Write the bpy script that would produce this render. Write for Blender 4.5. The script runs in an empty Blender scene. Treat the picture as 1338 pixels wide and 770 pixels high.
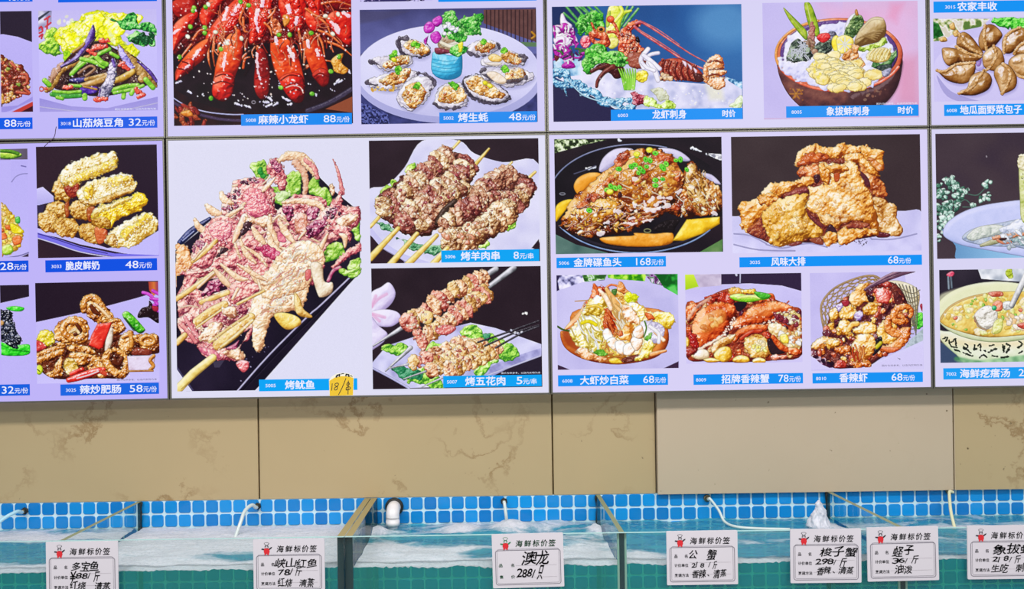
import bpy, bmesh, math, random
import numpy as np
from mathutils import Vector, Matrix, noise as mnoise
SC = bpy.context.scene; COL = SC.collection
PI = math.pi
# ------------------------------------------------------------------ camera
F, D = 1000.0, 2.70                       # focal length in pixels of a 1338 wide frame; distance to the wall
CX, CY = 640.0, 425.0                     # where the straight-ahead direction lands in the frame
ROLL = math.radians(.85); RC, RS = math.cos(ROLL), math.sin(ROLL)
EYE = Vector((0, -D, 1.60))
cam = bpy.data.cameras.new('camera'); cam_ob = bpy.data.objects.new('camera', cam); COL.objects.link(cam_ob)
cam.sensor_width = 36; cam.lens = 36*F/1338; cam.shift_x = (669-CX)/1338; cam.shift_y = (CY-385)/1338; cam.clip_start = .02
cam_ob.matrix_world = Matrix.Translation(EYE) @ Matrix.Rotation(PI/2, 4, 'X') @ Matrix.Rotation(-ROLL, 4, 'Z')
SC.camera = cam_ob
# ------------------------------------------------------------------ light
world = bpy.data.worlds.new('room_light'); SC.world = world; world.use_nodes = True
bg = world.node_tree.nodes['Background']; bg.inputs[0].default_value = (.93, .97, 1, 1); bg.inputs[1].default_value = .55
def ceiling_lamp(x, y, power):
    l = bpy.data.lights.new('ceiling_light', 'AREA'); l.shape = 'RECTANGLE'; l.size = 1.2; l.size_y = .3; l.energy = power; l.color = (1, .97, .92)
    o = bpy.data.objects.new('ceiling_light', l); COL.objects.link(o); o.location = (x, y, 2.95)
    o.rotation_euler = (0, 0, 0)
for x in (-1.7, 0, 1.7): ceiling_lamp(x, -1.7, 36)
for x in (-1.7, 1.7): ceiling_lamp(x, -3.6, 36)
vs = SC.view_settings; vs.view_transform = 'Standard'; vs.look = 'None'; vs.gamma = 1; vs.exposure = 0; vs.use_curve_mapping = False
# ------------------------------------------------------------------ helpers
def at(px, py, y):
    """point of the plane y = const that a measured picture position stands for"""
    dx, dy = px-CX, py-CY; u = dx*RC-dy*RS; v = dx*RS+dy*RC; k = (D+y)/F
    return Vector((u*k, y, EYE.z-v*k))
def on_water(px, py, z):
    dx, dy = px-CX, py-CY; u = dx*RC-dy*RS; v = dx*RS+dy*RC; k = (EYE.z-z)/v
    return Vector((u*k, k*F-D, z))
def lin(h, a=1):
    c = [int(h[i:i+2], 16)/255 for i in (0, 2, 4)]
    return tuple((x/12.92 if x <= .04045 else ((x+.055)/1.055)**2.4) for x in c)+(a,)
def mat(name, col='808080', rough=.5, metal=0, emit=None, spec=.5):
    m = bpy.data.materials.new(name); m.use_nodes = True; b = m.node_tree.nodes['Principled BSDF']
    b.inputs['Base Color'].default_value = lin(col) if isinstance(col, str) else col
    b.inputs['Roughness'].default_value = rough; b.inputs['Metallic'].default_value = metal; b.inputs['Specular IOR Level'].default_value = spec
    if emit: b.inputs['Emission Color'].default_value = lin(emit); b.inputs['Emission Strength'].default_value = 1
    return m
class N:
    """small helper for wiring node trees"""
    def __init__(s, m): s.t = m.node_tree; s.b = s.t.nodes.get('Principled BSDF'); s.out = next(n for n in s.t.nodes if n.type == 'OUTPUT_MATERIAL')
    def n(s, kind, props=None, **ins):
        n = s.t.nodes.new(kind)
        for k, v in (props or {}).items(): setattr(n, k, v)
        for k, v in ins.items():
            i = n.inputs[int(k[1:])] if k[0] == '_' and k[1:].isdigit() else n.inputs[k.replace('_', ' ')]
            if hasattr(v, 'links') or isinstance(v, bpy.types.NodeSocket): s.t.links.new(v, i)
            else: i.default_value = v
        return n
    def link(s, a, b): s.t.links.new(a, b)
    def math(s, op, a, b=0, clamp=False): return s.n('ShaderNodeMath', dict(operation=op, use_clamp=clamp), _0=a, _1=b).outputs[0]
    def mix(s, f, a, b):
        n = s.t.nodes.new('ShaderNodeMix'); n.data_type = 'RGBA'
        for i, v in ((0, f), (6, a), (7, b)):
            if isinstance(v, bpy.types.NodeSocket): s.t.links.new(v, n.inputs[i])
            else: n.inputs[i].default_value = v
        return n.outputs[2]
    def ramp(s, f, stops):
        n = s.t.nodes.new('ShaderNodeValToRGB'); s.t.links.new(f, n.inputs[0]); e = n.color_ramp.elements
        while len(e) < len(stops): e.new(.5)
        for x, (p, c) in zip(e, stops): x.position = p; x.color = c
        return n.outputs[0]
def obj(name, me, m=None, parent=None, kind=None):
    if isinstance(me, bmesh.types.BMesh):
        b = me; me = bpy.data.meshes.new(name); b.normal_update(); b.to_mesh(me); b.free()
    if m:
        for x in (m if isinstance(m, (list, tuple)) else [m]): me.materials.append(x)
    o = bpy.data.objects.new(name, me); COL.objects.link(o)
    if parent: o.parent = parent
    if kind: o['kind'] = kind
    return o
def tag(o, label, cat, group=None, kind=None):
    o['label'] = label; o['category'] = cat
    if group: o['group'] = group
    if kind: o['kind'] = kind
    return o
def thing(name, loc=(0, 0, 0), rot=(0, 0, 0)):
    o = bpy.data.objects.new(name, None); o.empty_display_size = .05; COL.objects.link(o); o.location = loc; o.rotation_euler = rot; return o
def box(bm, x0, x1, y0, y1, z0, z1, mi=0, bev=0):
    r = bmesh.ops.create_cube(bm, size=1)
    vs = r['verts']
    for v in vs: v.co = Vector(((x0+x1)/2+v.co.x*(x1-x0), (y0+y1)/2+v.co.y*(y1-y0), (z0+z1)/2+v.co.z*(z1-z0)))
    fs = {f for v in vs for f in v.link_faces}
    for f in fs: f.material_index = mi
    if bev: bmesh.ops.bevel(bm, geom=list({e for f in fs for e in f.edges}), offset=bev, segments=2, affect='EDGES', profile=.6)
def sweep(bm, pts, r, n=12, cap=True, mi=0):
    """round tube along points; r = one radius or one each"""
    P = [Vector(p) for p in pts]; rs = [r]*len(P) if not hasattr(r, '__len__') else r; rings = []; up = Vector((.31, .2, .93))
    for i, p in enumerate(P):
        t = (P[min(i+1, len(P)-1)]-P[max(i-1, 0)]).normalized()
        a = t.cross(up); a = a.normalized() if a.length > 1e-4 else t.orthogonal().normalized(); b = t.cross(a).normalized(); up = a.cross(t) if False else up
        rings.append([bm.verts.new(p+(a*math.cos(k*2*PI/n)+b*math.sin(k*2*PI/n))*rs[i]) for k in range(n)])
    for A, B in zip(rings, rings[1:]):
        for k in range(n):
            f = bm.faces.new((A[k], A[(k+1) % n], B[(k+1) % n], B[k])); f.smooth = True; f.material_index = mi
    if cap:
        for R in (rings[0][::-1], rings[-1]):
            f = bm.faces.new(R); f.material_index = mi
def smooth_path(pts, n=6):
    P = [Vector(p) for p in pts]; out = []
    for i in range(len(P)-1):
        a, b, c, d = P[max(i-1, 0)], P[i], P[i+1], P[min(i+2, len(P)-1)]
        for j in range(n):
            t = j/n; out.append(.5*((2*b)+(-a+c)*t+(2*a-5*b+4*c-d)*t*t+(-a+3*b-3*c+d)*t**3))
    out.append(P[-1]); return out
def text_mesh(s, res=3):
    cu = bpy.data.curves.new('t', 'FONT'); cu.body = s; cu.size = 1; cu.resolution_u = res; cu.fill_mode = 'FRONT'
    o = bpy.data.objects.new('t', cu); COL.objects.link(o)
    dg = bpy.context.evaluated_depsgraph_get(); me = bpy.data.meshes.new_from_object(o.evaluated_get(dg))
    bpy.data.objects.remove(o); bpy.data.curves.remove(cu)
    n = len(me.vertices); v = np.empty(n*3); me.vertices.foreach_get('co', v); v = v.reshape(n, 3)[:, :2].copy()
    fc = [tuple(p.vertices) for p in me.polygons]; bpy.data.meshes.remove(me)
    return v, fc
class Writing:
    """gathers several lines of lettering into one flat mesh; u to the right, v upwards, in metres"""
    def __init__(s): s.v = []; s.f = []
    def add(s, text, u0, v0, h, u1=None, bold=.018, shear=0, warp=0, seed=0, rot=0, vmid=False):
        v, f = text_mesh(text)
        if not len(v): return
        lo, hi = v.min(0), v.max(0); k = h/(hi[1]-lo[1]); v = (v-lo)*k
        if u1 is not None: v[:, 0] *= (u1-u0)/max(v[:, 0].max(), 1e-6)
        if warp:
            for i in range(len(v)):
                p = Vector((v[i, 0]/h*1.3, v[i, 1]/h*1.3, seed*3.7)); v[i, 0] += h*warp*mnoise.noise(p); v[i, 1] += h*warp*mnoise.noise(p+Vector((9, 5, 2)))
        v[:, 0] += v[:, 1]*shear
        c, q = math.cos(rot), math.sin(rot); v = v@np.array([[c, q], [-q, c]])
        e = bold*h
        for du, dv in (((-e, 0), (e, 0), (0, e), (0, -e)) if e else ((0, 0),)):   # the pen goes over the letter again to thicken it
            b = len(s.v); s.v += [(u0+a+du, v0+bb+dv-(h/2 if vmid else 0)) for a, bb in v]; s.f += [tuple(i+b for i in x) for x in f]
    def stroke(s, pts, w):
        """a pen stroke of width w through the points"""
        P = [Vector((a, b)) for a, b in pts]; b0 = len(s.v)
        for i, p in enumerate(P):
            t = (P[min(i+1, len(P)-1)]-P[max(i-1, 0)]).normalized(); nn = Vector((-t.y, t.x))*w/2
            s.v += [tuple(p+nn), tuple(p-nn)]
        for i in range(len(P)-1): a = b0+2*i; s.f.append((a, a+1, a+3, a+2))
    def build(s, name, m, parent, y):
        me = bpy.data.meshes.new(name); me.from_pydata([(a, y, b) for a, b in s.v], [], s.f); me.update()
        return obj(name, me, m, parent)
def rounded(w, h, r, n=5, x0=0, z0=0):
    out = []
    for cx, cz, a in ((w-r, h-r, 0), (r, h-r, 90), (r, r, 180), (w-r, r, 270)):
        for i in range(n+1): t = math.radians(a+90*i/n); out.append((x0+cx+r*math.cos(t), z0+cz+r*math.sin(t)))
    return out
def slab(bm, outline, y0, y1, mi=0):
    """upright plate with an outline in x, z"""
    a = [bm.verts.new((x, y0, z)) for x, z in outline]; b = [bm.verts.new((x, y1, z)) for x, z in outline]
    fs = [bm.faces.new(a[::-1]), bm.faces.new(b)]+[bm.faces.new((a[i], a[(i+1) % len(a)], b[(i+1) % len(a)], b[i])) for i in range(len(a))]
    for f in fs: f.material_index = mi
    bmesh.ops.recalc_face_normals(bm, faces=fs)
# ------------------------------------------------------------------ room
RIM = .9966; WATER = .903; YF = -.490                      # tank rim, water level, inner face of the front glass
def marble(name, base, vein, amount, sc=1.0):
    m = mat(name, base, .38, spec=.35); n = N(m)
    tc = n.n('ShaderNodeTexCoord').outputs['Object']
    w = n.n('ShaderNodeTexNoise', Vector=tc, Scale=5.5*sc, Detail=8, Roughness=.62)
    wv = n.n('ShaderNodeVectorMath', dict(operation='MULTIPLY_ADD'), _0=w.outputs['Color'], _1=(.3, .3, .3), _2=tc).outputs[0]
    a = n.n('ShaderNodeTexNoise', Vector=wv, Scale=2.1*sc, Detail=5, Roughness=.55).outputs[0]
    line = n.math('ABSOLUTE', n.math('SUBTRACT', a, .5))
    line = n.math('SUBTRACT', 1, n.math('MULTIPLY', line, 62), True)
    patch = n.n('ShaderNodeTexNoise', Vector=tc, Scale=3.1*sc, Detail=3).outputs[0]
    patch = n.math('MULTIPLY', n.math('SUBTRACT', patch, .44), 5, True)
    v = n.math('MULTIPLY', n.math('MULTIPLY', line, patch), amount)
    cloud = n.n('ShaderNodeTexNoise', Vector=tc, Scale=1.6, Detail=4).outputs[0]
    c0 = n.ramp(cloud, [(.3, tuple(x*.93 for x in lin(base)[:3])+(1,)), (.7, lin(base))])
    sp = n.n('ShaderNodeTexNoise', Vector=tc, Scale=46, Detail=2).outputs[0]
    c1 = n.mix(v, c0, lin(vein)); c1 = n.mix(n.math('MULTIPLY', n.math('SUBTRACT', sp, .735), 14, True), c1, lin('5a4a30'))
    n.link(c1, n.b.inputs['Base Color']); return m
m_wall = marble('beige_marble_tile', 'b49f7a', '876a44', .8)
m_pillar = marble('plain_beige_stone', 'bdab94', 'a8967a', .1)
m_seam = mat('brown_grout', '8a7448', .8)
def struct(name, bm, m, **kw): return obj(name, bm, m, kind='structure', **kw)
g = .0028
bm = bmesh.new()
xs = [-3.2, -1.862, -.822, .215, .5795]
for a, b in zip(xs, xs[1:]):
    for z0, z1 in ((RIM, 1.77), (1.77, 3.0)): box(bm, a+g, b-g, 0, .02, z0+.0005, z1-g, bev=.0015)
struct('wall_back', bm, m_wall)
bm = bmesh.new()
for a, b, mi in ((.5795, 1.620, 0), (1.620, 3.2, 1)): box(bm, a+g*.6, b-g, -.018, .02, RIM+.0005, 3, mi, bev=.0015)
struct('wall_right', bm, [m_pillar, m_wall])
bm = bmesh.new(); box(bm, -3.2, 3.2, .02, .06, 0, 3); struct('wall_core', bm, m_seam)
m_floor = mat('grey_floor_tile', '8a8782', .35)
bm = bmesh.new(); box(bm, -4, 4, -5, .06, -.1, 0); struct('floor', bm, m_floor)
# blue mosaic on the wall behind the tanks
m_tile = mat('blue_glazed_mosaic', '0f86d2', .12, spec=.5); n = N(m_tile)
rnd = n.n('ShaderNodeNewGeometry').outputs['Random Per Island']
n.link(n.ramp(rnd, [(0, lin('0a72bf')), (.5, lin('0d80cb')), (1, lin('118fdb'))]), n.b.inputs['Base Color'])
m_grout = mat('pale_blue_grout', 'c2dde8', .7)
bm = bmesh.new(); box(bm, -3.2, 3.2, .003, .02, .45, RIM, 1)
PT = .0482; nx = int(2.6/PT)
for i in range(-nx-8, nx+9):
    for j in range(11):
        x0 = -.2916+i*PT+.0026; z1 = RIM-.0014-j*PT; w = PT-.0052
        o = rounded(w, w, .008, 3, x0, z1-w); q = rounded(w-.003, w-.003, .007, 3, x0+.0015, z1-w+.0015)
        A = [bm.verts.new((x, .0035, z)) for x, z in o]; B = [bm.verts.new((x, 0, z)) for x, z in q]
        bm.faces.new(B)
        for k in range(len(A)): f = bm.faces.new((A[k], A[(k+1) % len(A)], B[(k+1) % len(A)], B[k])); f.smooth = True
bmesh.ops.recalc_face_normals(bm, faces=bm.faces)
struct('wall_mosaic', bm, [m_tile, m_grout])
# tiled ledge that carries the tanks
bm = bmesh.new(); box(bm, -2.9, 2.9, -.56, .003, 0, .45); struct('trim_1', bm, mat('pale_stone_ledge', 'b8b4a8', .5))
# ------------------------------------------------------------------ printed dish photographs
# The prints are flat inked sheets: their picture content is laid down as ink colours on a fine mesh.
INKS = 1.45                      # ink cells per picture pixel
_rs = np.random.RandomState(7)
def _lat(n, N=512):
    g = _rs.rand(n, n); k = N // n
    i = np.arange(N) / k; a = i.astype(int); t = i - a; t = t*t*(3-2*t); b = (a+1) % n; a = a % n
    r = g[a]*(1-t)[:, None] + g[b]*t[:, None]
    return r[:, a]*(1-t)[None] + r[:, b]*t[None]
NOISE = [_lat(64), _lat(128), _lat(256)]
NOISE = (NOISE[0]*.55 + NOISE[1]*.3 + NOISE[2]*.15)
NOISE = np.clip((NOISE - NOISE.mean())/NOISE.std()*.2 + .5, 0, 1)
def nz(X, Y, sc, seed):
    """smooth cloud noise 0..1, features about sc wide"""
    o = (seed*73.13) % 512, (seed*37.71) % 512
    x = (X/sc*8 + o[0]) % 512; y = (Y/sc*8 + o[1]) % 512
    a = x.astype(int); b = y.astype(int); tx = x-a; ty = y-b; a %= 512; b %= 512
    a2 = (a+1) % 512; b2 = (b+1) % 512
    return (NOISE[b, a]*(1-tx)+NOISE[b, a2]*tx)*(1-ty) + (NOISE[b2, a]*(1-tx)+NOISE[b2, a2]*tx)*ty
PALE = 0
def rgb(h):
    if not isinstance(h, str): return np.array(h, float)
    c = np.array([int(h[i:i+2], 16) for i in (0, 2, 4)])/255.
    if PALE and c[2] > .9 and .62 < c[0] < .83 and c[1] < c[0] and c[2]-c[0] > .137: c = np.minimum(c+(.043, .047, .012), 1)   # paler paper white
    return c
def ramp(cols, t):
    c = np.array([rgb(x) for x in cols]); n = len(c)
    if n == 1: return np.broadcast_to(c[0], t.shape+(3,)).copy()
    u = np.clip(t, 0, 1)*(n-1); i = np.minimum(u.astype(int), n-2); f = (u-i)[..., None]
    return c[i]*(1-f) + c[i+1]*f
def curve(pts, closed=True, n=5):
    p = np.array(pts, float); N = len(p); out = []
    for i in range(N if closed else N-1):
        g = (lambda k: p[k % N]) if closed else (lambda k: p[min(max(k, 0), N-1)])
        a, b, c, d = g(i-1), g(i), g(i+1), g(i+2)
        for j in range(n):
            t = j/n
            out.append(.5*((2*b)+(-a+c)*t+(2*a-5*b+4*c-d)*t*t+(-a+3*b-3*c+d)*t**3))
    if not closed: out.append(p[-1])
    return np.array(out)
def ell(cx, cy, rx, ry, rot=0, a0=0, a1=360, n=20):
    a = np.radians(np.linspace(a0, a1, n, endpoint=(a1-a0) < 360)); r = math.radians(rot)
    x = rx*np.cos(a); y = ry*np.sin(a)
    return np.stack([cx+x*math.cos(r)-y*math.sin(r), cy+x*math.sin(r)+y*math.cos(r)], 1)
class Pic:
    def __init__(s, rect, crop, bg='ffffff'):
        s.x0, s.y0, x1, y1 = rect; s.w = x1-s.x0; s.h = y1-s.y0
        s.ox, s.oy, s.k = crop
        s.W = int(s.w*INKS)+1; s.H = int(s.h*INKS)+1
        s.a = np.zeros((s.H, s.W, 3)); s.a[:] = rgb(bg); s.sd = 1
    def tr(s, pts):                              # sketch coordinates -> sheet coordinates in picture pixels
        p = np.array(pts, float).reshape(-1, 2)
        dx = s.ox+p[:, 0]/s.k-s.x0; dy = s.oy+p[:, 1]/s.k-s.y0
        return np.stack([dx*RC-dy*RS, dx*RS+dy*RC], 1)
    def win(s, q, m):
        c0 = max(int((q[:, 0].min()-m)*INKS), 0); c1 = min(int((q[:, 0].max()+m)*INKS)+2, s.W)
        r0 = max(int((q[:, 1].min()-m)*INKS), 0); r1 = min(int((q[:, 1].max()+m)*INKS)+2, s.H)
        if c1 <= c0+1 or r1 <= r0+1: return None
        Y, X = np.mgrid[r0:r1, c0:c1]
        return (slice(r0, r1), slice(c0, c1)), X/INKS, Y/INKS
    def sdf(s, q, X, Y):
        best = np.full(X.shape, 1e9); ins = np.zeros(X.shape, bool)
        for i in range(len(q)):
            ax, ay = q[i]; bx, by = q[(i+1) % len(q)]; ex, ey = bx-ax, by-ay; L = ex*ex+ey*ey
            if L < 1e-9: continue
            px, py = X-ax, Y-ay; t = np.clip((px*ex+py*ey)/L, 0, 1)
            best = np.minimum(best, (px-ex*t)**2+(py-ey*t)**2)
            c = (ay > Y) != (by > Y)
            if ey: ins ^= c & (px < ex*py/ey)
        d = np.sqrt(best); return np.where(ins, d, -d)
    def put(s, sl, col, al):
        al = np.clip(al, 0, 1)[..., None]; s.a[sl] = s.a[sl]*(1-al)+col*al
    def body(s, sl, X, Y, d, cols, r, bump, ns, wob, spec, shade, var, alpha, gloss, edge, soft):
        s.sd += 1; sd = s.sd
        if wob: d = d+wob*2*(nz(X, Y, max(wob*3.5, 2), sd+5)-.5)*1.6
        al = np.clip(d*INKS/soft+.5, 0, 1)*alpha
        t = np.clip(d/r, 0, 1); h = r*np.sqrt(np.maximum(1-(1-t)**2, 0))*.8
        n1 = nz(X, Y, ns, sd); h = h+bump*ns*(n1-.5)*2
        if h.shape[0] < 3 or h.shape[1] < 3: return
        gy, gx = np.gradient(h, 1/INKS); il = 1/np.sqrt(gx*gx+gy*gy+1)
        lx, ly, lz = -.42, -.62, .66
        df = (-gx*lx-gy*ly+lz)*il
        tt = .6+(df-.62)*shade+(nz(X, Y, ns*2.2, sd+2)-.5)*var
        col = ramp(cols, tt)
        if edge: col = col*(1-edge*np.clip(1-d/1.3, 0, 1))[..., None]
        if spec:
            hx, hy, hz = -.25, -.36, .9
            sp = np.clip((-gx*hx-gy*hy+hz)*il, 0, 1)**gloss
            sp = np.clip((sp-.35)*2.2, 0, 1)*spec
            col = col+(np.array([.97, .95, 1])-col)*sp[..., None]
        s.put(sl, col, al)
    def lump(s, pts, cols, r=5, bump=.25, ns=4, wob=0, spec=.3, shade=.68, var=.5, smooth=True, alpha=1, gloss=24, edge=.25, soft=1):
        q = s.tr(pts)
        if smooth: q = curve(q)
        w = s.win(q, 2+wob*2)
        if w: sl, X, Y = w; s.body(sl, X, Y, s.sdf(q, X, Y), cols, r, bump, ns, wob, spec, shade, var, alpha, gloss, edge, soft)
    def flat(s, pts, cols, smooth=False, ns=30, var=0, alpha=1, soft=1, wob=0, gx=0, gy=0):
        """one even area; gx, gy run the ramp across it"""
        q = s.tr(pts)
        if smooth: q = curve(q)
        w = s.win(q, 2+soft)
        if not w: return
        sl, X, Y = w; d = s.sdf(q, X, Y); s.sd += 1
        if wob: d = d+wob*2*(nz(X, Y, max(wob*3, 2), s.sd+3)-.5)*1.6
        t = .5+(nz(X, Y, ns, s.sd)-.5)*var
        t = t+gx*((X-q[:, 0].min())/max(np.ptp(q[:, 0]), 1)-.5)+gy*((Y-q[:, 1].min())/max(np.ptp(q[:, 1]), 1)-.5)
        s.put(sl, ramp(cols if isinstance(cols, (list, tuple)) and isinstance(cols[0], str) else [cols], t), np.clip(d*INKS/soft+.5, 0, 1)*alpha)
    def tube(s, pts, w, cols, smooth=True, r=None, bump=.12, ns=3, wob=0, spec=.25, shade=.68, var=.4, alpha=1, gloss=24, edge=.2, soft=1):
        """a rounded strand; w = one width or one for each point (picture pixels)"""
        q = s.tr(pts); ww = np.full(len(q), w, float) if np.isscalar(w) else np.interp(np.linspace(0, 1, len(q)), np.linspace(0, 1, len(w)), w)
        if smooth and len(q) > 2:
            z = curve(np.column_stack([q, ww]), False, 4); q, ww = z[:, :2], z[:, 2]
        wn = s.win(q, ww.max()/2+2+wob)
        if not wn: return
        sl, X, Y = wn; d = np.full(X.shape, -1e9)
        for i in range(len(q)-1):
            ax, ay = q[i]; ex, ey = q[i+1]-q[i]; L = ex*ex+ey*ey+1e-9
            t = np.clip(((X-ax)*ex+(Y-ay)*ey)/L, 0, 1)
            d = np.maximum(d, (ww[i]*(1-t)+ww[i+1]*t)/2-np.hypot(X-ax-ex*t, Y-ay-ey*t))
        s.body(sl, X, Y, d, cols, r or max(ww.max()/2, .7), bump, ns, wob, spec, shade, var, alpha, gloss, edge, soft)
    def inside(s, poly, n, seed):
        p = np.array(poly, float); R = np.random.RandomState(seed); out = []
        lo, hi = p.min(0), p.max(0); tries = 0
        while len(out) < n and tries < n*60:
            tries += 1; x, y = lo+R.rand(2)*(hi-lo); c = False
            for i in range(len(p)):
                (ax, ay), (bx, by) = p[i], p[(i+1) % len(p)]
                if (ay > y) != (by > y) and x < ax+(bx-ax)*(y-ay)/(by-ay): c = not c
            if c: out.append((x, y))
        return np.array(out)
    def pile(s, poly, n, size, cols, seed=1, asp=1.5, order=True, **kw):
        """n irregular morsels heaped inside a region; cols = list of ramps; size in picture pixels"""
        pts = s.inside(poly, n, seed)
        if not len(pts): return
        if order: pts = pts[np.argsort(pts[:, 1])]
        R = np.random.RandomState(seed+99)
        for x, y in pts:
            z = (size[0]+R.rand()*(size[1]-size[0]))*s.k/2; a = R.rand(7)*.5+.75; ro = R.rand()*180; ap = 1+R.rand()*(asp-1)
            e = ell(0, 0, z*ap**.5, z/ap**.5, 0, n=7)*a[:, None]; c, q = math.cos(ro), math.sin(ro)
            e = e@np.array([[c, q], [-q, c]])+(x, y)
            kk = dict(r=z/s.k*.8, ns=max(z/s.k*.6, 1.2)); kk.update(kw)
            s.lump(e, cols[R.randint(len(cols))], **kk)
    def spots(s, poly, n, size, cols, seed=1, alpha=.9):
        R = np.random.RandomState(seed+5)
        for x, y in s.inside(poly, n, seed):
            z = (size[0]+R.rand()*(size[1]-size[0]))*s.k/2
            s.flat(ell(x, y, z*(1+R.rand()*.6), z, R.rand()*180, n=8), cols[R.randint(len(cols))], alpha=alpha, soft=1.3)
    def strands(s, poly, n, ln, w, cols, seed=1, ang=None, bend=.4, **kw):
        """n thin curved strands scattered inside a region; ln, w in picture pixels"""
        R = np.random.RandomState(seed+17)
        for x, y in s.inside(poly, n, seed):
            a = R.rand()*6.28 if ang is None else math.radians(ang[0]+R.rand()*(ang[1]-ang[0])); L = (ln[0]+R.rand()*(ln[1]-ln[0]))*s.k/2; b = (R.rand()-.5)*2*bend*L
            dx, dy = math.cos(a), math.sin(a)
            s.tube([(x-dx*L, y-dy*L), (x-dy*b, y+dx*b), (x+dx*L, y+dy*L)], w, cols[R.randint(len(cols))], **kw)
    def frill(s, pts, cols=('1f6a1c', '4fae28', '9bdc3c', 'd9f58a'), r=5, wob=2.5, ns=4, bump=.55, **kw):
        kw.setdefault('spec', .15); kw.setdefault('var', .9)
        s.lump(pts, list(cols), r=r, wob=wob, ns=ns, bump=bump, **kw)
    def scallion(s, x, y, z=3.2, rot=0):
        e = ell(x, y, z*s.k/2, z*s.k/2.6, rot, n=10)
        s.lump(e, ['2f9a1c', '5fd832', 'b6f86a'], r=1.5, bump=.1, spec=.1)
        s.flat(ell(x, y, z*s.k/5.5, z*s.k/7.5, rot, n=8), '2c7a22', alpha=.75)
    def done(s, sharp=.6, grain=.012):
        a = s.a
        b = a.copy()
        for _ in range(2):
            p = np.pad(b, ((1, 1), (1, 1), (0, 0)), 'edge')
            b = (p[:-2, 1:-1]+p[2:, 1:-1]+p[1:-1, :-2]+p[1:-1, 2:]+2*p[1:-1, 1:-1])/6
        a = a+(a-b)*sharp+(np.random.RandomState(3).rand(s.H, s.W, 1)-.5)*grain*2
        return np.clip(a, 0, 1)
K1 = (0, 0, 4.278); K2 = (0, 170, 4.278); K3 = (0, 345, 4.278)
FRY = ['6e2a0c', 'b5611a', 'dc9636', 'f3c878', 'fdeccc']
PICS = {}
def dish(name, rect):
    def deco(fn): PICS[name] = (rect, fn); return fn
    return deco
@dish('mince', (0, 15, 42, 147))
def _(rc):
    p = Pic(rc, K1, '2b2133')
    p.flat([(-30, 195), (20, 192), (100, 206), (180, 236), (300, 300), (300, 560), (178, 575), (60, 640), (-30, 640)], ['a79bea', 'b9aef8'], gy=-.4)
    p.flat([(-10, 600), (100, 590), (184, 540), (184, 562), (60, 618), (-10, 640)], '9d92e2')
    p.flat([(20, 650), (184, 568), (184, 650)], 'c23b34')
    p.flat([(70, 650), (184, 592), (184, 650)], '3a1020')
    heap = [(-40, 320), (20, 318), (80, 350), (150, 400), (165, 500), (120, 540), (50, 570), (-40, 590)]
    p.lump(heap, ['4a1410', '8a3320'], r=8, bump=.5, wob=2)
    R = [['5c150c', 'b03a22', 'e0784a', 'f6b890'], ['7a4010', 'c98430', 'edc070', 'f8e2b0'], ['521010', 'a02a28', 'd05a4a', 'f0a890']]
    p.pile(heap, 95, (3, 6.5), R, 4, spec=.6)
    p.pile(heap, 7, (5, 7), [['3d5a14', '7f9a30', 'c0cf70']], 9)
    for pts in ([(120, 415), (150, 420), (152, 460), (135, 475)], [(95, 515), (160, 525)], [(60, 350), (85, 375)], [(140, 500), (165, 520)]):
        p.tube(pts, 4, ['6a1810', 'c04a34', 'e89070'])
    p.pile([(-30, 540), (60, 530), (20, 580), (-30, 590)], 7, (6, 10), [['9a6018', 'dfa040', 'f2cf80']], 5)
    return p
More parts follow.
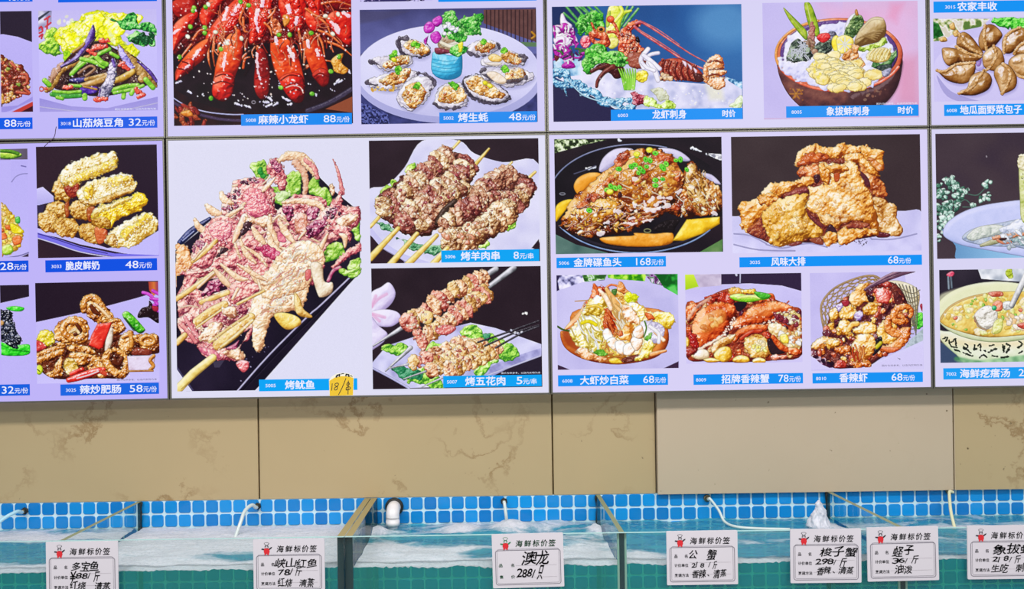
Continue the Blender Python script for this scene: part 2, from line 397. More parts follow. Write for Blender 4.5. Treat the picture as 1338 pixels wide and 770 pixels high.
@dish('eggplant', (50, 14, 205, 147))
def _(rc):
    p = Pic(rc, K1, 'b3a8f0')
    p.flat([(200, 50), (900, 50), (900, 300), (200, 300)], ['b2a8ee', 'cfc6f6'], gy=.5)
    p.flat([(200, 280), (900, 250), (900, 560), (200, 640)], 'b9affa')
    p.flat(ell(545, 380, 420, 235), ['b5abf5', 'c4bbfb'], gy=-.6)
    p.flat([(205, 545), (400, 595), (600, 605), (885, 540), (885, 640), (205, 640)], ['8f84d8', 'a9a0e8'], gy=.5)
    p.tube([(205, 595), (420, 622), (620, 628), (885, 575)], 1.6, ['b7aef6', 'd0c8ff'], spec=0)
    p.flat([(210, 60), (290, 60), (288, 130), (215, 180)], ['8a86b0', 'e2def4'], ns=12, var=1.5)
    p.flat([(212, 120), (285, 62), (270, 62), (212, 100)], '3a4050')
    for a in ([(218, 160), (232, 150), (238, 175), (220, 185)], [(220, 205), (238, 192), (232, 215)], [(250, 110), (278, 92)], [(256, 150), (284, 128)], [(268, 98), (262, 180)]):
        p.tube(a, 2.4, ['c02038', 'f05060'], spec=0)
    for q in ([(280, 170), (330, 180), (340, 300), (250, 300), (220, 250)], [(370, 130), (470, 120), (430, 175), (375, 165)]):
        p.frill(q, ('3c7a20', '7cc030', 'c8ea50', 'ecf8b0'))
    LT = ('a8b820', 'd8e010', 'f4f428', 'fbf8c0')
    for q in ([(300, 190), (400, 120), (500, 75), (590, 65), (700, 62), (780, 90), (770, 130), (690, 160), (700, 230), (780, 280), (720, 310), (640, 260), (520, 230), (430, 300), (370, 330), (340, 280)],):
        p.frill(q, LT, r=6, wob=3, ns=5, bump=.8)
    for q in ([(340, 200), (420, 170), (450, 230), (400, 270)], [(560, 120), (650, 90), (700, 160), (620, 220), (560, 190)], [(480, 110), (560, 80), (580, 130), (520, 180)]):
        p.frill(q, ('c8d010', 'f6f600', 'fdfa40', 'ffffd0'), r=4, ns=5)
    p.frill([(345, 300), (375, 290), (410, 330), (360, 345)], ('5a9a10', '9ad818', 'd8f030'))
    GR = ('0e4a20', '22903a', '58c850', 'c0f0a8')
    for q in ([(610, 105), (700, 110), (760, 80), (800, 130), (870, 150), (870, 185), (780, 180), (700, 160)], [(690, 205), (760, 190), (830, 200), (872, 180), (872, 262), (800, 258), (740, 240)]):
        p.frill(q, GR, r=3, wob=4, ns=4, bump=.8)
    p.pile([(740, 200), (870, 190), (870, 262), (770, 250)], 14, (5, 11), [['062810', '0f4a22', '1c7038']], 2, asp=2.5)
    p.spots([(300, 90), (780, 70), (700, 300), (340, 280)], 60, (2, 6), ['ffffff', 'f6f6d0', 'e8ecc0'], 3, alpha=.6)
    # heap
    p.lump([(300, 480), (340, 370), (450, 260), (560, 240), (660, 280), (760, 320), (860, 440), (760, 500), (560, 540), (360, 510)], ['1c0a12', '3a1a20', '50302a'], r=10, bump=.6, ns=7)
    TAN = ['5a3010', '9a6a28', 'cc9c50', 'eed8a8']; PU = ['180628', '3a1a68', '6c4cb0', 'c8b8f0']; GB = ['2a6a10', '58a820', '98d840', 'd8f4a0']; RED = ['8a0a14', 'd02a2c', 'f06a50', 'ffc0b0']
    p.tube([(265, 505), (300, 470), (340, 400), (420, 350), (500, 315)], [7, 9, 8, 8, 5], TAN, wob=.6)
    p.tube([(345, 365), (300, 420), (285, 460)], [7, 10, 5], ['6a3820', 'b48060', 'e0c0b0'], wob=1)
    p.tube([(345, 372), (430, 325), (490, 250), (515, 190), (522, 142)], [4, 7, 10, 9, 2], PU)
    p.tube([(372, 365), (440, 330), (505, 250), (535, 210)], [2, 4, 4, 2], ['100410', '2a1230', '402040'])
    p.tube([(410, 290), (455, 262), (470, 245)], 4, TAN); p.tube([(530, 235), (590, 240), (650, 300)], 3, ['140810', '30201a', '585040'])
    p.lump([(660, 250), (680, 262), (760, 330), (830, 400), (878, 460), (872, 490), (820, 455), (740, 400), (690, 350), (662, 300)], ['3a2210', '7a5020', 'b88c48', 'd8b880'], r=4, wob=.8)
    p.lump([(664, 250), (684, 270), (730, 340), (752, 380), (725, 400), (690, 350), (665, 300)], ['2a1450', '7060c0', 'b8a8f0', 'e8e0ff'], r=4, wob=.6)
    p.tube([(770, 345), (830, 395), (876, 455)], [2, 5, 4], PU); p.lump([(770, 440), (800, 400), (826, 420), (810, 460), (785, 462)], TAN, r=4)
    p.lump([(360, 430), (400, 385), (450, 350), (520, 345), (600, 370), (600, 430), (480, 455), (400, 470), (350, 490)], ['14060c', '2a1018', '4a2a28'], r=6, bump=.5)
    p.tube([(440, 410), (500, 370), (530, 385), (480, 425)], 3.5, ['5a3420', '9a6a48', 'd0a888'])
    p.tube([(395, 450), (440, 450), (495, 440)], [4, 7, 4], ['0e0630', '2a2060', '5a50a0', 'b0a8e8'])
    p.tube([(480, 445), (560, 425), (600, 415)], 5, TAN); p.tube([(455, 480), (560, 450), (600, 425)], [6, 9, 6], TAN)
    p.lump([(452, 490), (540, 485), (545, 515), (500, 530), (458, 525)], ['1a0850', '4a20a0', '8050d0'], r=4); p.tube([(470, 485), (540, 500)], 3, TAN)
    p.tube([(420, 395), (455, 350)], 6.5, GB); p.tube([(400, 415), (440, 375), (520, 320), (612, 275)], [6, 6, 5, 6], GB); p.tube([(455, 330), (520, 345), (580, 372)], 6, GB); p.tube([(540, 320), (570, 350), (595, 360)], 7, GB)
    p.tube([(300, 512), (380, 518), (450, 512)], 4.5, GB); p.tube([(290, 528), (360, 540), (450, 535)], 6, ['1c5a20', '389830', '70c858']); p.tube([(320, 545), (350, 552)], 5, GB); p.tube([(390, 478), (450, 482)], 4.5, GB); p.tube([(250, 450), (275, 475)], 7, GB)
    p.tube([(620, 298), (660, 320)], 5, GB); p.tube([(690, 545), (695, 515)], 6, GB); p.tube([(815, 445), (855, 490)], 7, GB); p.tube([(475, 550), (474, 535)], 7, GB)
    p.tube([(632, 505), (700, 485), (770, 478)], 6.5, GB); p.tube([(640, 520), (740, 500), (800, 480)], 5, GB); p.tube([(735, 525), (745, 505)], 6, GB)
    p.tube([(600, 465), (680, 440), (745, 400)], [5, 9, 8], ['6a4010', 'b08020', 'dcb450', 'f0dc98'])
    p.lump([(620, 345), (645, 330), (655, 400), (640, 460), (610, 540), (585, 565), (545, 560), (560, 500), (590, 440), (605, 380)], ['4a4868', '9088a8', 'c0b8d0', 'f4ecff'], r=5, bump=.6, ns=3, wob=.8, var=1)
    p.tube([(630, 335), (640, 370)], 4, PU); p.tube([(562, 500), (548, 558)], 2.5, PU)
    for q in ([(495, 285), (530, 300)], [(520, 275), (550, 255)], [(540, 265), (590, 260)], [(560, 225), (600, 230)], [(360, 490), (400, 488)], [(535, 560), (590, 552)], [(690, 370), (720, 385)], [(670, 360), (690, 350)], [(765, 510), (800, 530)], [(775, 540), (805, 530)], [(760, 500), (770, 520)]):
        p.tube(q, 6, RED, wob=1, spec=.7)
    p.tube(ell(232, 498, 12, 12, n=9), 1.8, RED); p.tube([(250, 492), (262, 500)], 3, RED)
    p.spots([(300, 300), (860, 300), (800, 540), (320, 540)], 60, (.8, 1.8), ['f6eefc', 'e8dcf0', 'f8e8c8'], 8)
    pass
    return p
@dish('fried_rice', (0, 195, 36, 337))
def _(rc):
    p = Pic(rc, K2, 'b4a9f4')
    p.flat([(-10, 90), (160, 90), (160, 166), (-10, 168)], ['8a7aa8', '5a5060'], gx=1)
    p.tube([(-10, 135), (60, 138), (112, 140)], [11, 12, 5], ['2c5a18', '86b830', 'd0ec60', 'f4fac0']); p.tube([(-10, 115), (60, 120), (100, 132)], 5, ['1a4a10', '4a8a20', '88b040'])
    p.flat([(60, 165), (200, 165), (200, 700), (60, 700)], ['ada2f0', 'bbb0fa'], gy=.5)
    p.tube([(66, 290), (90, 260), (125, 246), (160, 244)], 1.3, ['8a80d0', 'a8a0e8'], spec=0); p.tube([(120, 200), (145, 205)], 1.6, ['8a80d0'], spec=0)
    p.flat([(100, 720), (160, 690), (160, 720)], '3a2a40'); p.tube([(-10, 720), (100, 705), (160, 685)], 1.4, ['8078c0'], spec=0)
    heap = [(-40, 410), (30, 420), (70, 470), (120, 550), (120, 620), (60, 690), (-40, 690)]
    p.lump(heap, ['a87818', 'dcae38', 'f2d878'], r=7, bump=.5, wob=2)
    p.pile(heap, 75, (4, 7.5), [['b07a10', 'e0b020', 'f8e040', 'fff8b0'], ['b87820', 'e8b858', 'fae0a8', 'fff4dc'], ['c89828', 'f4d850', 'fdf4a0']], 6, spec=.4)
    p.pile(heap, 8, (6, 9), [['9a3810', 'e06a28', 'f89a58']], 12)
    for q, c in (([(70, 600), (115, 590), (120, 630), (80, 645)], ['b04010', 'e87030', 'f8a868']), ([(85, 490), (110, 485), (112, 520), (90, 520)], ['1c7a28', '50c050', '98e888']), ([(15, 650), (60, 640), (75, 680), (40, 700), (15, 690)], ['6a9a18', 'b4d838', 'eef8a0']), ([(60, 520), (130, 560), (125, 580), (70, 575)], ['c0a010', 'f0e020', 'fff870']), ([(-5, 580), (30, 575), (40, 605), (0, 615)], ['b04010', 'e87030', 'f8a868'])):
        p.lump(q, c, r=4)
    return p
@dish('crispy_milk', (47, 192, 205, 338))
def _(rc):
    p = Pic(rc, K2, '2a1a2a')
    p.flat([(200, 90), (890, 90), (890, 730), (200, 730)], ['24162a', '33202c'], gx=-.8, ns=60, var=.4)
    p.flat([(200, 330), (240, 318), (300, 370), (300, 400), (200, 425)], ['a8a0e8', 'c8c0fa'], gy=-1)
    p.flat([(200, 420), (250, 420), (235, 470), (200, 460)], '342a4a')
    p.flat([(195, 545), (440, 605), (600, 660), (760, 640), (890, 560), (890, 715), (690, 690), (450, 640), (320, 600), (195, 575)], ['b2a8f6', 'c0b8fc'])
    p.flat([(195, 568), (300, 600), (450, 650), (640, 690), (890, 700), (890, 722), (650, 710), (450, 680), (290, 632), (195, 600)], ['6a62e0', '8a80f0'])
    p.tube([(195, 600), (300, 632), (450, 682), (640, 714)], 1.5, ['e0dcff'], spec=0); p.tube([(195, 575), (300, 606), (450, 656), (600, 690)], 1.2, ['4238a0'], spec=0)
    CR = ['8a4a08', 'c4862a', 'e6bc62', 'f6e2b0']; YE = ['b07810', 'e8b818', 'fbe52a', 'fff6c8']; PALE = ['c08a28', 'ead070', 'f8eec8', 'fffdf4']; IN = ['6a1c10', 'a8481c', 'd48040']
    kw = dict(r=11, bump=.75, ns=2.6, wob=1.4, var=.9, edge=.35, spec=.35)
    p.lump([(295, 320), (340, 250), (430, 270), (450, 330), (400, 390), (330, 395), (300, 360)], CR, **kw)
    p.lump([(360, 320), (440, 300), (430, 370), (385, 375)], ['5a1018', 'a03020', 'd06a40'], r=5, bump=.4)
    p.lump([(255, 420), (300, 395), (370, 410), (385, 470), (340, 500), (265, 470)], CR, **kw)
    p.lump([(212, 530), (225, 470), (290, 450), (330, 500), (320, 560), (260, 575)], CR, **kw)
    p.lump([(300, 530), (340, 490), (420, 500), (440, 560), (400, 605), (330, 590)], CR, **kw)
    p.lump([(360, 420), (385, 400), (390, 470), (370, 490)], IN, r=4)
    p.lump([(340, 250), (380, 190), (460, 160), (560, 130), (640, 125), (660, 170), (640, 215), (560, 255), (470, 285), (400, 310), (345, 300)], PALE, **kw)
    p.lump([(380, 265), (450, 235), (560, 190), (648, 165), (650, 205), (560, 250), (450, 290), (390, 300)], YE, alpha=.6, **kw)
    p.lump([(385, 430), (430, 390), (500, 400), (515, 450), (480, 505), (410, 490)], CR, **kw)
    p.lump([(485, 440), (530, 430), (530, 500), (495, 510)], IN, r=4)
    p.lump([(430, 345), (480, 300), (560, 270), (680, 240), (740, 255), (760, 310), (735, 345), (640, 385), (540, 415), (480, 425), (440, 390)], PALE, **kw)
    p.lump([(470, 330), (520, 310), (520, 370), (480, 390)], YE, alpha=.85, **kw); p.lump([(600, 270), (700, 255), (745, 280), (640, 320)], YE, alpha=.6, **kw)
    p.lump([(440, 390), (540, 390), (640, 350), (735, 330), (730, 350), (640, 390), (540, 420), (470, 420)], CR, alpha=.8, **kw)
    p.lump([(435, 570), (460, 530), (530, 520), (560, 560), (550, 630), (480, 630)], CR, **kw); p.lump([(530, 545), (600, 560), (590, 620), (545, 635)], ['8a2818', 'd06030', 'f09860'], r=4)
    p.lump([(510, 480), (540, 430), (640, 400), (760, 355), (810, 355), (818, 420), (760, 460), (650, 510), (620, 550), (560, 540), (515, 520)], YE, **kw)
    p.lump([(515, 450), (600, 415), (740, 370), (700, 410), (600, 450), (530, 490)], PALE, alpha=.8, **kw); p.lump([(510, 490), (600, 490), (615, 540), (560, 545), (515, 520)], CR, alpha=.9, **kw)
    p.lump([(590, 600), (640, 550), (740, 490), (830, 460), (875, 500), (870, 560), (800, 620), (720, 655), (640, 655), (595, 635)], PALE, **kw)
    p.lump([(680, 560), (760, 520), (780, 480), (830, 470), (850, 500), (760, 570), (700, 620)], YE, alpha=.7, **kw); p.lump([(592, 600), (640, 580), (660, 640), (610, 645)], CR, alpha=.8, **kw)
    for q in ([(345, 240), (650, 125), (640, 200), (400, 300)], [(440, 350), (740, 250), (740, 330), (480, 410)], [(600, 610), (860, 480), (850, 560), (660, 650)]):
        p.spots(q, 70, (.8, 1.8), ['fffefa', 'fdf6e0'], 5)
    return p
@dish('black_fungus', (0, 373, 38, 501))
def _(rc):
    p = Pic(rc, K3, 'b5aaf5')
    p.flat([(-10, 110), (165, 110), (165, 182), (-10, 222)], ['1c1222', '2c1e2e'])
    GR = ['0a7a10', '1cc81c', '4ee838', 'a8f890']
    p.lump([(35, 245), (80, 235), (135, 245), (120, 265), (60, 262)], GR, r=3); p.lump([(-20, 455), (60, 460), (162, 450), (162, 505), (60, 515), (-20, 500)], GR, r=4); p.tube([(-10, 440), (40, 460)], 5, GR); p.tube([(60, 480), (160, 490)], 1.6, ['0a8a10', '18b018'])
    BK = ['04040a', '10121e', '2a3046', 'b8bcd8']
    for q in ([(-30, 270), (30, 255), (65, 270), (70, 330), (40, 350), (-30, 370)], [(-20, 320), (50, 320), (85, 340), (90, 420), (40, 440), (-20, 420)], [(50, 390), (90, 385), (120, 410), (118, 440), (80, 450)], [(20, 420), (60, 410), (100, 460), (95, 475), (60, 470)]):
        p.lump(q, BK, r=4, bump=.9, ns=3, wob=1, spec=.8, gloss=16)
    p.tube([(30, 345), (70, 350), (85, 390)], 2, BK); p.lump([(-10, 315), (20, 320), (18, 340), (-10, 345)], ['b08040', 'f0c080'], r=2); p.lump([(-10, 515), (5, 512), (0, 530), (-10, 530)], ['a05a20', 'd08a40'])
    return p
@dish('intestine', (46, 370, 207, 502))
def _(rc):
    p = Pic(rc, K3, 'b9aef6')
    p.flat([(190, 95), (900, 95), (900, 150), (760, 192), (500, 262), (190, 328)], ['1e1222', '2e1c2c'], gx=.5)
    p.flat([(200, 580), (890, 480), (890, 670), (200, 690)], ['b0a5f0', 'c6bdfb'], gy=.8)
    p.lump([(770, 300), (790, 250), (830, 235), (835, 205), (860, 230), (890, 230), (890, 330), (830, 300)], ['14080e', '2a161c'], r=5)
    p.flat([(830, 100), (890, 100), (890, 150), (860, 180), (835, 150)], ['b03a30', 'd87838', '8a2060'], gx=1)
    for q in ([(800, 160), (840, 175), (880, 225)], [(845, 195), (890, 200)], [(855, 150), (890, 170)], [(862, 230), (885, 262)]): p.tube(q, 4.5, ['7a1a90', 'c838c8', 'e878e8'])
    p.lump([(850, 235), (885, 240), (880, 265), (858, 262)], ['8a1030', 'c83048'])
    p.lump([(685, 290), (720, 268), (800, 350), (810, 375), (770, 385)], ['0e3a10', '2a9a18', '78d838', 'c8f0a0'], r=4, spec=.5); p.flat([(688, 300), (705, 300), (762, 378), (745, 375)], '0e3014', alpha=.7)
    OR = ['4a1606', '9a4a12', 'd0842c', 'efb868', 'fce8c0']; kw = dict(r=6, bump=.55, ns=4, wob=.8, spec=.75, var=.8, edge=.4)
    DK = ['2a0a06', '5a2010', '8a4018']
    p.lump([(210, 480), (300, 440), (420, 440), (600, 400), (760, 400), (885, 440), (885, 500), (720, 520), (700, 630), (560, 640), (300, 640), (205, 560)], DK, r=6, bump=.6)
    p.lump([(205, 410), (240, 370), (290, 380), (310, 430), (270, 460), (220, 445)], ['a08a10', 'e8d028', 'faf078'], **kw)
    p.lump([(202, 430), (240, 440), (260, 470), (202, 490)], ['8a1018', 'd03838', 'f08070'], r=4)
    for q, w in (([(205, 520), (260, 490), (340, 465), (370, 440)], 7), ([(210, 545), (270, 520), (345, 490)], 8), ([(330, 450), (380, 440), (420, 450)], 6)): p.tube(q, w, OR, wob=.6, spec=.7, bump=.4)
    p.lump([(305, 420), (310, 350), (360, 305), (430, 290), (485, 320), (500, 380), (480, 440), (400, 445), (340, 440)], OR, **kw)
    p.tube(ell(415, 372, 62, 48, 20, 20, 340), [7, 9, 8, 6], OR, spec=.7, bump=.4); p.tube([(430, 340), (450, 375), (420, 395)], 5, DK)
    p.tube([(400, 380), (425, 370), (440, 385)], 4, ['8a5a20', 'e8c890', 'fff0d0'])
    p.lump([(445, 240), (470, 180), (520, 165), (560, 190), (600, 240), (640, 300), (600, 330), (540, 330), (490, 290)], OR, **kw)
    p.tube([(470, 260), (475, 205), (520, 190), (560, 230), (600, 290), (640, 330)], [8, 9, 9, 9, 8], OR, spec=.75, bump=.5, wob=.6); p.tube([(510, 235), (530, 265), (560, 285)], [5, 7, 3], DK); p.tube([(530, 225), (575, 262), (610, 300)], 4, ['b07030', 'f0c890', 'fff4e0'], spec=.6)
    p.lump([(600, 330), (650, 300), (690, 330), (700, 370), (650, 400), (610, 380)], OR, **kw); p.tube([(620, 370), (610, 430), (600, 480)], [7, 9, 7], ['8a6a50', 'e0d0c0', 'fff8ee'], spec=.6)
    p.lump([(665, 420), (700, 380), (745, 375), (750, 470), (710, 500), (675, 490)], OR, **kw); p.tube([(690, 410), (730, 400), (735, 460)], 6, OR, spec=.7)
    p.lump([(750, 400), (820, 390), (885, 400), (885, 480), (820, 490), (760, 440)], OR, **kw); p.tube(ell(825, 430, 38, 25), 5, OR, spec=.6); p.lump([(760, 470), (840, 480), (840, 510), (740, 510)], ['3a0a10', '7a2a20', 'a84a30'], r=4)
    p.lump([(375, 470), (420, 450), (500, 465), (540, 500), (490, 510), (420, 500)], OR, **kw); p.lump([(385, 520), (430, 490), (560, 520), (590, 560), (500, 560), (440, 570)], OR, **kw)
    p.lump([(290, 600), (310, 560), (345, 510), (352, 560), (350, 630), (300, 640), (250, 615)], OR, **kw)
    p.lump([(355, 560), (375, 525), (420, 540), (440, 600), (400, 625), (365, 600)], ['8a6a10', 'd8a838', 'f4d888', 'fff8e0'], **kw)
    p.lump([(550, 540), (590, 580), (600, 630), (560, 640), (500, 600), (490, 570)], OR, **kw)
    p.tube([(610, 490), (590, 530), (620, 590), (680, 620), (710, 570), (690, 510), (640, 480)], [9, 10, 10, 11, 9, 8, 7], OR, spec=.75, bump=.45, wob=.6); p.tube([(640, 540), (660, 560), (680, 530)], 7, DK)
    p.lump([(710, 515), (870, 510), (855, 595), (720, 600)], ['b890a0', 'e0d0e8', 'f0e8ff'], smooth=False, r=3, bump=.1); p.tube([(860, 515), (840, 540), (858, 570), (840, 592)], 5, OR); p.tube([(715, 600), (855, 598)], 2.5, ['8a4010', 'e0a860'])
    RD = ['7a0606', 'd01c18', 'f04030', 'ff9a88']
    p.lump([(545, 335), (625, 325), (620, 350), (575, 470), (555, 480), (495, 455), (510, 400)], RD, smooth=False, r=4, bump=.12, var=.3)
    p.tube([(385, 650), (450, 630), (540, 600), (580, 590)], [7, 10, 9, 6], RD, spec=.8); p.tube([(400, 615), (460, 590)], 6, RD); p.tube([(430, 640), (500, 620), (550, 600)], 1.8, ['ffd8e0', 'fff0f4'], spec=0); p.tube([(570, 605), (592, 615)], 6, ['a02010', 'e86040'])
    p.lump(ell(220, 592, 20, 28), ['8aa010', 'd0e028', 'f2f890'], r=4); p.tube([(210, 590), (222, 600)], 1.5, ['6a7a08'])
    p.spots([(210, 400), (880, 400), (800, 630), (260, 630)], 60, (.8, 1.8), ['fff6ea', 'ffe8c8'], 5)
    pass
    return p
K4 = (215, 0, 4.278); K5 = (460, 0, 4.277); K7 = (470, 170, 4.276); K8 = (470, 340, 4.276)
@dish('crayfish', (225, -7, 459, 165))
def _(rc):
    p = Pic(rc, K4, '2a1620')
    p.flat([(40, -40), (1060, -40), (1060, 720), (40, 720)], ['120a12', '2e161c', '1c1018'], ns=40, var=1.2)
    p.flat(ell(540, 250, 640, 390), ['140c14', '241620', '1a1218'], ns=25, var=1)
    p.tube([(45, 545), (120, 590), (230, 625), (360, 640), (440, 640)], 1.6, ['a8a8e0', 'd8d8ff'], spec=0); p.tube([(45, 570), (150, 625), (300, 665), (440, 675)], 4, ['3a2c4a', '5a4a78', '4a3a60'], alpha=.7)
    p.tube([(800, 620), (920, 575), (1045, 500)], 7, ['2a2436', '4a4260', '3a3450'], alpha=.8); p.flat([(900, 610), (1050, 540), (1050, 630)], ['7a3a28', 'a85a38'])
    p.pile([(45, 600), (140, 590), (240, 680), (240, 710), (45, 710)], 26, (5, 12), [['2a0810', '7a1c1c', 'c04030'], ['3a1010', 'a03a20', 'e08850']], 3, asp=3.5); p.lump([(90, 630), (140, 615), (160, 650), (110, 650)], ['8a3010', 'd87820', 'f0b860'])
    D = ['3a0610', '7a0e14', 'b01c1c', 'd84030']; RD = ['4a0610', 'a81014', 'd82018', 'f0452c', 'ff8a6a']; OG = ['7a0e10', 'c82814', 'ec5020', 'fc8a50']
    p.lump([(40, -40), (1060, -40), (1060, 230), (1000, 270), (880, 250), (640, 240), (440, 260), (250, 250), (120, 300), (40, 280)], ['2a0810', '5a0e14', '8a1818'], r=8, bump=.6, ns=8)
    kw = dict(r=16, bump=.22, ns=9, var=.5, spec=.35, gloss=30, edge=.4)
    p.lump([(45, 10), (150, -20), (200, 60), (150, 110), (60, 90)], D, **kw); p.lump([(45, 180), (60, 130), (130, 75), (185, 65), (190, 110), (150, 170), (90, 230), (45, 290)], RD, **kw)
    p.lump([(950, 60), (1045, 70), (1050, 240), (1000, 240), (930, 160), (900, 110)], RD, **kw); p.lump([(880, -20), (1050, -20), (1050, 60), (960, 60)], D, **kw)
    for q in ([(200, 60), (290, -30), (330, 20), (250, 140), (205, 130)], [(230, 200), (330, 60), (420, -20), (470, 20), (420, 110), (330, 200), (260, 260)], [(480, -20), (600, -30), (600, 60), (560, 200), (500, 240), (470, 100)], [(650, -20), (760, -20), (800, 60), (760, 180), (690, 160), (640, 60)], [(790, 60), (860, -10), (900, 60), (880, 150), (840, 180), (790, 130)]): p.lump(q, RD, **kw)
    for q, w in (([(300, 240), (340, 150), (420, 30)], [6, 12, 14]), ([(330, 190), (400, 90), (450, 10)], [10, 13, 10]), ([(490, 230), (510, 120), (560, 0)], [9, 14, 15]), ([(540, 190), (545, 120), (590, 10)], [8, 12, 10]), ([(715, 160), (710, 90), (690, -10)], [9, 15, 14]), ([(760, 140), (745, 60), (720, -20)], [8, 12, 12]), ([(860, 130), (840, 60), (800, -10)], [6, 9, 9])):
        p.tube(q, w, RD, bump=.35, ns=4, wob=.8, spec=.7)
    # legs and feelers
    LG = ['7a1408', 'c84418', 'f07c40', 'ffc0a0']
    for q in ([(150, 250), (110, 300), (80, 340)], [(250, 230), (245, 320), (262, 390)], [(280, 210), (270, 300), (280, 370)], [(160, 220), (200, 170), (260, 170)], [(420, 340), (470, 290), (520, 265)], [(440, 380), (450, 330), (480, 320)], [(500, 250), (540, 310), (590, 400)], [(520, 260), (560, 300), (575, 360)], [(440, 100), (445, 170), (470, 180)], [(590, 60), (600, 110), (570, 140)], [(750, 170), (760, 240), (770, 330)], [(790, 300), (780, 370), (830, 350)], [(780, 390), (860, 340), (940, 345)], [(850, 190), (880, 240), (895, 320)], [(830, 80), (900, 130), (930, 200)], [(860, 170), (930, 200), (1000, 260)], [(880, 20), (960, 10), (1040, 30)], [(900, 230), (980, 260), (1045, 310)], [(790, 50), (850, 90), (930, 110)], [(580, 100), (610, 70), (620, 40)], [(455, 20), (420, 110), (440, 150)], [(300, 290), (310, 220), (330, 170)], [(560, 130), (590, 160), (600, 200)], [(395, 150), (410, 190), (400, 230)]):
        p.tube(q, [3.4, 3.2, 1.6], LG, spec=.5)
    p.strands([(230, 0), (1040, 0), (1000, 240), (500, 260), (240, 200)], 40, (8, 22), 1.3, [['8a1810', 'd85030', 'f8a080']], 5)
    # five bodies hanging over the front of the pan
    p.lump([(60, 440), (65, 390), (110, 320), (190, 240), (250, 215), (250, 260), (220, 330), (160, 380), (100, 430), (75, 450)], OG, **kw)
    p.lump([(60, 440), (75, 380), (125, 330), (165, 340), (160, 385), (100, 430), (70, 452)], RD, **kw)
    p.lump([(270, 470), (285, 370), (320, 260), (370, 180), (420, 165), (440, 240), (430, 340), (395, 430), (380, 520), (330, 565), (285, 550), (268, 515)], OG, **kw)
    p.lump([(265, 510), (285, 420), (330, 400), (390, 420), (382, 520), (335, 568), (285, 552)], RD, **kw)
    p.lump([(505, 380), (515, 280), (560, 280), (590, 370), (590, 480), (570, 550), (535, 555), (505, 510), (500, 440)], D, **kw)
    p.lump([(590, 260), (610, 210), (680, 210), (730, 270), (765, 370), (785, 480), (775, 560), (735, 575), (690, 540), (640, 460), (605, 380)], OG, **kw)
    p.lump([(640, 450), (690, 410), (760, 415), (785, 480), (776, 560), (738, 576), (690, 540)], RD, **kw)
    p.lump([(770, 250), (800, 180), (850, 210), (890, 310), (920, 410), (915, 470), (880, 485), (840, 440), (800, 350)], OG, **kw); p.lump([(825, 415), (870, 380), (915, 400), (918, 465), (882, 485), (845, 450)], D, **kw)
    for q in ([(285, 430), (330, 415), (390, 435)], [(275, 470), (325, 455), (385, 475)], [(650, 450), (700, 420), (765, 430)], [(670, 490), (720, 465), (782, 480)], [(690, 520), (730, 500), (780, 515)], [(100, 345), (130, 355), (155, 385)], [(80, 385), (110, 390), (130, 410)], [(510, 440), (545, 430), (585, 445)], [(835, 430), (870, 410), (915, 425)]): p.tube(q, 1.8, ['3a0408', '7a0c10', 'b02020'], spec=0); 
    for q in ([(680, 490), (720, 478), (760, 490), (775, 520)], [(340, 430), (370, 440)]): p.tube(q, 1.6, ['ffb0a0', 'ffe0d8'], spec=0)
    for q in ([(440, 230), (470, 300), (500, 260), (480, 360), (450, 420)], [(570, 240), (600, 380), (640, 470)], [(770, 300), (790, 420), (830, 450)], [(255, 270), (268, 400), (262, 440)]): p.tube(q, [2, 6, 3], ['140a10', '241018'], spec=0, alpha=.8, soft=3, edge=0)
    for q in ([(300, 240), (330, 200), (380, 175)], [(600, 225), (650, 205), (690, 212)], [(780, 215), (810, 190), (840, 205)]): p.tube(q, 5, ['4a0a0c', '8a1c18', 'c84828'], wob=1.5, spec=.6)
    p.strands([(230, 180), (440, 130), (560, 250), (760, 150), (1000, 240), (900, 340), (500, 330), (260, 300)], 46, (10, 22), 1.7, [['a02c14', 'e87040', 'ffc8a0'], ['6a1010', 'b83020']], 15, ang=(50, 130), spec=.4)
    HL = ['f0d8f8', 'ffffff']
    for q, w in (([(330, 390), (332, 350), (345, 300)], [1, 5, 1.5]), ([(690, 260), (715, 310), (725, 340)], [2, 6, 2]), ([(620, 215), (628, 245)], 4), ([(160, 330), (185, 290), (200, 275)], [2, 5, 1]), ([(110, 385), (135, 365)], 3), ([(45, 190), (80, 165)], 4), ([(515, 300), (520, 380), (540, 470)], [3, 3, 1.5]), ([(800, 230), (805, 260)], 4), ([(850, 280), (860, 310)], 4), ([(930, 120), (965, 160), (975, 190)], [3, 7, 3]), ([(520, 60), (510, 110), (525, 180)], [6, 4, 2]), ([(690, 30), (700, 70)], 5), ([(350, 45), (330, 110)], 4), ([(550, 0), (545, 30)], 5), ([(740, 100), (735, 130)], 4), ([(420, 20), (380, 80)], 3), ([(1000, 70), (1030, 90)], 4), ([(340, 240), (355, 230)], 5)):
        p.tube(q, w, HL, spec=0, wob=.8, alpha=.85, edge=0)
    for q in ([(450, 590), (480, 600)], [(570, 595), (600, 580)], [(610, 590), (630, 575)], [(690, 585), (710, 580)], [(395, 580), (430, 590)], [(580, 545), (600, 560)], [(660, 545), (700, 565)], [(950, 470), (990, 450)], [(960, 460), (975, 445)], [(65, 462), (90, 455)], [(555, 570), (580, 572)], [(130, 510), (150, 520)], [(845, 525), (850, 535)], [(1030, 390), (1038, 410)]): p.tube(q, 2.6, ['c8c0f0', 'ffffff'], spec=0, wob=.6)
    p.tube(ell(498, 572, 10, 8), 1.2, ['9a90a0'], spec=0)
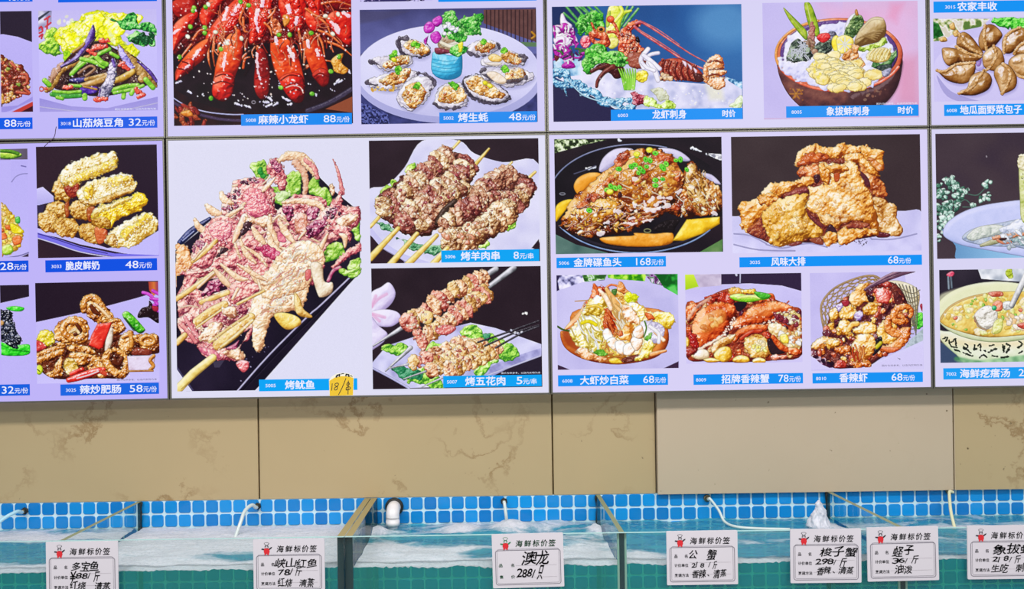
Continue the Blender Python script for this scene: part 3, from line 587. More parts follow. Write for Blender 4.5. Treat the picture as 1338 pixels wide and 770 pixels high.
    p.lump([(930, 340), (960, 310), (1000, 300), (990, 350), (1030, 390), (1000, 415), (950, 400), (940, 370)], ['9a4810', 'e0982c', 'f6d080'], r=5, bump=.6); p.lump([(660, 90), (690, 85), (700, 120), (670, 150)], ['8a4810', 'e08a2c', 'f6c070'])
    p.lump([(595, 110), (640, 120), (655, 180), (610, 190)], ['8a3018', 'd86838', 'fab888'], r=3, bump=.8, wob=1.5, spec=.8)
    for x, y in ((165, 45), (160, 60), (230, 40), (225, 155), (225, 185), (640, 195), (700, 195), (820, 185), (85, 320), (650, 490), (825, 525), (260, 550), (315, 275), (425, 10), (470, 30), (975, 318), (145, 150), (930, 400)):
        p.lump(ell(x, y, 15, 13, x % 90, n=7), ['2a7a18', '70c030', 'c0f070'], r=2.5)
    for x, y in ((900, 90), (940, 190), (245, 25), (130, 205), (285, 180), (970, 80), (430, 215), (350, 240)): p.lump(ell(x, y, 15, 12, x % 90, n=6), ['c8c0a0', 'f0ecd8', 'fffff4'], r=2.5)
    p.spots([(50, 20), (1040, 20), (1040, 250), (900, 480), (750, 560), (300, 560), (50, 420)], 190, (1, 2.4), ['fff4ec', 'ffe8e0', 'f8e8f4'], 3)
    p.spots([(60, 460), (1030, 440), (900, 560), (600, 600), (200, 560)], 34, (.8, 2.2), ['f0f0ff', 'c8c0e0'], 4)
    return p
@dish('oysters', (470, 13, 701, 163))
def _(rc):
    p = Pic(rc, K5, '4a4a80')
    p.flat([(30, 50), (1040, 50), (1040, 300), (30, 300)], ['3a3a68', '5a5c98', '6a70b0'], gy=.7, ns=30, var=.3); p.flat([(30, 60), (320, 62), (180, 110), (30, 135)], '4a4668', alpha=.6, soft=6)
    p.flat([(30, 480), (1040, 480), (1040, 700), (30, 700)], ['282c5c', '44488a'], ns=8, var=1); p.flat([(30, 560), (200, 640), (210, 700), (30, 700)], ['1a1c48', '3a4080', '6068b0'], ns=2, var=3)
    p.flat([(735, 55), (1040, 50), (1040, 240), (900, 190), (735, 130)], ['5a3a3a', '6e4a48'], ns=5, var=.8)
    for i in range(13): p.flat([(748+i*23, 55), (755+i*23, 55), (755+i*23, 240), (748+i*23, 240)], '2e1c22', alpha=.75)
    p.tube([(1005, 180), (1022, 200), (1005, 215)], 3, ['8a5a10', 'e0a030']); p.flat([(940, 235), (1040, 238), (1040, 262), (970, 260)], '5a7a58')
    W = ['b0aede', 'd0cef4', 'dcdaf9', 'e2e0fc']
    p.flat(ell(540, 440, 520, 250, n=60), ['a4a4d8', 'c0c0ee'], gy=-.8); p.flat(ell(535, 395, 512, 258, n=60), W, gy=-.5, gx=-.3, ns=40, var=.4)
    p.flat(ell(525, 390, 200, 110), ['c8c6f4', 'd2d0fa'], alpha=.5, soft=8); p.flat(ell(560, 450, 120, 30), '9a98cc', alpha=.35, soft=8)
    SH = ['8a8498', 'c4bccc', 'e6e0ec', 'faf8fe']; ME = ['7a3c0c', 'c07a28', 'e4ac58', 'f8dca0', 'fff6e0']; LIP = ['1a1420', '3a3040', '6a6070']
    shells = [([(255, 235), (290, 205), (350, 225), (420, 245), (440, 290), (400, 325), (330, 320), (280, 300)], [(290, 250), (340, 225), (410, 250), (430, 290), (380, 310), (310, 280)]),
              ([(110, 330), (170, 315), (250, 310), (330, 320), (335, 355), (280, 390), (190, 400), (130, 365)], [(170, 360), (220, 330), (300, 308), (328, 330), (310, 355), (240, 375), (185, 390)]),
              ([(80, 455), (130, 430), (220, 410), (320, 395), (370, 420), (300, 480), (220, 510), (120, 495)], [(150, 455), (200, 420), (260, 395), (325, 385), (320, 430), (270, 470), (200, 478)]),
              ([(250, 530), (290, 470), (350, 430), (430, 430), (460, 470), (430, 540), (390, 590), (330, 620), (270, 590)], [(280, 530), (310, 480), (370, 460), (415, 510), (400, 560), (345, 605), (295, 575)]),
              ([(460, 570), (480, 500), (540, 460), (610, 465), (650, 540), (630, 595), (540, 612), (480, 600)], [(480, 560), (500, 505), (550, 470), (605, 480), (640, 545), (600, 575), (530, 580)]),
              ([(615, 450), (660, 420), (740, 420), (820, 470), (890, 540), (840, 578), (750, 575), (670, 545), (630, 500)], [(640, 455), (690, 425), (760, 450), (820, 500), (860, 540), (780, 550), (700, 520), (650, 490)]),
              ([(715, 400), (760, 370), (860, 365), (950, 385), (1020, 425), (970, 470), (880, 488), (800, 470), (740, 440)], [(850, 440), (870, 385), (940, 380), (975, 420), (930, 455), (880, 465)]),
              ([(720, 345), (770, 295), (850, 280), (930, 300), (975, 325), (950, 365), (850, 375), (750, 370)], [(830, 320), (860, 285), (920, 305), (955, 335), (920, 360), (860, 345)]),
              ([(640, 275), (680, 235), (760, 228), (820, 240), (815, 280), (740, 315), (680, 305)], [(685, 265), (720, 235), (780, 235), (805, 262), (760, 290), (705, 290)])]
    for i, (o, m) in enumerate(shells):
        q = np.array(o, float); c = q.mean(0)
        p.flat(q+(4, 12), '8a88b8', True, alpha=.5, soft=7)
        p.lump(q, LIP if i in (0, 5) else SH, r=4, wob=1.2, bump=.3, edge=.6); p.lump(c+(q-c)*.91+(0, -3), SH, r=5, wob=1, bump=.22, var=.6, edge=.1)
        p.lump(m, ME, r=7, wob=1.2, bump=.45, ns=3.4, var=1, spec=.5); p.pile(m, 22, (2.2, 4), [ME, ['9a5a18', 'dca050', 'f8d8a0'], ['b8804a', 'f0d8b0', 'fffaf0'], ['8a2a10', 'd86828', 'f0a868']], i+3, spec=.6)
    for q, w in (([(258, 240), (275, 285), (290, 305)], 5), ([(270, 215), (310, 215)], 6), ([(85, 455), (90, 470), (140, 475)], 4), ([(370, 410), (430, 425), (460, 460), (440, 500)], 4), ([(110, 345), (135, 355)], 6), ([(620, 455), (640, 510), (690, 555), (790, 578), (880, 555)], 3.2), ([(720, 400), (740, 385)], 6), ([(715, 410), (760, 430), (800, 465)], 3), ([(870, 455), (930, 450), (970, 435)], 5), ([(935, 310), (970, 320), (960, 340)], 5), ([(640, 285), (680, 310), (740, 312)], 3), ([(810, 240), (825, 265)], 3), ([(460, 580), (500, 604), (560, 606), (640, 595)], 3.2)):
        p.tube(q, w, LIP, wob=1.4, spec=.3, alpha=.85)
    p.lump([(750, 410), (800, 400), (860, 440), (850, 470), (800, 460)], ['c0a080', 'ecd8c0', 'fdf4ea'], r=5); p.lump([(760, 320), (790, 300), (835, 320), (830, 345), (780, 345)], ['c08a28', 'ecc060', 'fae8b0'], r=5); p.lump([(740, 355), (800, 345), (840, 355), (800, 370)], ['d0c0b0', 'f4ece4'], r=4)
    p.spots([(60, 485), (270, 480), (220, 515), (100, 510)], 14, (1.5, 4), ['d0982c', 'e8c060'], 6)
    for x, y in ((240, 300), (225, 320), (265, 385), (255, 395), (365, 475), (355, 485), (560, 468), (580, 485), (850, 285), (735, 235), (345, 245), (365, 255), (850, 380), (860, 390)): p.frill(ell(x, y, 20, 16, x, n=8), ('2a7a10', '5ac020', 'a8ec50'), r=2.5, wob=1, ns=3)
    for x, y in ((745, 465), (770, 480), (235, 335)): p.lump(ell(x, y, 18, 13, 30, n=8), ['b0a010', 'ece020', 'fff880'])
    # vase
    p.lump([(445, 330), (455, 290), (500, 300), (560, 310), (612, 300), (615, 400), (590, 435), (530, 448), (470, 430), (443, 390)], ['1878a8', '2aa0d0', '58c4ea', 'a0e4fa'], r=14, bump=.12, ns=6, shade=1, spec=.2)
    for y in (330, 350, 370, 392, 412): p.tube([(450, y), (530, y+14), (608, y)], 1.2, ['1a88b8', '3aa8d8'], spec=0, alpha=.6)
    p.lump(ell(540, 245, 62, 50), ['6a4a38', 'a08060', 'd8ccb0'], r=6); p.tube([(490, 225), (520, 255), (590, 235)], 4, ['c8c0a8', 'f0ece0']); p.lump([(462, 270), (500, 270), (560, 290), (500, 305), (468, 300)], ['3a1420', '7a2c40', 'a85060'], r=4)
    p.tube([(500, 240), (560, 262), (610, 240)], 5, ['a89878', 'e8e0c8', 'fffaf0'])
    G = ('0e5a1c', '2a9a30', '66cc4c', 'c0f0a0')
    for q in ([(520, 90), (590, 80), (610, 130), (600, 190), (540, 210), (505, 160)], [(600, 130), (650, 85), (720, 90), (735, 140), (700, 190), (640, 200), (600, 190)], [(570, 180), (650, 180), (640, 240), (590, 230)], [(560, 260), (630, 240), (650, 280), (600, 315), (570, 300)]): p.frill(q, G, r=4, wob=4, ns=4, bump=.9)
    p.pile([(510, 80), (730, 85), (720, 190), (600, 230), (510, 200)], 50, (3, 6), [list(G), ['4ab040', '98e078', 'e0fac8'], ['0a4a18', '207a28', '50b040']], 8)
    p.pile([(510, 130), (600, 130), (590, 180), (515, 190)], 12, (4, 7), [['c8c0f0', 'f0f0ff', 'ffffff']], 8)
    p.lump([(585, 245), (615, 235), (620, 275), (600, 290)], ['a8a010', 'e8dc20', 'faf470'], r=3, wob=1)
    M = ['6a0870', 'a818a0', 'd040c4', 'f090e8']
    for q in ([(400, 150), (430, 120), (465, 140), (450, 180), (410, 185)], [(450, 110), (490, 88), (505, 120), (480, 150), (455, 140)], [(440, 190), (480, 175), (500, 215), (470, 245), (442, 225)], [(400, 225), (425, 200), (430, 180), (415, 250)]): p.lump(q, M, r=5)
    return p
@dish('edge_print', (470, -36, 565, 3))
def _(rc):
    p = Pic(rc, (0, 0, 1), 'c8c2f0')
    p.flat(ell(505, 2, 30, 5), ['1a1640', '4a4080']); p.tube([(530, 2), (545, -2), (552, 2)], 2, ['1a1640', '3a3060']); p.spots([(470, -20), (565, -20), (565, 3), (470, 3)], 60, (1, 3), ['3a3470', '6a5a88', 'a090c0'])
    return p
@dish('squid', (227, 189, 471, 512))
def _(rc):
    U = (220, 190, 4.8115); L = (220, 350, 4.638)
    p = Pic(rc, U, 'dfdef4')
    tb = p.tube; p.tube = lambda q, w, c, **k: tb(q, [w*.5, w*1.05, w*.95, w*.4] if np.isscalar(w) and w >= 5 and c[0] == 'a86448' else w, c, **k)
    BK = ['0e0a18', '1c1428', '2a2038']
    p.flat([(40, 665), (280, 470), (700, 250), (880, 130), (1010, 260), (1205, 420), (1205, 800), (1140, 870), (530, 1560), (120, 1560), (40, 1400)], BK, ns=50, var=.7)
    p.tube([(75, 612), (150, 540), (260, 462)], [8, 10, 5], ['0a0c28', '1a2050', '4a5698'], spec=.4); p.tube([(90, 600), (160, 540)], 1.2, ['c0c8ff'], spec=0); p.tube([(925, 205), (975, 260)], 4, BK)
    p.ox, p.oy, p.k = L
    p.tube([(1160, 20), (940, 240), (870, 300), (640, 530), (440, 750)], 3, ['0a0814', '1a1228'], spec=0); p.tube([(1140, 20), (920, 230), (850, 290), (610, 530), (420, 745)], 2, ['a8a0d0', 'e0dcfa'], spec=0)
    p.flat([(50, 600), (150, 750), (50, 750)], 'dcdaf2'); p.tube([(52, 605), (90, 660), (150, 745)], 2.6, ['1a1430', '5a5480'], spec=0); p.flat([(520, 750), (1160, 120), (1215, 0), (1215, 770), (520, 770)], 'dfdef5'); p.tube([(1165, 10), (940, 250), (880, 310), (660, 530), (455, 750)], 2, ['161020', '2a2038'], spec=0)
    p.flat([(270, 570), (340, 560), (310, 605), (280, 605)], ['3a3448', '5a5470'], alpha=.7); p.spots([(380, 600), (700, 400), (650, 500), (450, 700)], 12, (1, 1.8), ['6a6288', 'b8b0d8'], 3)
    p.ox, p.oy, p.k = U
    LF = ('3a7a1c', '7cb834', 'b4dc60', 'e6f6b8')
    for q in ([(515, 120), (560, 110), (600, 92), (620, 140), (610, 200), (570, 220), (535, 180)], [(740, 190), (790, 150), (830, 190), (830, 280), (790, 320), (740, 300)], [(640, 270), (700, 260), (770, 300), (740, 350), (680, 370), (640, 320)], [(870, 230), (930, 215), (960, 270), (1010, 270), (1030, 340), (990, 380), (940, 330), (880, 310)], [(1150, 510), (1200, 480), (1205, 600), (1160, 580)], [(980, 660), (1040, 610), (1120, 620), (1110, 680), (1040, 720), (990, 720)], [(1120, 750), (1205, 700), (1205, 790), (1130, 830)]): p.frill(q, LF, r=6, wob=3, ns=5)
    p.frill([(660, 300), (740, 280), (760, 320), (690, 360)], ('a8c878', 'd8ecb0', 'f2fadc'), r=5); p.frill([(560, 150), (600, 130), (605, 200), (570, 210)], ('0e6a20', '2a9a38', '60c050'))
    PK = ['7a2438', 'bc5060', 'e08488', 'f4b8ac', 'fde4d8']; DP = ['3a0a24', '7a1c48', 'b04470', 'd888a0', 'f4d0d4']; CRM = ['a86448', 'dca67c', 'f2cfa8', 'fbead0', 'fffaf2']; YL = ['a06a20', 'dca850', 'f2d890', 'fcf0c8']
    kw = dict(r=9, bump=.6, ns=3.6, wob=1.4, var=1.0, spec=.55, gloss=18, edge=.3)
    # tail piece at the top
    p.lump([(612, 150), (640, 90), (690, 80), (720, 120), (745, 230), (735, 270), (700, 280), (670, 240), (640, 200)], PK, **kw); p.lump([(640, 100), (680, 85), (710, 130), (700, 170), (660, 150)], DP, r=4, bump=1, ns=2.5, wob=1.5, spec=.8)
    p.tube([(700, 95), (760, 65), (840, 80), (900, 140), (930, 190)], [7, 12, 13, 13, 8], ['a86a48', 'e0b088', 'f4dcb8', 'fff6e8'], bump=.3, wob=.8); p.tube([(860, 90), (915, 140), (938, 200)], 6, PK, wob=.8); p.tube([(800, 110), (850, 170), (865, 240), (850, 320)], [10, 9, 8, 5], ['a85a40', 'e0a888', 'f8e0cc'], wob=.8)
    FL_ = ['7a3040', 'c06870', 'e49c98', 'f6c8b8', 'fde8dc']
    p.lump([(130, 700), (200, 580), (330, 400), (440, 240), (560, 205), (650, 260), (680, 400), (760, 380), (880, 330), (1000, 380), (1110, 380), (1203, 400), (1200, 480), (1120, 560), (1000, 640), (960, 760), (840, 900), (600, 1100), (300, 1250), (90, 1200), (60, 1000), (60, 800)], FL_, r=12, bump=.7, ns=6, wob=2, var=1.3, spec=.5)
    p.strands([(150, 720), (330, 420), (560, 220), (680, 400), (1000, 400), (1190, 420), (1000, 640), (800, 900), (500, 1150), (100, 1180)], 130, (10, 26), 2.4, [['a03c50', 'e08c88', 'f8c8bc'], ['c88868', 'f0c8a0', 'fdecd4'], ['7a1c40', 'b05068'], ['e0a888', 'fae0c8']], 8, ang=(-60, 50), spec=.6)
    # upper left bodies
    p.lump([(395, 250), (450, 205), (560, 205), (620, 240), (660, 370), (670, 430), (600, 480), (500, 470), (430, 440), (340, 410), (330, 380), (410, 310), (440, 270)], PK, **kw)
    p.lump([(480, 290), (540, 260), (600, 300), (640, 400), (580, 450), (500, 430), (470, 360)], ['b03a5c', 'e07088', 'f4a0a0', 'ffe0dc'], r=10, bump=.8, ns=2.6, wob=1, spec=.9, gloss=14)
    for q in ([(370, 300), (470, 270), (440, 330), (350, 360)], [(340, 400), (440, 350), (430, 400), (360, 430)], [(450, 225), (560, 205), (560, 240), (470, 255)]): p.pile(q, 22, (2.5, 6), [DP, ['1a0a1c', '4a1838', '8a4868'], PK], 4, asp=2.5, spec=.8)
    for q, w in (([(430, 250), (405, 255)], 7), ([(335, 300), (350, 340), (400, 365)], [6, 10, 6]), ([(240, 375), (270, 410), (320, 430)], [5, 11, 8]), ([(165, 465), (190, 510), (230, 540)], [4, 9, 8]), ([(670, 205), (610, 270), (590, 290)], 7), ([(640, 195), (590, 250)], 6), ([(480, 365), (390, 460)], 9), ([(470, 390), (370, 450), (330, 520)], 7)): p.tube(q, w, CRM, bump=.25, wob=.5)
    p.lump([(200, 580), (250, 480), (340, 440), (430, 470), (470, 520), (440, 580), (400, 650), (330, 640), (300, 690), (270, 770), (150, 780), (140, 700)], PK, **kw)
    p.lump([(250, 520), (320, 470), (400, 500), (380, 580), (300, 600)], ['b84a68', 'e88498', 'f8b8b0', 'ffe8e4'], r=8, bump=.9, ns=2.4, spec=.9, gloss=14)
    p.tube([(480, 450), (430, 560), (410, 610)], [9, 8, 4], CRM); p.tube([(300, 600), (220, 680), (150, 730)], 6, YL); p.tube([(240, 620), (160, 720)], 8, CRM); p.pile([(150, 640), (210, 560), (220, 640), (160, 700)], 16, (3, 6), [DP], 2, asp=2.5)
    p.lump([(480, 450), (560, 460), (620, 440), (660, 470), (620, 520), (540, 500), (480, 480)], CRM, **kw)
    p.lump([(45, 640), (90, 620), (130, 650), (150, 740), (120, 830), (60, 850), (45, 800)], ['a85a30', 'e8a060', 'f4c890', 'fce8cc'], **kw)
    p.lump([(130, 780), (260, 770), (300, 700), (350, 690), (420, 700), (400, 760), (300, 790), (240, 820), (100, 840)], PK, **kw)
    # right hand bodies
    p.lump([(720, 370), (790, 310), (900, 310), (985, 340), (990, 400), (900, 400), (860, 460), (860, 560), (800, 560), (760, 500), (720, 420)], PK, **kw); p.tube([(720, 360), (830, 350), (940, 370), (985, 420)], [5, 8, 9, 5], CRM, bump=.3, wob=.6)
    p.lump([(870, 420), (900, 390), (960, 400), (930, 460), (890, 480)], DP, **kw); p.lump([(720, 420), (740, 380), (790, 400), (760, 480)], DP, **kw); p.lump([(810, 440), (870, 430), (880, 520), (850, 560), (800, 540)], ['b86048', 'e8a890', 'fce4d4'], **kw)
    p.tube([(1035, 90), (1065, 160), (1085, 240), (1095, 300)], [1.6, 4, 5, 7], PK, wob=.5); p.lump([(1015, 260), (1030, 240), (1050, 270), (1040, 320), (1015, 310)], CRM, **kw)
    p.lump([(990, 400), (1060, 320), (1090, 290), (1105, 380), (1200, 390), (1203, 490), (1150, 510), (1060, 520), (990, 500), (940, 560), (870, 590), (860, 520), (940, 450)], PK, **kw); p.pile([(980, 410), (1080, 370), (1080, 430), (980, 480)], 22, (3, 6), [DP, ['1a0a1c', '4a1838', '8a4868']], 7, asp=2, spec=.8)
    p.lump([(870, 520), (950, 460), (1000, 490), (960, 550), (890, 580)], DP, **kw); p.lump([(1050, 470), (1120, 430), (1195, 440), (1150, 500), (1080, 510)], CRM, **kw); p.lump([(1000, 530), (1060, 500), (1140, 530), (1150, 600), (1100, 590), (1050, 560)], PK, **kw); p.tube([(1080, 560), (1110, 580), (1110, 640)], 8, CRM)
    p.tube([(1203, 640), (1110, 700), (1040, 770)], [10, 9, 6], PK, bump=.4, wob=1); p.tube([(1000, 560), (960, 640), (940, 690)], 7, CRM); p.tube([(860, 540), (820, 590)], 8, CRM)
    # fine tentacles in the middle
    p.lump([(430, 610), (520, 560), (640, 600), (760, 600), (880, 600), (980, 680), (970, 780), (860, 900), (500, 900), (420, 780), (330, 760)], PK, **kw)
    for q, w in (([(530, 520), (570, 580), (610, 620)], 10), ([(700, 480), (740, 550), (790, 610)], 10), ([(640, 440), (640, 520), (680, 600), (690, 640)], 8), ([(630, 550), (660, 640), (740, 690)], 10), ([(450, 590), (490, 680), (550, 740)], 8), ([(420, 620), (450, 710)], 8), ([(480, 640), (560, 690), (620, 760)], 6), ([(700, 640), (760, 660), (820, 640)], 6), ([(660, 470), (700, 440), (740, 470)], 5)): p.tube(q, w, CRM, bump=.25, wob=.5, spec=.4)
    p.lump([(550, 640), (640, 630), (720, 700), (680, 730), (600, 690)], ['8a1440', 'c83a68', 'e88aa0'], **kw); p.lump([(690, 540), (730, 570), (740, 610), (690, 600)], ['b02a58', 'e06888', 'f8b0b0'], r=5)
    p.lump([(435, 590), (480, 490), (520, 490), (520, 530), (450, 580)], ['1c1020', '3a2028', '5a3038'], r=4, wob=1.5); p.lump([(305, 700), (340, 640), (375, 655), (330, 690)], ['1c1020', '3a2028', '5a3038'], r=3, wob=1.5)
    # big front body
    BIG = ['c08458', 'e8bc90', 'f6dcb4', 'fcf0d8', 'fffcf2']
    p.ox, p.oy, p.k = L
    p.lump([(60, 30), (240, 10), (220, 30), (110, 50)], PK, **kw); p.flat([(50, 50), (100, 40), (90, 100), (60, 150), (50, 160)], BK); p.flat([(170, 130), (240, 70), (330, 60), (360, 130), (260, 160)], ['1a1020', '3a1a30'])
    p.lump([(90, 80), (130, 45), (180, 60), (170, 110), (230, 200), (190, 220), (140, 170), (100, 170), (50, 220), (50, 170), (90, 130)], PK, **kw)
    p.tube([(50, 190), (140, 130), (280, 30)], 7, YL); p.tube([(180, 120), (290, 20)], 8, CRM)
    p.lump([(200, 160), (250, 80), (330, 70), (330, 120), (250, 170)], DP, **kw); p.tube([(280, 10), (340, 80), (380, 120)], 9, CRM); p.lump([(370, 120), (440, 60), (520, 90), (560, 130), (480, 180), (400, 220), (360, 180)], PK, **kw)
    p.tube([(200, 210), (360, 150)], 7, YL); p.tube([(420, 130), (390, 190)], 10, CRM)
    p.lump([(190, 260), (230, 210), (330, 200), (380, 230), (470, 220), (470, 280), (350, 320), (330, 380), (260, 400), (200, 340)], ['6a1838', 'b04860', 'd88888', 'f0c0b4'], **kw)
    p.tube([(150, 345), (250, 270), (340, 225)], 11, YL, bump=.3); p.tube([(160, 370), (330, 250)], 3, YL); p.lump([(330, 240), (400, 240), (420, 290), (370, 310), (330, 270)], CRM, **kw)
    p.lump([(520, 180), (620, 100), (760, 0), (880, -20), (860, 90), (820, 230), (770, 260), (640, 290), (600, 380), (575, 490), (540, 510), (515, 480), (505, 400), (510, 330), (490, 300)], BIG, r=14, bump=.45, ns=3.6, wob=1, var=.8, spec=.6, gloss=16)
    p.ox, p.oy, p.k = U
    p.lump([(700, 680), (780, 620), (880, 600), (960, 650), (985, 730), (930, 800), (860, 900), (700, 960), (600, 960), (560, 860), (620, 790)], BIG, r=14, bump=.5, ns=3.6, wob=1, var=.8, spec=.6, gloss=16)
    p.pile([(640, 780), (760, 640), (950, 680), (880, 860), (700, 1050), (600, 1100)], 55, (2.5, 5.5), [['e0b888', 'fbe8c8', 'fffdf4'], ['c88858', 'eebf90', 'fbe4c4']], 9, spec=.8)
    p.strands([(620, 900), (760, 640), (960, 680), (900, 820), (700, 1050), (540, 1180)], 60, (6, 16), 1.5, [['d87868', 'f0a898'], ['e8b070', 'f8dca8'], ['ffffff', 'fff8e8'], ['c89058', 'e8b888']], 12, ang=(-60, -20), spec=.2, alpha=.8)
    p.spots([(640, 780), (760, 640), (950, 680), (900, 820), (700, 1050), (560, 1100)], 50, (1, 2.6), ['d88070', 'c86a58', 'e8a088'], 9, alpha=.6)
    p.ox, p.oy, p.k = L
    for q, w in (([(480, -10), (540, 80), (600, 100)], 8), ([(540, 60), (560, 130)], 8), ([(320, -20), (420, 60), (480, 70)], 8), ([(420, -20), (520, 40), (600, 80)], 7)): p.tube(q, w, CRM, bump=.25)
    p.lump([(830, 20), (865, 10), (862, 60), (835, 80)], ['c04858', 'f08a80'], r=4); p.tube([(420, 220), (580, 140)], 4, YL)
    p.lump([(860, -20), (930, -20), (945, 80), (995, 90), (990, 150), (930, 180), (900, 150)], ['a88060', 'e0c8a8', 'f6ead4', 'fffaf0'], r=8, bump=.2); p.lump([(765, 150), (800, 190), (820, 250), (870, 290), (860, 305), (790, 290), (765, 240)], YL, r=7, bump=.25); p.lump([(640, 290), (690, 270), (780, 295), (805, 340), (740, 375), (690, 360)], ['b8802c', 'e8c050', 'f8e488', 'fff8d0'], r=9, bump=.2)
    p.tube([(970, 80), (1000, 20), (1040, 0)], 5, DP); p.frill([(1040, 20), (1100, 10), (1165, 0), (1120, 30), (1080, 50)], LF, r=4)
    p.lump([(60, 310), (130, 280), (160, 340), (190, 400), (180, 460), (110, 440), (70, 380)], PK, **kw); p.tube([(75, 340), (130, 400), (165, 450)], 6, PK); p.tube([(100, 300), (150, 380), (180, 420)], 5, ['b04a58', 'e89098', 'f8c8c0']); p.tube([(52, 455), (100, 410)], 8, YL)
    p.lump([(190, 400), (260, 340), (330, 330), (300, 420), (260, 470), (200, 440)], CRM, **kw); p.lump([(180, 470), (260, 450), (340, 490), (410, 490), (480, 400), (510, 360), (500, 420), (440, 480), (460, 550), (420, 560), (300, 560), (200, 520)], PK, **kw); p.lump([(190, 480), (280, 500), (320, 550), (250, 540), (195, 510)], ['b03a60', 'e07890', 'f4b0b0'], r=6, bump=.4)
    p.tube([(300, 470), (400, 390), (500, 300)], [14, 16, 12], YL, bump=.35, ns=4); p.tube([(320, 480), (410, 410), (510, 320)], 4, ['c08a40', 'f0d890', 'fff8dc']); p.tube([(250, 450), (360, 370), (480, 290)], 4, ['c89848', 'f4e0a0'])
    p.lump([(350, 490), (400, 460), (430, 440), (410, 500)], DP, r=5); p.lump([(330, 510), (420, 490), (450, 500), (460, 555), (390, 555)], CRM, **kw)
    p.lump([(410, 580), (440, 560), (485, 570), (485, 610), (455, 635), (425, 610)], ['a83040', 'e87078', 'f8b0b0', 'ffe8ec'], r=6, bump=.5, spec=.7)
    p.tube([(55, 740), (150, 640), (270, 545)], [12, 11, 10], ['b08a38', 'e4c868', 'f6e8a0', 'fffad8'], smooth=False, bump=.05); p.tube([(80, 735), (270, 570)], 1.4, ['c09a48'], spec=0, alpha=.7)
    p.spots([(60, 320), (480, 230), (500, 380), (250, 540), (180, 470)], 90, (1, 2), ['fff4ec', 'ffe8dc', 'f8d0c8'], 4, alpha=.8)
    p.ox, p.oy, p.k = U
    p.spots([(420, 260), (640, 260), (660, 430), (460, 560), (240, 700), (200, 600)], 130, (1, 2), ['fff4f4', 'ffe8e8', 'f8d8dc'], 5, alpha=.8); p.spots([(720, 340), (1190, 380), (1100, 560), (860, 590)], 90, (1, 2), ['fff4f0', 'ffe4e0'], 6, alpha=.8)
    return p
def kebab(p, pts, w, cols, n, seed, **kw):
    q = curve(np.array(pts, float), False, 8); R = np.random.RandomState(seed)
    for i in range(n):
        t = (i+.5)/n*(len(q)-1); k = int(t); x, y = q[k]; k2 = min(k+1, len(q)-1); d = q[k2]-q[max(k2-1, 0)]; rot = math.degrees(math.atan2(d[1], d[0]))+90
        e = ell(x, y, w*p.k/2*(.9+R.rand()*.25), w*p.k/2*(.62+R.rand()*.25), rot+R.rand()*24-12, n=9)*1.0
        c = np.array([x, y]); e = c+(e-c)*(R.rand(9)*.35+.82)[:, None]
        k3 = dict(r=w*.36, bump=.5, ns=4, wob=1.3, var=.9, spec=.5, gloss=18); k3.update(kw)
        p.lump(e, cols[R.randint(len(cols))], **k3)
MEAT = [['4a1a14', '94503c', 'c08868', 'e4bc98', 'f8e8d4'], ['5a2a18', 'a06a3c', 'cca070', 'ecd4a8', 'fcf2dc'], ['4a1418', '8a3c38', 'ba7060', 'e0ac94']]
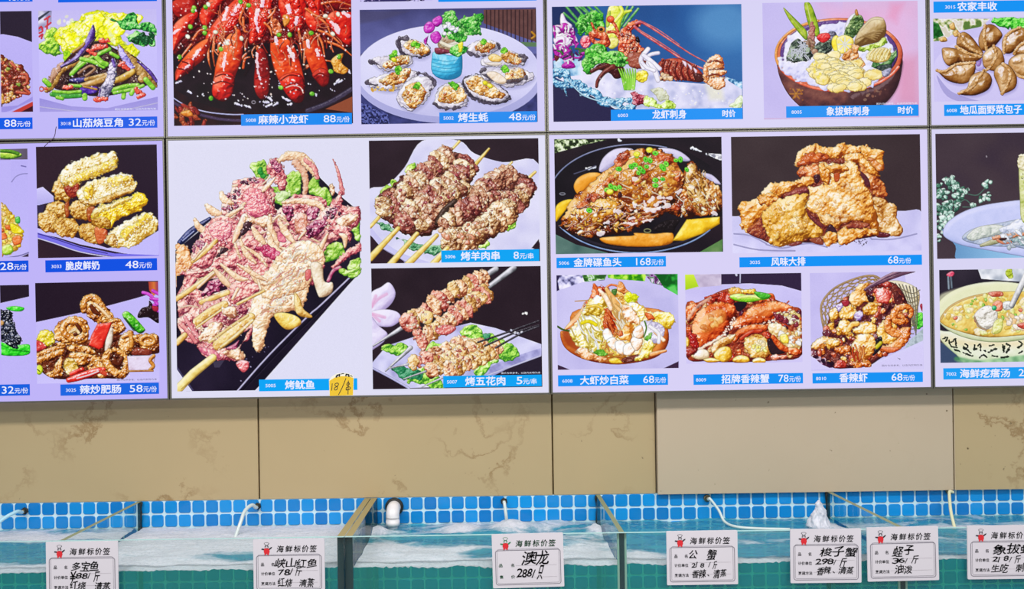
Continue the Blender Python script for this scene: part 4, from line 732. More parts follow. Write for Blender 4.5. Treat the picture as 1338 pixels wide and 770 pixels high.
@dish('lamb_skewers', (482, 184, 704, 345))
def _(rc):
    p = Pic(rc, K7, '261820')
    p.flat([(40, 50), (1010, 50), (1010, 760), (40, 760)], ['241620', '30202c'], ns=40, var=.8)
    p.flat([(350, 60), (555, 60), (640, 130), (800, 180), (1000, 190), (1010, 600), (930, 680), (700, 760), (350, 760), (200, 700), (45, 580), (45, 345), (150, 310), (250, 210)], ['c4c2ec', 'dcdaf6', 'e6e4fc'], True, ns=30, var=.8)
    p.flat([(45, 520), (120, 610), (240, 690), (400, 745), (300, 760), (200, 720), (60, 600)], 'c2bff0', True, alpha=.7)
    p.flat([(45, 585), (130, 665), (250, 745), (45, 750)], ['221420', '3a2430'], True); p.flat([(1000, 610), (960, 660), (1010, 670)], '2a1a24')
    LF = ('4a8a20', '90c838', 'ccec70', 'f2fac0')
    for q in ([(250, 220), (290, 175), (325, 210), (320, 240), (260, 245)], [(520, 150), (550, 150), (550, 190), (525, 190)], [(95, 370), (140, 320), (190, 340), (150, 400), (100, 405)], [(175, 290), (200, 280), (210, 320), (185, 330)], [(640, 640), (700, 600), (730, 640), (690, 665)], [(760, 530), (800, 490), (870, 510), (850, 550), (790, 560)]): p.frill(q, LF, r=4)
    for q in ([(200, 600), (280, 610), (380, 640), (460, 650), (470, 690), (380, 690), (280, 660)], [(90, 510), (160, 520), (180, 560), (120, 560)], [(420, 240), (480, 220), (490, 250), (440, 280)], [(590, 320), (640, 300), (640, 340)]): p.frill(q, ('1c5a38', '4a9060', '8cc498', 'c8e8c8'), r=4)
    SK = ['a87a20', 'dcb850', 'f2dc80', 'fbf2b8']
    for q, w in (([(555, 65), (500, 125)], [4, 3]), ([(722, 105), (640, 200)], [3, 6]), ([(850, 180), (760, 270)], [3, 5]), ([(980, 235), (930, 280)], [4, 5]), ([(60, 540), (110, 485)], [5, 5])): p.tube(q, w, SK, smooth=False)
    dk = ['2a100c', '5a2820', '8a4838']
    p.lump([(90, 400), (350, 190), (500, 120), (640, 200), (600, 330), (430, 560), (250, 580)], dk, r=6, wob=2, bump=.6); p.lump([(460, 560), (700, 260), (820, 220), (980, 300), (900, 470), (640, 660)], dk, r=6, wob=2, bump=.6)
    kebab(p, [(485, 150), (390, 220), (270, 330), (130, 440)], 29, MEAT, 13, 3); kebab(p, [(600, 205), (500, 300), (390, 380), (230, 520)], 32, MEAT, 15, 4)
    kebab(p, [(940, 300), (880, 400), (800, 440)], 24, MEAT, 6, 8); kebab(p, [(830, 250), (720, 310), (640, 380)], 28, MEAT, 9, 5)
    kebab(p, [(590, 320), (520, 360), (440, 430), (340, 540)], 22, [MEAT[1], MEAT[0]], 12, 6)
    p.tube([(530, 400), (470, 460), (430, 520)], [8, 10, 6], ['1a100c', '3a2820', '50382c'], spec=.2)
    kebab(p, [(850, 400), (720, 400), (590, 440), (460, 540)], 26, MEAT, 13, 7); kebab(p, [(840, 430), (740, 510), (600, 600), (500, 640)], 34, [['6a3420', 'b87848', 'dcb080', 'f4dcb4', 'fff6e4'], MEAT[1]], 11, 9)
    p.pile([(450, 560), (740, 500), (760, 580), (560, 660), (470, 640)], 30, (5, 10), [['8a5030', 'd09868', 'f0d0a8', 'fff4e0'], ['9a4a30', 'd88a68', 'f8d0b0']], 4, spec=.7)
    p.pile([(430, 520), (900, 280), (880, 420), (640, 640)], 60, (2, 4.5), [['c89868', 'f0d8b0', 'fffaf0'], ['8a3028', 'c86858'], ['a86840', 'e0b080']], 5, spec=.7); p.pile([(90, 420), (350, 190), (630, 180), (600, 300), (260, 570)], 90, (2, 4.5), [['c8a078', 'f0dcc0', 'fffaf0'], ['8a2830', 'c86068'], ['a06840', 'd8a878']], 6, spec=.7)
    for q, w in (([(60, 715), (215, 550)], [9, 6]), ([(165, 760), (320, 580)], [9, 6]), ([(270, 750), (430, 590)], [9, 6]), ([(410, 750), (490, 660)], [9, 6])): p.tube(q, w, SK, smooth=False, bump=.05)
    return p
@dish('pork_skewers', (485, 351, 707, 509))
def _(rc):
    p = Pic(rc, K8, '261a24')
    p.flat([(50, 40), (1020, 40), (1020, 720), (50, 720)], ['221620', '30222c'], ns=40, var=.8)
    FL = ['b0a0d0', 'd8ccf0', 'ece6fc', 'f6f2ff']
    for q in ([(60, 190), (120, 150), (165, 125), (200, 180), (180, 240), (120, 290), (60, 300)], [(60, 290), (140, 275), (210, 290), (230, 330), (180, 370), (110, 370), (60, 340)], [(60, 320), (110, 370), (155, 410), (140, 450), (90, 490), (60, 490)]): p.lump(q, FL, r=10, bump=.1, ns=10, edge=.15, spec=.1)
    for q in ([(60, 270), (100, 220), (150, 190)], [(70, 300), (140, 320)], [(65, 260), (90, 200)], [(70, 305), (110, 340)]): p.tube(q, 4, ['d890c0', 'e8b0d8'], spec=0, alpha=.6, edge=0, soft=2.5)
    W = ['9a98cc', 'c4c2ec', 'd8d6f8', 'e4e2fc']
    p.flat([(65, 580), (150, 480), (300, 430), (560, 365), (620, 350), (760, 380), (1015, 470), (1015, 535), (900, 570), (700, 690), (430, 710), (280, 715), (150, 640), (65, 600)], W, ns=20, var=1); p.flat([(650, 640), (800, 560), (1015, 490), (1015, 535), (900, 575), (700, 690), (640, 690)], ['8a88c0', 'b0aee0', 'cccaf4'], ns=10, var=1.4)
    p.flat([(60, 605), (180, 665), (270, 720), (60, 720)], '241822'); p.tube([(65, 600), (160, 650), (275, 715)], 3, ['9a98d0', 'dcdafc'], spec=0); p.flat([(860, 590), (1015, 535), (1015, 640), (720, 660)], ['1e1624', '30263a']); p.tube([(700, 650), (860, 590), (1010, 535)], 2, ['b8b6e8', 'e8e6ff'], spec=0)
    LF = ('3c8a28', '80c83c', 'bcec68', 'ecfac0')
    for q in ([(555, 400), (600, 355), (660, 370), (700, 420), (690, 460), (600, 460), (560, 440)], [(690, 420), (780, 430), (870, 480), (880, 540), (780, 570), (700, 520)], [(640, 590), (720, 540), (780, 560), (700, 630), (640, 640)], [(130, 480), (200, 460), (270, 500), (250, 540), (180, 540), (140, 510)], [(350, 490), (440, 455), (540, 450), (480, 500), (370, 510)], [(230, 640), (330, 610), (450, 660), (470, 710), (380, 705), (290, 690)]): p.frill(q, LF, r=5, wob=3, ns=4.5, bump=.8)
    for q in ([(180, 610), (260, 590), (350, 640), (300, 670), (220, 650)], [(690, 420), (730, 410), (720, 450)]): p.frill(q, ('0e5a38', '2a8a58', '70b890'), r=4)
    ST = ['4a4a50', '8a8a92', 'c4c4cc', 'f4f4fa']
    for q, w in (([(670, 110), (760, 50)], [6, 8]), ([(720, 150), (860, 45)], [6, 8]), ([(75, 480), (235, 380)], [2, 6]), ([(145, 620), (285, 490)], [2, 6])): p.tube(q, w, ST, smooth=False, bump=.03, spec=.5)
    ME = [['8a4028', 'cc8458', 'eab888', 'f8dcb8', 'fff4e4'], ['8a2c28', 'd07060', 'eca890', 'f8d8c4'], ['8a5020', 'd09850', 'eecc8c', 'fbecc8']]
    kebab(p, [(690, 110), (600, 140), (480, 200), (350, 300), (260, 360)], 25, ME, 13, 3); kebab(p, [(700, 190), (610, 250), (480, 350), (330, 450)], 25, ME, 13, 4)
    p.lump([(340, 310), (370, 280), (410, 300), (400, 350), (360, 355)], ['c08838', 'ecc878', 'fdf0cc'], r=6)
    p.lump([(420, 380), (480, 360), (540, 380), (500, 415), (440, 415)], ['9a2838', 'd86a68', 'f0b0a0'], r=5, bump=.5, spec=.7)
    p.tube([(640, 600), (700, 560)], 5, ['1a1010', '3a2020']); p.tube([(400, 650), (460, 610)], 7, ['2a1010', '4a2420'])
    kebab(p, [(590, 460), (480, 500), (280, 580)], 20, ME, 12, 5); kebab(p, [(680, 480), (540, 540), (390, 620)], 24, [ME[0], ME[2]], 12, 6); kebab(p, [(760, 500), (640, 560), (490, 620)], 23, [ME[0], ME[2]], 11, 7)
    p.pile([(260, 590), (600, 450), (760, 490), (480, 640), (370, 640)], 46, (2, 4), [['d8a878', 'f8e4c8', 'fffaf0'], ['a84038', 'e08068']], 5, spec=.6); p.pile([(240, 350), (650, 100), (710, 190), (320, 470)], 50, (2, 4), [['d8a878', 'f8e4c8', 'fffaf0'], ['a84038', 'e08068']], 6, spec=.6)
    for q in ([(165, 605), (270, 582)], [(245, 665), (370, 622)], [(345, 710), (470, 655)]): p.tube(q, [1.5, 3], ST, smooth=False, spec=.4)
    for a, b in (((660, 460), (1000, 340)), ((700, 480), (1000, 365)), ((760, 490), (1000, 372))): p.tube([a, (850+(a[0]-660)*.6, 395+(a[1]-460)*.4), b], 2.6, ['141018', '2a242c', '585460'], smooth=True)
    p.pile([(830, 390), (870, 390), (930, 410), (890, 420)], 7, (2.5, 4), [['8888a0', 'd8d8f0', 'ffffff']], 4); p.spots([(900, 295), (960, 295), (960, 302), (900, 302)], 4, (2, 3), ['ffffff'], 2)
    pass
    return p
L1 = (710, 0, 4.278); L2 = (970, 0, 4.276); L3 = (715, 170, 4.279); L4 = (945, 170, 4.276); L5 = (715, 345, 4.4); L6 = (885, 345, 4.4); L7 = (1045, 345, 4.4); L8 = (1205, 0, 4.278); M1 = (1205, 165, 4.165); M2 = (1205, 340, 4.278)
@dish('lobster', (721, 9, 969, 160))
def _(rc):
    p = Pic(rc, L1, '2a5090')
    p.flat([(40, 20), (1120, 20), (1120, 700), (40, 700)], ['203a70', '2a5a9c', '3a78b8'], ns=80, var=.5, gx=.5); p.flat(ell(1010, 130, 170, 130), ['4a8cc8', '88b8e0'], alpha=.6, soft=40); p.flat([(40, 30), (260, 30), (180, 180), (40, 180)], '222a58', alpha=.8, soft=10)
    p.flat([(40, 470), (200, 500), (420, 600), (380, 700), (40, 700)], ['201c40', '2e2a54'])
    ICE = ['b4b8e0', 'd4d4f2', 'e4e2fa', 'f0eefe']
    p.flat([(50, 390), (200, 340), (560, 320), (620, 340), (660, 450), (900, 470), (1020, 430), (1110, 470), (1110, 620), (400, 610), (200, 500), (60, 430)], ICE, ns=14, var=1.1); p.flat([(1010, 430), (1110, 455), (1110, 500), (1030, 450)], ['2a6aa0', 'a0d0f0', 'e8f4ff'], ns=5, var=2)
    for q in ([(60, 150), (90, 350)], ): p.flat([(55, 330), (200, 300), (210, 420), (120, 430), (60, 400)], ['6aa0d0', 'b0d4f0', 'd8e8fa'], ns=8, var=1.6)
    GL = ['1a4a7a', '4a90c0', '98d0ec', 'e0f6ff']
    q = [(60, 410), (120, 410), (150, 470), (200, 470), (230, 515), (290, 520), (330, 570), (400, 570), (440, 605)]; p.tube(q, [14, 12, 13, 10, 13, 10, 13, 10, 6], GL, bump=.8, ns=4, wob=1.4, spec=.9, gloss=10)
    p.tube([(62, 460), (110, 480), (130, 530)], [10, 8, 3], GL, bump=.8, wob=1.4, spec=.8); p.tube([(390, 570), (480, 560), (510, 590), (470, 605)], 7, GL, bump=.8, wob=1, spec=.8); p.tube([(130, 440), (220, 530), (340, 575), (430, 610)], 1.6, ['c0e8ff'], spec=0); 
    # leaves behind
    for a, b in (((130, 40), (190, 110)), ((180, 38), (250, 120)), ((220, 38), (300, 130)), ((250, 38), (330, 110)), ((115, 75), (190, 140)), ((290, 38), (330, 80)), ((500, 40), (430, 150)), ((530, 50), (450, 150)), ((200, 38), (280, 100)), ((470, 38), (440, 120))): p.tube([a, b], 3.4, ['1a5a2a', '4aa050', 'a8d898'], smooth=False)
    p.lump([(365, 40), (420, 36), (435, 80), (430, 160), (410, 250), (380, 275), (350, 240), (350, 150)], ['8aa018', 'd8e040', 'f4f480', 'fefcc8'], r=7); p.tube([(490, 60), (440, 80), (415, 150)], [3, 6, 5], ['90a810', 'd8e838', 'f4fa90']); p.tube([(430, 38), (440, 70), (400, 120)], 5, ['a8b820', 'e8f050', 'fafab0']); p.lump([(352, 90), (375, 60), (370, 140), (350, 150)], ['a0c030', 'd8e868'])
    p.lump([(380, 210), (420, 220), (410, 260), (370, 270), (360, 230)], ['c8c040', 'f0e880', 'fffce0'])
    # orchids
    FW = ['a020a0', 'd868d0', 'f4c8f4', 'fff4ff']; MG = ['780878', 'b818a8', 'e048c8']
    for q in ([(95, 90), (110, 75), (130, 115), (160, 140), (150, 160), (100, 150)], [(55, 150), (90, 160), (100, 210), (60, 200)], [(80, 180), (140, 170), (180, 200), (190, 245), (140, 260), (100, 270), (60, 230)], [(60, 210), (130, 200), (150, 240), (110, 270), (65, 250)]): p.lump(q, ['c8a8e0', 'ece0f8', 'ffffff'], r=6)
    for q in ([(90, 140), (130, 130), (140, 190), (100, 180)], [(130, 160), (175, 175), (170, 215), (140, 200)], [(55, 270), (90, 245), (120, 270), (110, 310), (70, 315)], [(110, 310), (150, 305), (160, 335), (120, 335)], [(105, 360), (150, 340), (180, 375), (140, 385), (105, 380)], [(195, 280), (225, 270), (235, 300), (210, 315)], [(55, 180), (70, 180), (65, 220)]): p.lump(q, MG, r=4)
    p.strands([(55, 150), (160, 130), (190, 250), (150, 380), (60, 300)], 46, (4, 10), 2.4, [MG, ['d868d0', 'ffffff'], ['ffffff', 'f4e8fc'], ['5a0860', '9a1890']], 4, spec=.2)
    p.strands([(60, 250), (230, 260), (240, 320), (150, 345), (60, 330)], 22, (4, 10), 2.6, [['3a1448', '5a2068'], ['2a5a28', '4a8a40'], MG], 6, spec=.2)
    p.lump([(60, 310), (90, 320), (70, 345)], ['5a1820', '8a2830'])
    GR = ('0a4a14', '2a9028', '5ac83c', 'b0f088')
    for q in ([(180, 140), (230, 80), (310, 70), (345, 110), (330, 190), (250, 200), (190, 195)],): p.frill(q, GR, r=5, wob=3)
    p.pile([(180, 150), (240, 85), (330, 80), (330, 180), (200, 200)], 50, (3, 5.5), [list(GR), ['3aa828', '80e060', 'd0fab0'], ['063a10', '1a7020', '48b038']], 3)
    RD = ['4a0a10', '9a2418', 'd04828', 'f08858', 'ffd0b0']
    p.lump([(205, 230), (225, 200), (255, 205), (265, 240), (240, 270), (215, 260)], ['a80830', 'e03050', 'f8a8b0', 'fff0f0'], r=5, bump=.5)
    for q, w in (([(265, 190), (280, 230), (320, 250)], 6), ([(290, 190), (330, 200), (350, 240)], 12), ([(360, 180), (400, 180), (425, 215)], 4), ([(370, 110), (400, 140), (425, 200)], 4), ([(270, 130), (290, 180)], 3), ([(300, 245), (340, 240)], 8)): p.tube(q, w, RD, bump=.4)
    p.lump(ell(375, 108, 22, 20), ['b02810', 'e85028', 'fa9068'], r=5); p.lump(ell(322, 165, 24, 18), ['a85818', 'e08838', 'f8c080'], r=4); p.lump(ell(322, 165, 11, 9), ['10080a', '3a2020'], r=2, spec=.8)
    # head
    p.lump([(425, 200), (440, 160), (480, 130), (530, 112), (545, 140), (500, 165), (490, 200), (520, 215), (545, 250), (560, 280), (550, 310), (570, 350), (560, 385), (500, 375), (450, 340), (415, 280), (420, 240)], RD, r=10, bump=.8, ns=3.5, wob=1.4, spec=.7, var=1)
    p.pile([(430, 170), (520, 200), (550, 290), (460, 300)], 40, (2, 5), [RD, ['3a0a10', '7a1818', 'b03828'], ['a03818', 'e88858', 'ffe0c8']], 5, spec=.8); p.lump([(470, 300), (545, 300), (575, 370), (540, 385), (480, 370)], ['5a1a14', '9a4838', 'c88068'], r=8); p.lump([(515, 210), (530, 205), (540, 235), (520, 235)], ['10080c', '2a1418'], r=2)
    for q, w in (([(520, 130), (560, 130), (700, 220), (820, 300), (905, 345)], [4.4, 3.4, 2.4, 2, 1.4]), ([(510, 150), (560, 190), (680, 270), (800, 345), (895, 385)], [4.4, 3.6, 3, 3, 2.4]), ([(530, 165), (640, 230), (760, 310)], [1.6, 1.6, 1.2]), ([(540, 115), (640, 165), (760, 250)], 1.2)): p.tube(q, w, ['7a1c30', 'c04858', 'e88888', 'ffc8c8'], spec=.3)
    GP = [([(230, 300), (270, 255), (330, 250), (360, 290), (330, 340), (290, 370), (260, 410), (225, 390)],), ([(340, 300), (400, 290), (450, 310), (470, 350), (440, 375), (360, 370), (325, 345)],)]
    for (q,) in GP: p.frill(q, GR, r=5, wob=3); p.pile(q, 30, (3, 5.5), [list(GR), ['4ab838', '98e870', 'dcfac0'], ['063a10', '1a7020', '48b038']], 4)
    p.lump([(290, 380), (340, 350), (400, 370), (450, 380), (440, 430), (400, 440), (370, 410)], ['14060a', '3a1014', '5a2020'], r=6); p.tube([(390, 375), (340, 405), (305, 450), (298, 485)], [8, 6, 5, 4], ['2a0a0e', '6a2420', '9a4a38']); p.tube([(360, 365), (310, 380), (270, 400)], 5, ['3a1014', '7a2c24'])
    # tail
    p.lump([(640, 360), (670, 335), (740, 325), (800, 340), (860, 380), (900, 430), (880, 460), (780, 450), (700, 445), (650, 452), (655, 410)], ['4a0c12', '8a2420', 'b44030', 'd87858'], r=14, bump=.3, ns=5, spec=.4)
    for i, x in enumerate((668, 700, 735, 770, 805, 840)): p.tube([(x, 335+i*6), (x-14, 385+i*3), (x+6, 448)], 3.4, ['3a0a10', '7a201c', 'b85038', 'e8a080'], bump=.5, wob=.6); p.tube([(x+14, 338+i*6), (x, 390+i*3), (x+20, 448)], 2.2, ['4a0c10', '7a1c18'])
    for q in ([(775, 340), (800, 350), (795, 375)], [(805, 355), (830, 372), (825, 392)], [(838, 378), (860, 395), (850, 410)]): p.lump(q, ['e0c0d8', 'fff0ff'], r=2)
    p.pile([(650, 440), (680, 400), (720, 440)], 8, (4, 8), [['c08858', 'ecc898', 'fff0dc']], 4); p.lump([(840, 410), (890, 420), (885, 455), (850, 450)], ['3a1418', '5a2420'], r=4)
    FN = ['8a3010', 'd07838', 'eca870', 'fadcb8', 'fff6e8']
    for q in ([(900, 370), (930, 320), (980, 305), (1010, 340), (1000, 400), (940, 420)], [(905, 400), (960, 380), (1010, 390), (1020, 410), (960, 440), (905, 450)], [(905, 440), (960, 430), (1010, 440), (1015, 480), (970, 505), (930, 480)], [(890, 400), (910, 360), (925, 420), (915, 470), (895, 450)]): p.lump(q, FN, r=8, bump=.4, ns=4, wob=1, spec=.5)
    for q in ([(920, 350), (960, 340), (1000, 350)], [(930, 390), (1000, 385)], [(910, 430), (960, 415), (1010, 430)]): p.tube(q, 2.5, ['6a1c10', 'a84828'], wob=.8, spec=.3)
    WH = ['b8b0d0', 'ece8f8', 'ffffff']
    for q, w in (([(560, 380), (545, 330), (585, 275)], 6), ([(570, 330), (600, 305), (642, 297)], 5), ([(560, 310), (600, 340), (650, 385)], 6), ([(590, 350), (620, 390), (640, 450)], [4, 7, 6]), ([(550, 350), (580, 380), (620, 395)], 5)): p.tube(q, w, WH, spec=.1)
    p.frill([(515, 410), (560, 395), (595, 410), (580, 445), (520, 450)], ('a88818', 'e0c820', 'f8ec50', 'fffab0'), r=5)
    for x in range(440, 520, 12): p.tube([(455+(x-440)*.7, 500), (x, 430), (x-8+(x-480)*.3, 385)], [3, 3, 1.5], ['3a9018', '88d838', 'd8f890'], spec=.1)
    p.flat([(450, 440), (512, 435), (512, 495), (455, 500)], ['5ab820', 'b8f068'], alpha=.6, gx=1)
    p.frill([(488, 540), (520, 510), (560, 530), (590, 570), (540, 580), (495, 570)], ('5a0a20', 'a83048', 'd87888', 'f4c8d0'), r=4); p.frill([(560, 590), (580, 540), (640, 575), (720, 570), (730, 600), (600, 605)], ('7a9a20', 'b8d848', 'e4f898', 'f8ffe0'), r=4)
    p.frill([(600, 500), (680, 510), (700, 560), (640, 550)], ('a0a050', 'd8dc98', 'f0f4d0'), r=3, alpha=.6); p.flat([(900, 470), (1000, 500), (1010, 560), (930, 560)], ['d8d890', 'e8e4d0'], alpha=.45, soft=10)
    p.frill([(1050, 570), (1105, 530), (1110, 600), (1040, 600)], ('a8c070', 'd8e8b8', 'f4fae8'), r=4)
    p.spots([(280, 430), (420, 590), (1100, 600), (1050, 520), (660, 460)], 110, (.8, 2), ['ffffff', 'c8c4e8', 'f6f0e0'], 3, alpha=.6)
    return p
@dish('geoduck', (996, 4, 1199, 157))
def _(rc):
    p = Pic(rc, L2, 'd0b8e0')
    p.flat([(100, 0), (560, 0), (560, 660), (100, 660)], ['bcb2ea', 'd2c8f6'], ns=60, var=.6); p.flat([(420, 0), (990, 0), (990, 600), (420, 600)], ['d8a0d0', 'e4b4dc', 'dcc0ec'], ns=50, var=.9, soft=60); p.flat([(880, 330), (990, 300), (990, 600), (860, 580)], 'd888a8', alpha=.5, soft=25); p.flat([(830, 20), (900, 20), (860, 130), (810, 100)], 'e890b8', alpha=.5, soft=14)
    LQ = ['1e0c14', '4a2230', '7a4038', 'a05a40']
    p.lump([(189, 340), (194, 370), (204, 420), (228, 480), (262, 535), (310, 585), (360, 612), (540, 622), (740, 610), (800, 575), (848, 520), (876, 460), (890, 390), (888, 320), (800, 290), (540, 280), (300, 290), (195, 320)], ['3a1c28', '6a3a38', '8a5448'], r=18, bump=.05, spec=.05, gloss=8, shade=.9, var=.8); p.lump([(600, 520), (760, 460), (886, 340), (876, 450), (840, 530), (770, 592), (600, 605)], ['281218', '4a2c34'], r=12, bump=.05, alpha=.7, soft=8)
    p.lump(ell(540, 305, 357, 205), ['6a1c18', 'c05038', 'e07a50', 'f0a880'], r=5, bump=.05, spec=.6); p.lump(ell(540, 300, 330, 188), ['2a1440', '5a3a80', '7a58a0'], r=4, bump=.1)
    p.tube(ell(540, 306, 352, 202, 0, 20, 160, 24), 4, ['a03828', 'e86848', 'ffb090'], spec=.6); p.tube(ell(540, 306, 352, 202, 0, 165, 250, 16), 4, ['a05018', 'e89848', 'f8c880'], spec=.4)
    ICE = ['c0c0ec', 'dcdaf8', 'e6e4fc', 'f4f2ff']
    p.lump([(215, 330), (250, 230), (300, 180), (430, 150), (560, 130), (620, 130), (800, 200), (840, 300), (790, 420), (700, 480), (540, 505), (380, 480), (260, 420)], ICE, r=10, bump=.4, ns=8, wob=3, spec=.2, edge=.1)
    GR = ['2a5a10', '6a9018', 'a8c030', 'd8e470']
    p.lump([(228, 42), (270, 80), (330, 140), (362, 180), (358, 225), (320, 190), (260, 110)], GR, r=5, bump=.1); p.tube([(232, 50), (300, 130), (350, 200)], 1.4, ['c8d860'], spec=0); p.lump([(345, 20), (378, 18), (410, 90), (432, 180), (420, 205), (390, 190), (360, 110)], GR, r=6, bump=.1); p.tube([(360, 25), (380, 110), (400, 180)], 1.6, ['e0ec88'], spec=0)
    p.tube([(385, 130), (390, 170), (385, 230), (400, 280)], [4, 8, 9, 5], ['7a3838', 'b87068', 'd8a898'], bump=.5, wob=1); p.pile([(340, 220), (420, 220), (430, 290), (370, 280)], 18, (4, 8), [['5a3828', '9a7058', 'c8a890'], ['6a4a30', 'a88860']], 3)
    DK = ['141c1c', '303c38', '5a6a5a', 'a8b8a0']
    p.lump([(250, 310), (275, 240), (310, 220), (360, 250), (390, 300), (370, 335), (300, 348), (255, 340)], DK, r=6, bump=.9, ns=4, wob=1.2, var=1.3)
    p.strands([(265, 260), (340, 240), (380, 320), (270, 335)], 26, (6, 14), 1.2, [['c8d0e0', 'f0f0ff']], 4, spec=0)
    p.lump([(400, 270), (430, 235), (500, 225), (500, 280), (450, 310), (410, 300)], DK, r=5, bump=.8, var=1.2); p.lump([(480, 180), (520, 180), (530, 230), (490, 220)], ['3a3848', '6a6880', 'b0b0c8'], r=4, bump=.7)
    p.lump([(415, 215), (430, 190), (480, 185), (490, 215), (450, 240)], ['a00c18', 'e02c30', 'f87068'], r=5, bump=.3); p.lump(ell(405, 290, 18, 18), ['7a5040', 'b08870', 'd8b8a0'])
    p.lump([(570, 160), (600, 90), (640, 80), (600, 200)], ['c8c0d8', 'f4f0fc'], r=5)
    p.frill([(572, 190), (600, 130), (640, 80), (675, 95), (670, 150), (630, 200), (595, 220)], ('2a4820', '5a7a40', '90ac68', 'c8d8a0'), r=4, wob=2.5, ns=3.5, bump=.9); p.pile([(575, 190), (650, 90), (670, 140), (610, 215)], 30, (2.5, 4.5), [['2a5028', '5a8848', 'a0c080'], ['1a3818', '406a30']], 4); p.lump([(628, 60), (640, 52), (648, 85), (632, 85)], ['a86828', 'e0a858'])
    SHL = ['6a4820', 'a88850', 'ccb080', 'e8d8b0']
    p.lump([(625, 230), (660, 160), (720, 100), (780, 98), (803, 140), (800, 190), (770, 230), (700, 250), (640, 262)], SHL, r=16, bump=.15, ns=8, spec=.1, var=.8)
    for i in range(6): p.tube([(632+i*13, 225-i*8), (680+i*14, 205-i*6), (745+i*9, 225-i*12)], 1.6, ['7a5828', 'b89058', 'd8bc88'], alpha=.7, spec=0)
    p.tube([(660, 170), (720, 110), (785, 108)], 3, ['c8b088', 'f0e4c8'], spec=0, alpha=.7)
    p.frill([(650, 270), (720, 240), (790, 210), (815, 235), (780, 265), (700, 285)], ('6a8a18', 'a8c838', 'dcec88', 'f4fac8'), r=4)
    p.frill([(725, 355), (790, 340), (850, 300), (850, 255), (868, 310), (830, 370), (770, 385)], ('14401c', '3a7038', '6a9a58', 'a8c890'), r=4, wob=3); p.lump([(750, 370), (830, 360), (820, 395), (770, 395)], ['1a2a28', '40504a'], r=4, bump=.6)
    p.lump([(690, 320), (720, 280), (790, 265), (830, 295), (810, 340), (740, 350)], ['a88038', 'dcc068', 'f4e4a0', 'fff8d8'], r=7, bump=.5, ns=4, spec=.4)
    for i in range(6): p.tube([(700+i*20, 330), (712+i*20, 300), (735+i*18, 275)], 3, ['c8a048', 'f4e090', 'fffad8'])
    YL = ['c89808', 'f0d018', 'fcec50', 'fffbd0']
    p.lump([(498, 250), (505, 210), (530, 198), (545, 230), (545, 300), (520, 298)], YL, r=6, bump=.1); p.lump([(525, 215), (570, 195), (615, 215), (620, 250), (590, 290), (540, 300), (528, 260)], ['d8b828', 'f8e870', 'fffad0'], r=5, bump=.2)
    for a in range(0, 360, 45): p.tube([(572, 248), (572+38*math.cos(math.radians(a)), 248+40*math.sin(math.radians(a)))], 1.8, ['fffef0'], spec=0, smooth=False)
    OR = ['8a3c10', 'd08038', 'ecb070', 'fae0c0']
    for q in ([(555, 310), (600, 270), (620, 300), (610, 350), (570, 345)], [(600, 300), (640, 290), (650, 320), (610, 340)], [(620, 360), (660, 325), (690, 360), (660, 385)], [(610, 250), (650, 260), (640, 300), (610, 290)]): p.lump(q, OR, r=4, bump=.6, ns=4, wob=1, spec=.5)
    # slices
    SL = ['c89838', 'ecd068', 'f8e8a0', 'fff6d8']; R = np.random.RandomState(5)
    pts = p.inside([(400, 330), (470, 300), (560, 320), (620, 360), (740, 385), (770, 440), (640, 490), (520, 495), (450, 460), (390, 390)], 46, 12); pts = pts[np.argsort(pts[:, 1])]
    for x, y in pts:
        e = ell(x, y, 40+R.rand()*18, 22+R.rand()*10, R.rand()*50-25, n=12)
        p.lump(e, SL, r=3, wob=.6, bump=.12, ns=6, spec=.15, edge=.35, alpha=.95); p.lump(ell(x-4, y-3, 30, 15, R.rand()*40-20, n=10), ['e4c468', 'f6e6a8', 'fffae0'], r=3, bump=.1, alpha=.6, edge=0)
    p.spots([(380, 340), (430, 330), (460, 470), (400, 420)], 12, (2, 4), ['f4e060', 'ecd868'], 3)
    p.lump([(780, 400), (830, 380), (820, 420), (790, 430)], ['5a5870', '9898b8', 'd0d0e8'], r=4, bump=.6)
    GD = ['a05818', 'd89030', 'f0b858']
    for a in range(0, 360, 60): p.tube([(300, 525), (300+34*math.cos(math.radians(a)), 525+30*math.sin(math.radians(a)))], 2, GD, alpha=.6, smooth=False, spec=0)
    p.spots([(250, 490), (350, 500), (360, 570), (300, 560)], 14, (1.5, 3), ['b06828', 'c88838'], 4, alpha=.6); p.spots([(700, 500), (800, 500), (780, 550), (680, 560)], 14, (1.5, 4), ['a06850', 'c0a080'], 4, alpha=.45)
    pass
    return p
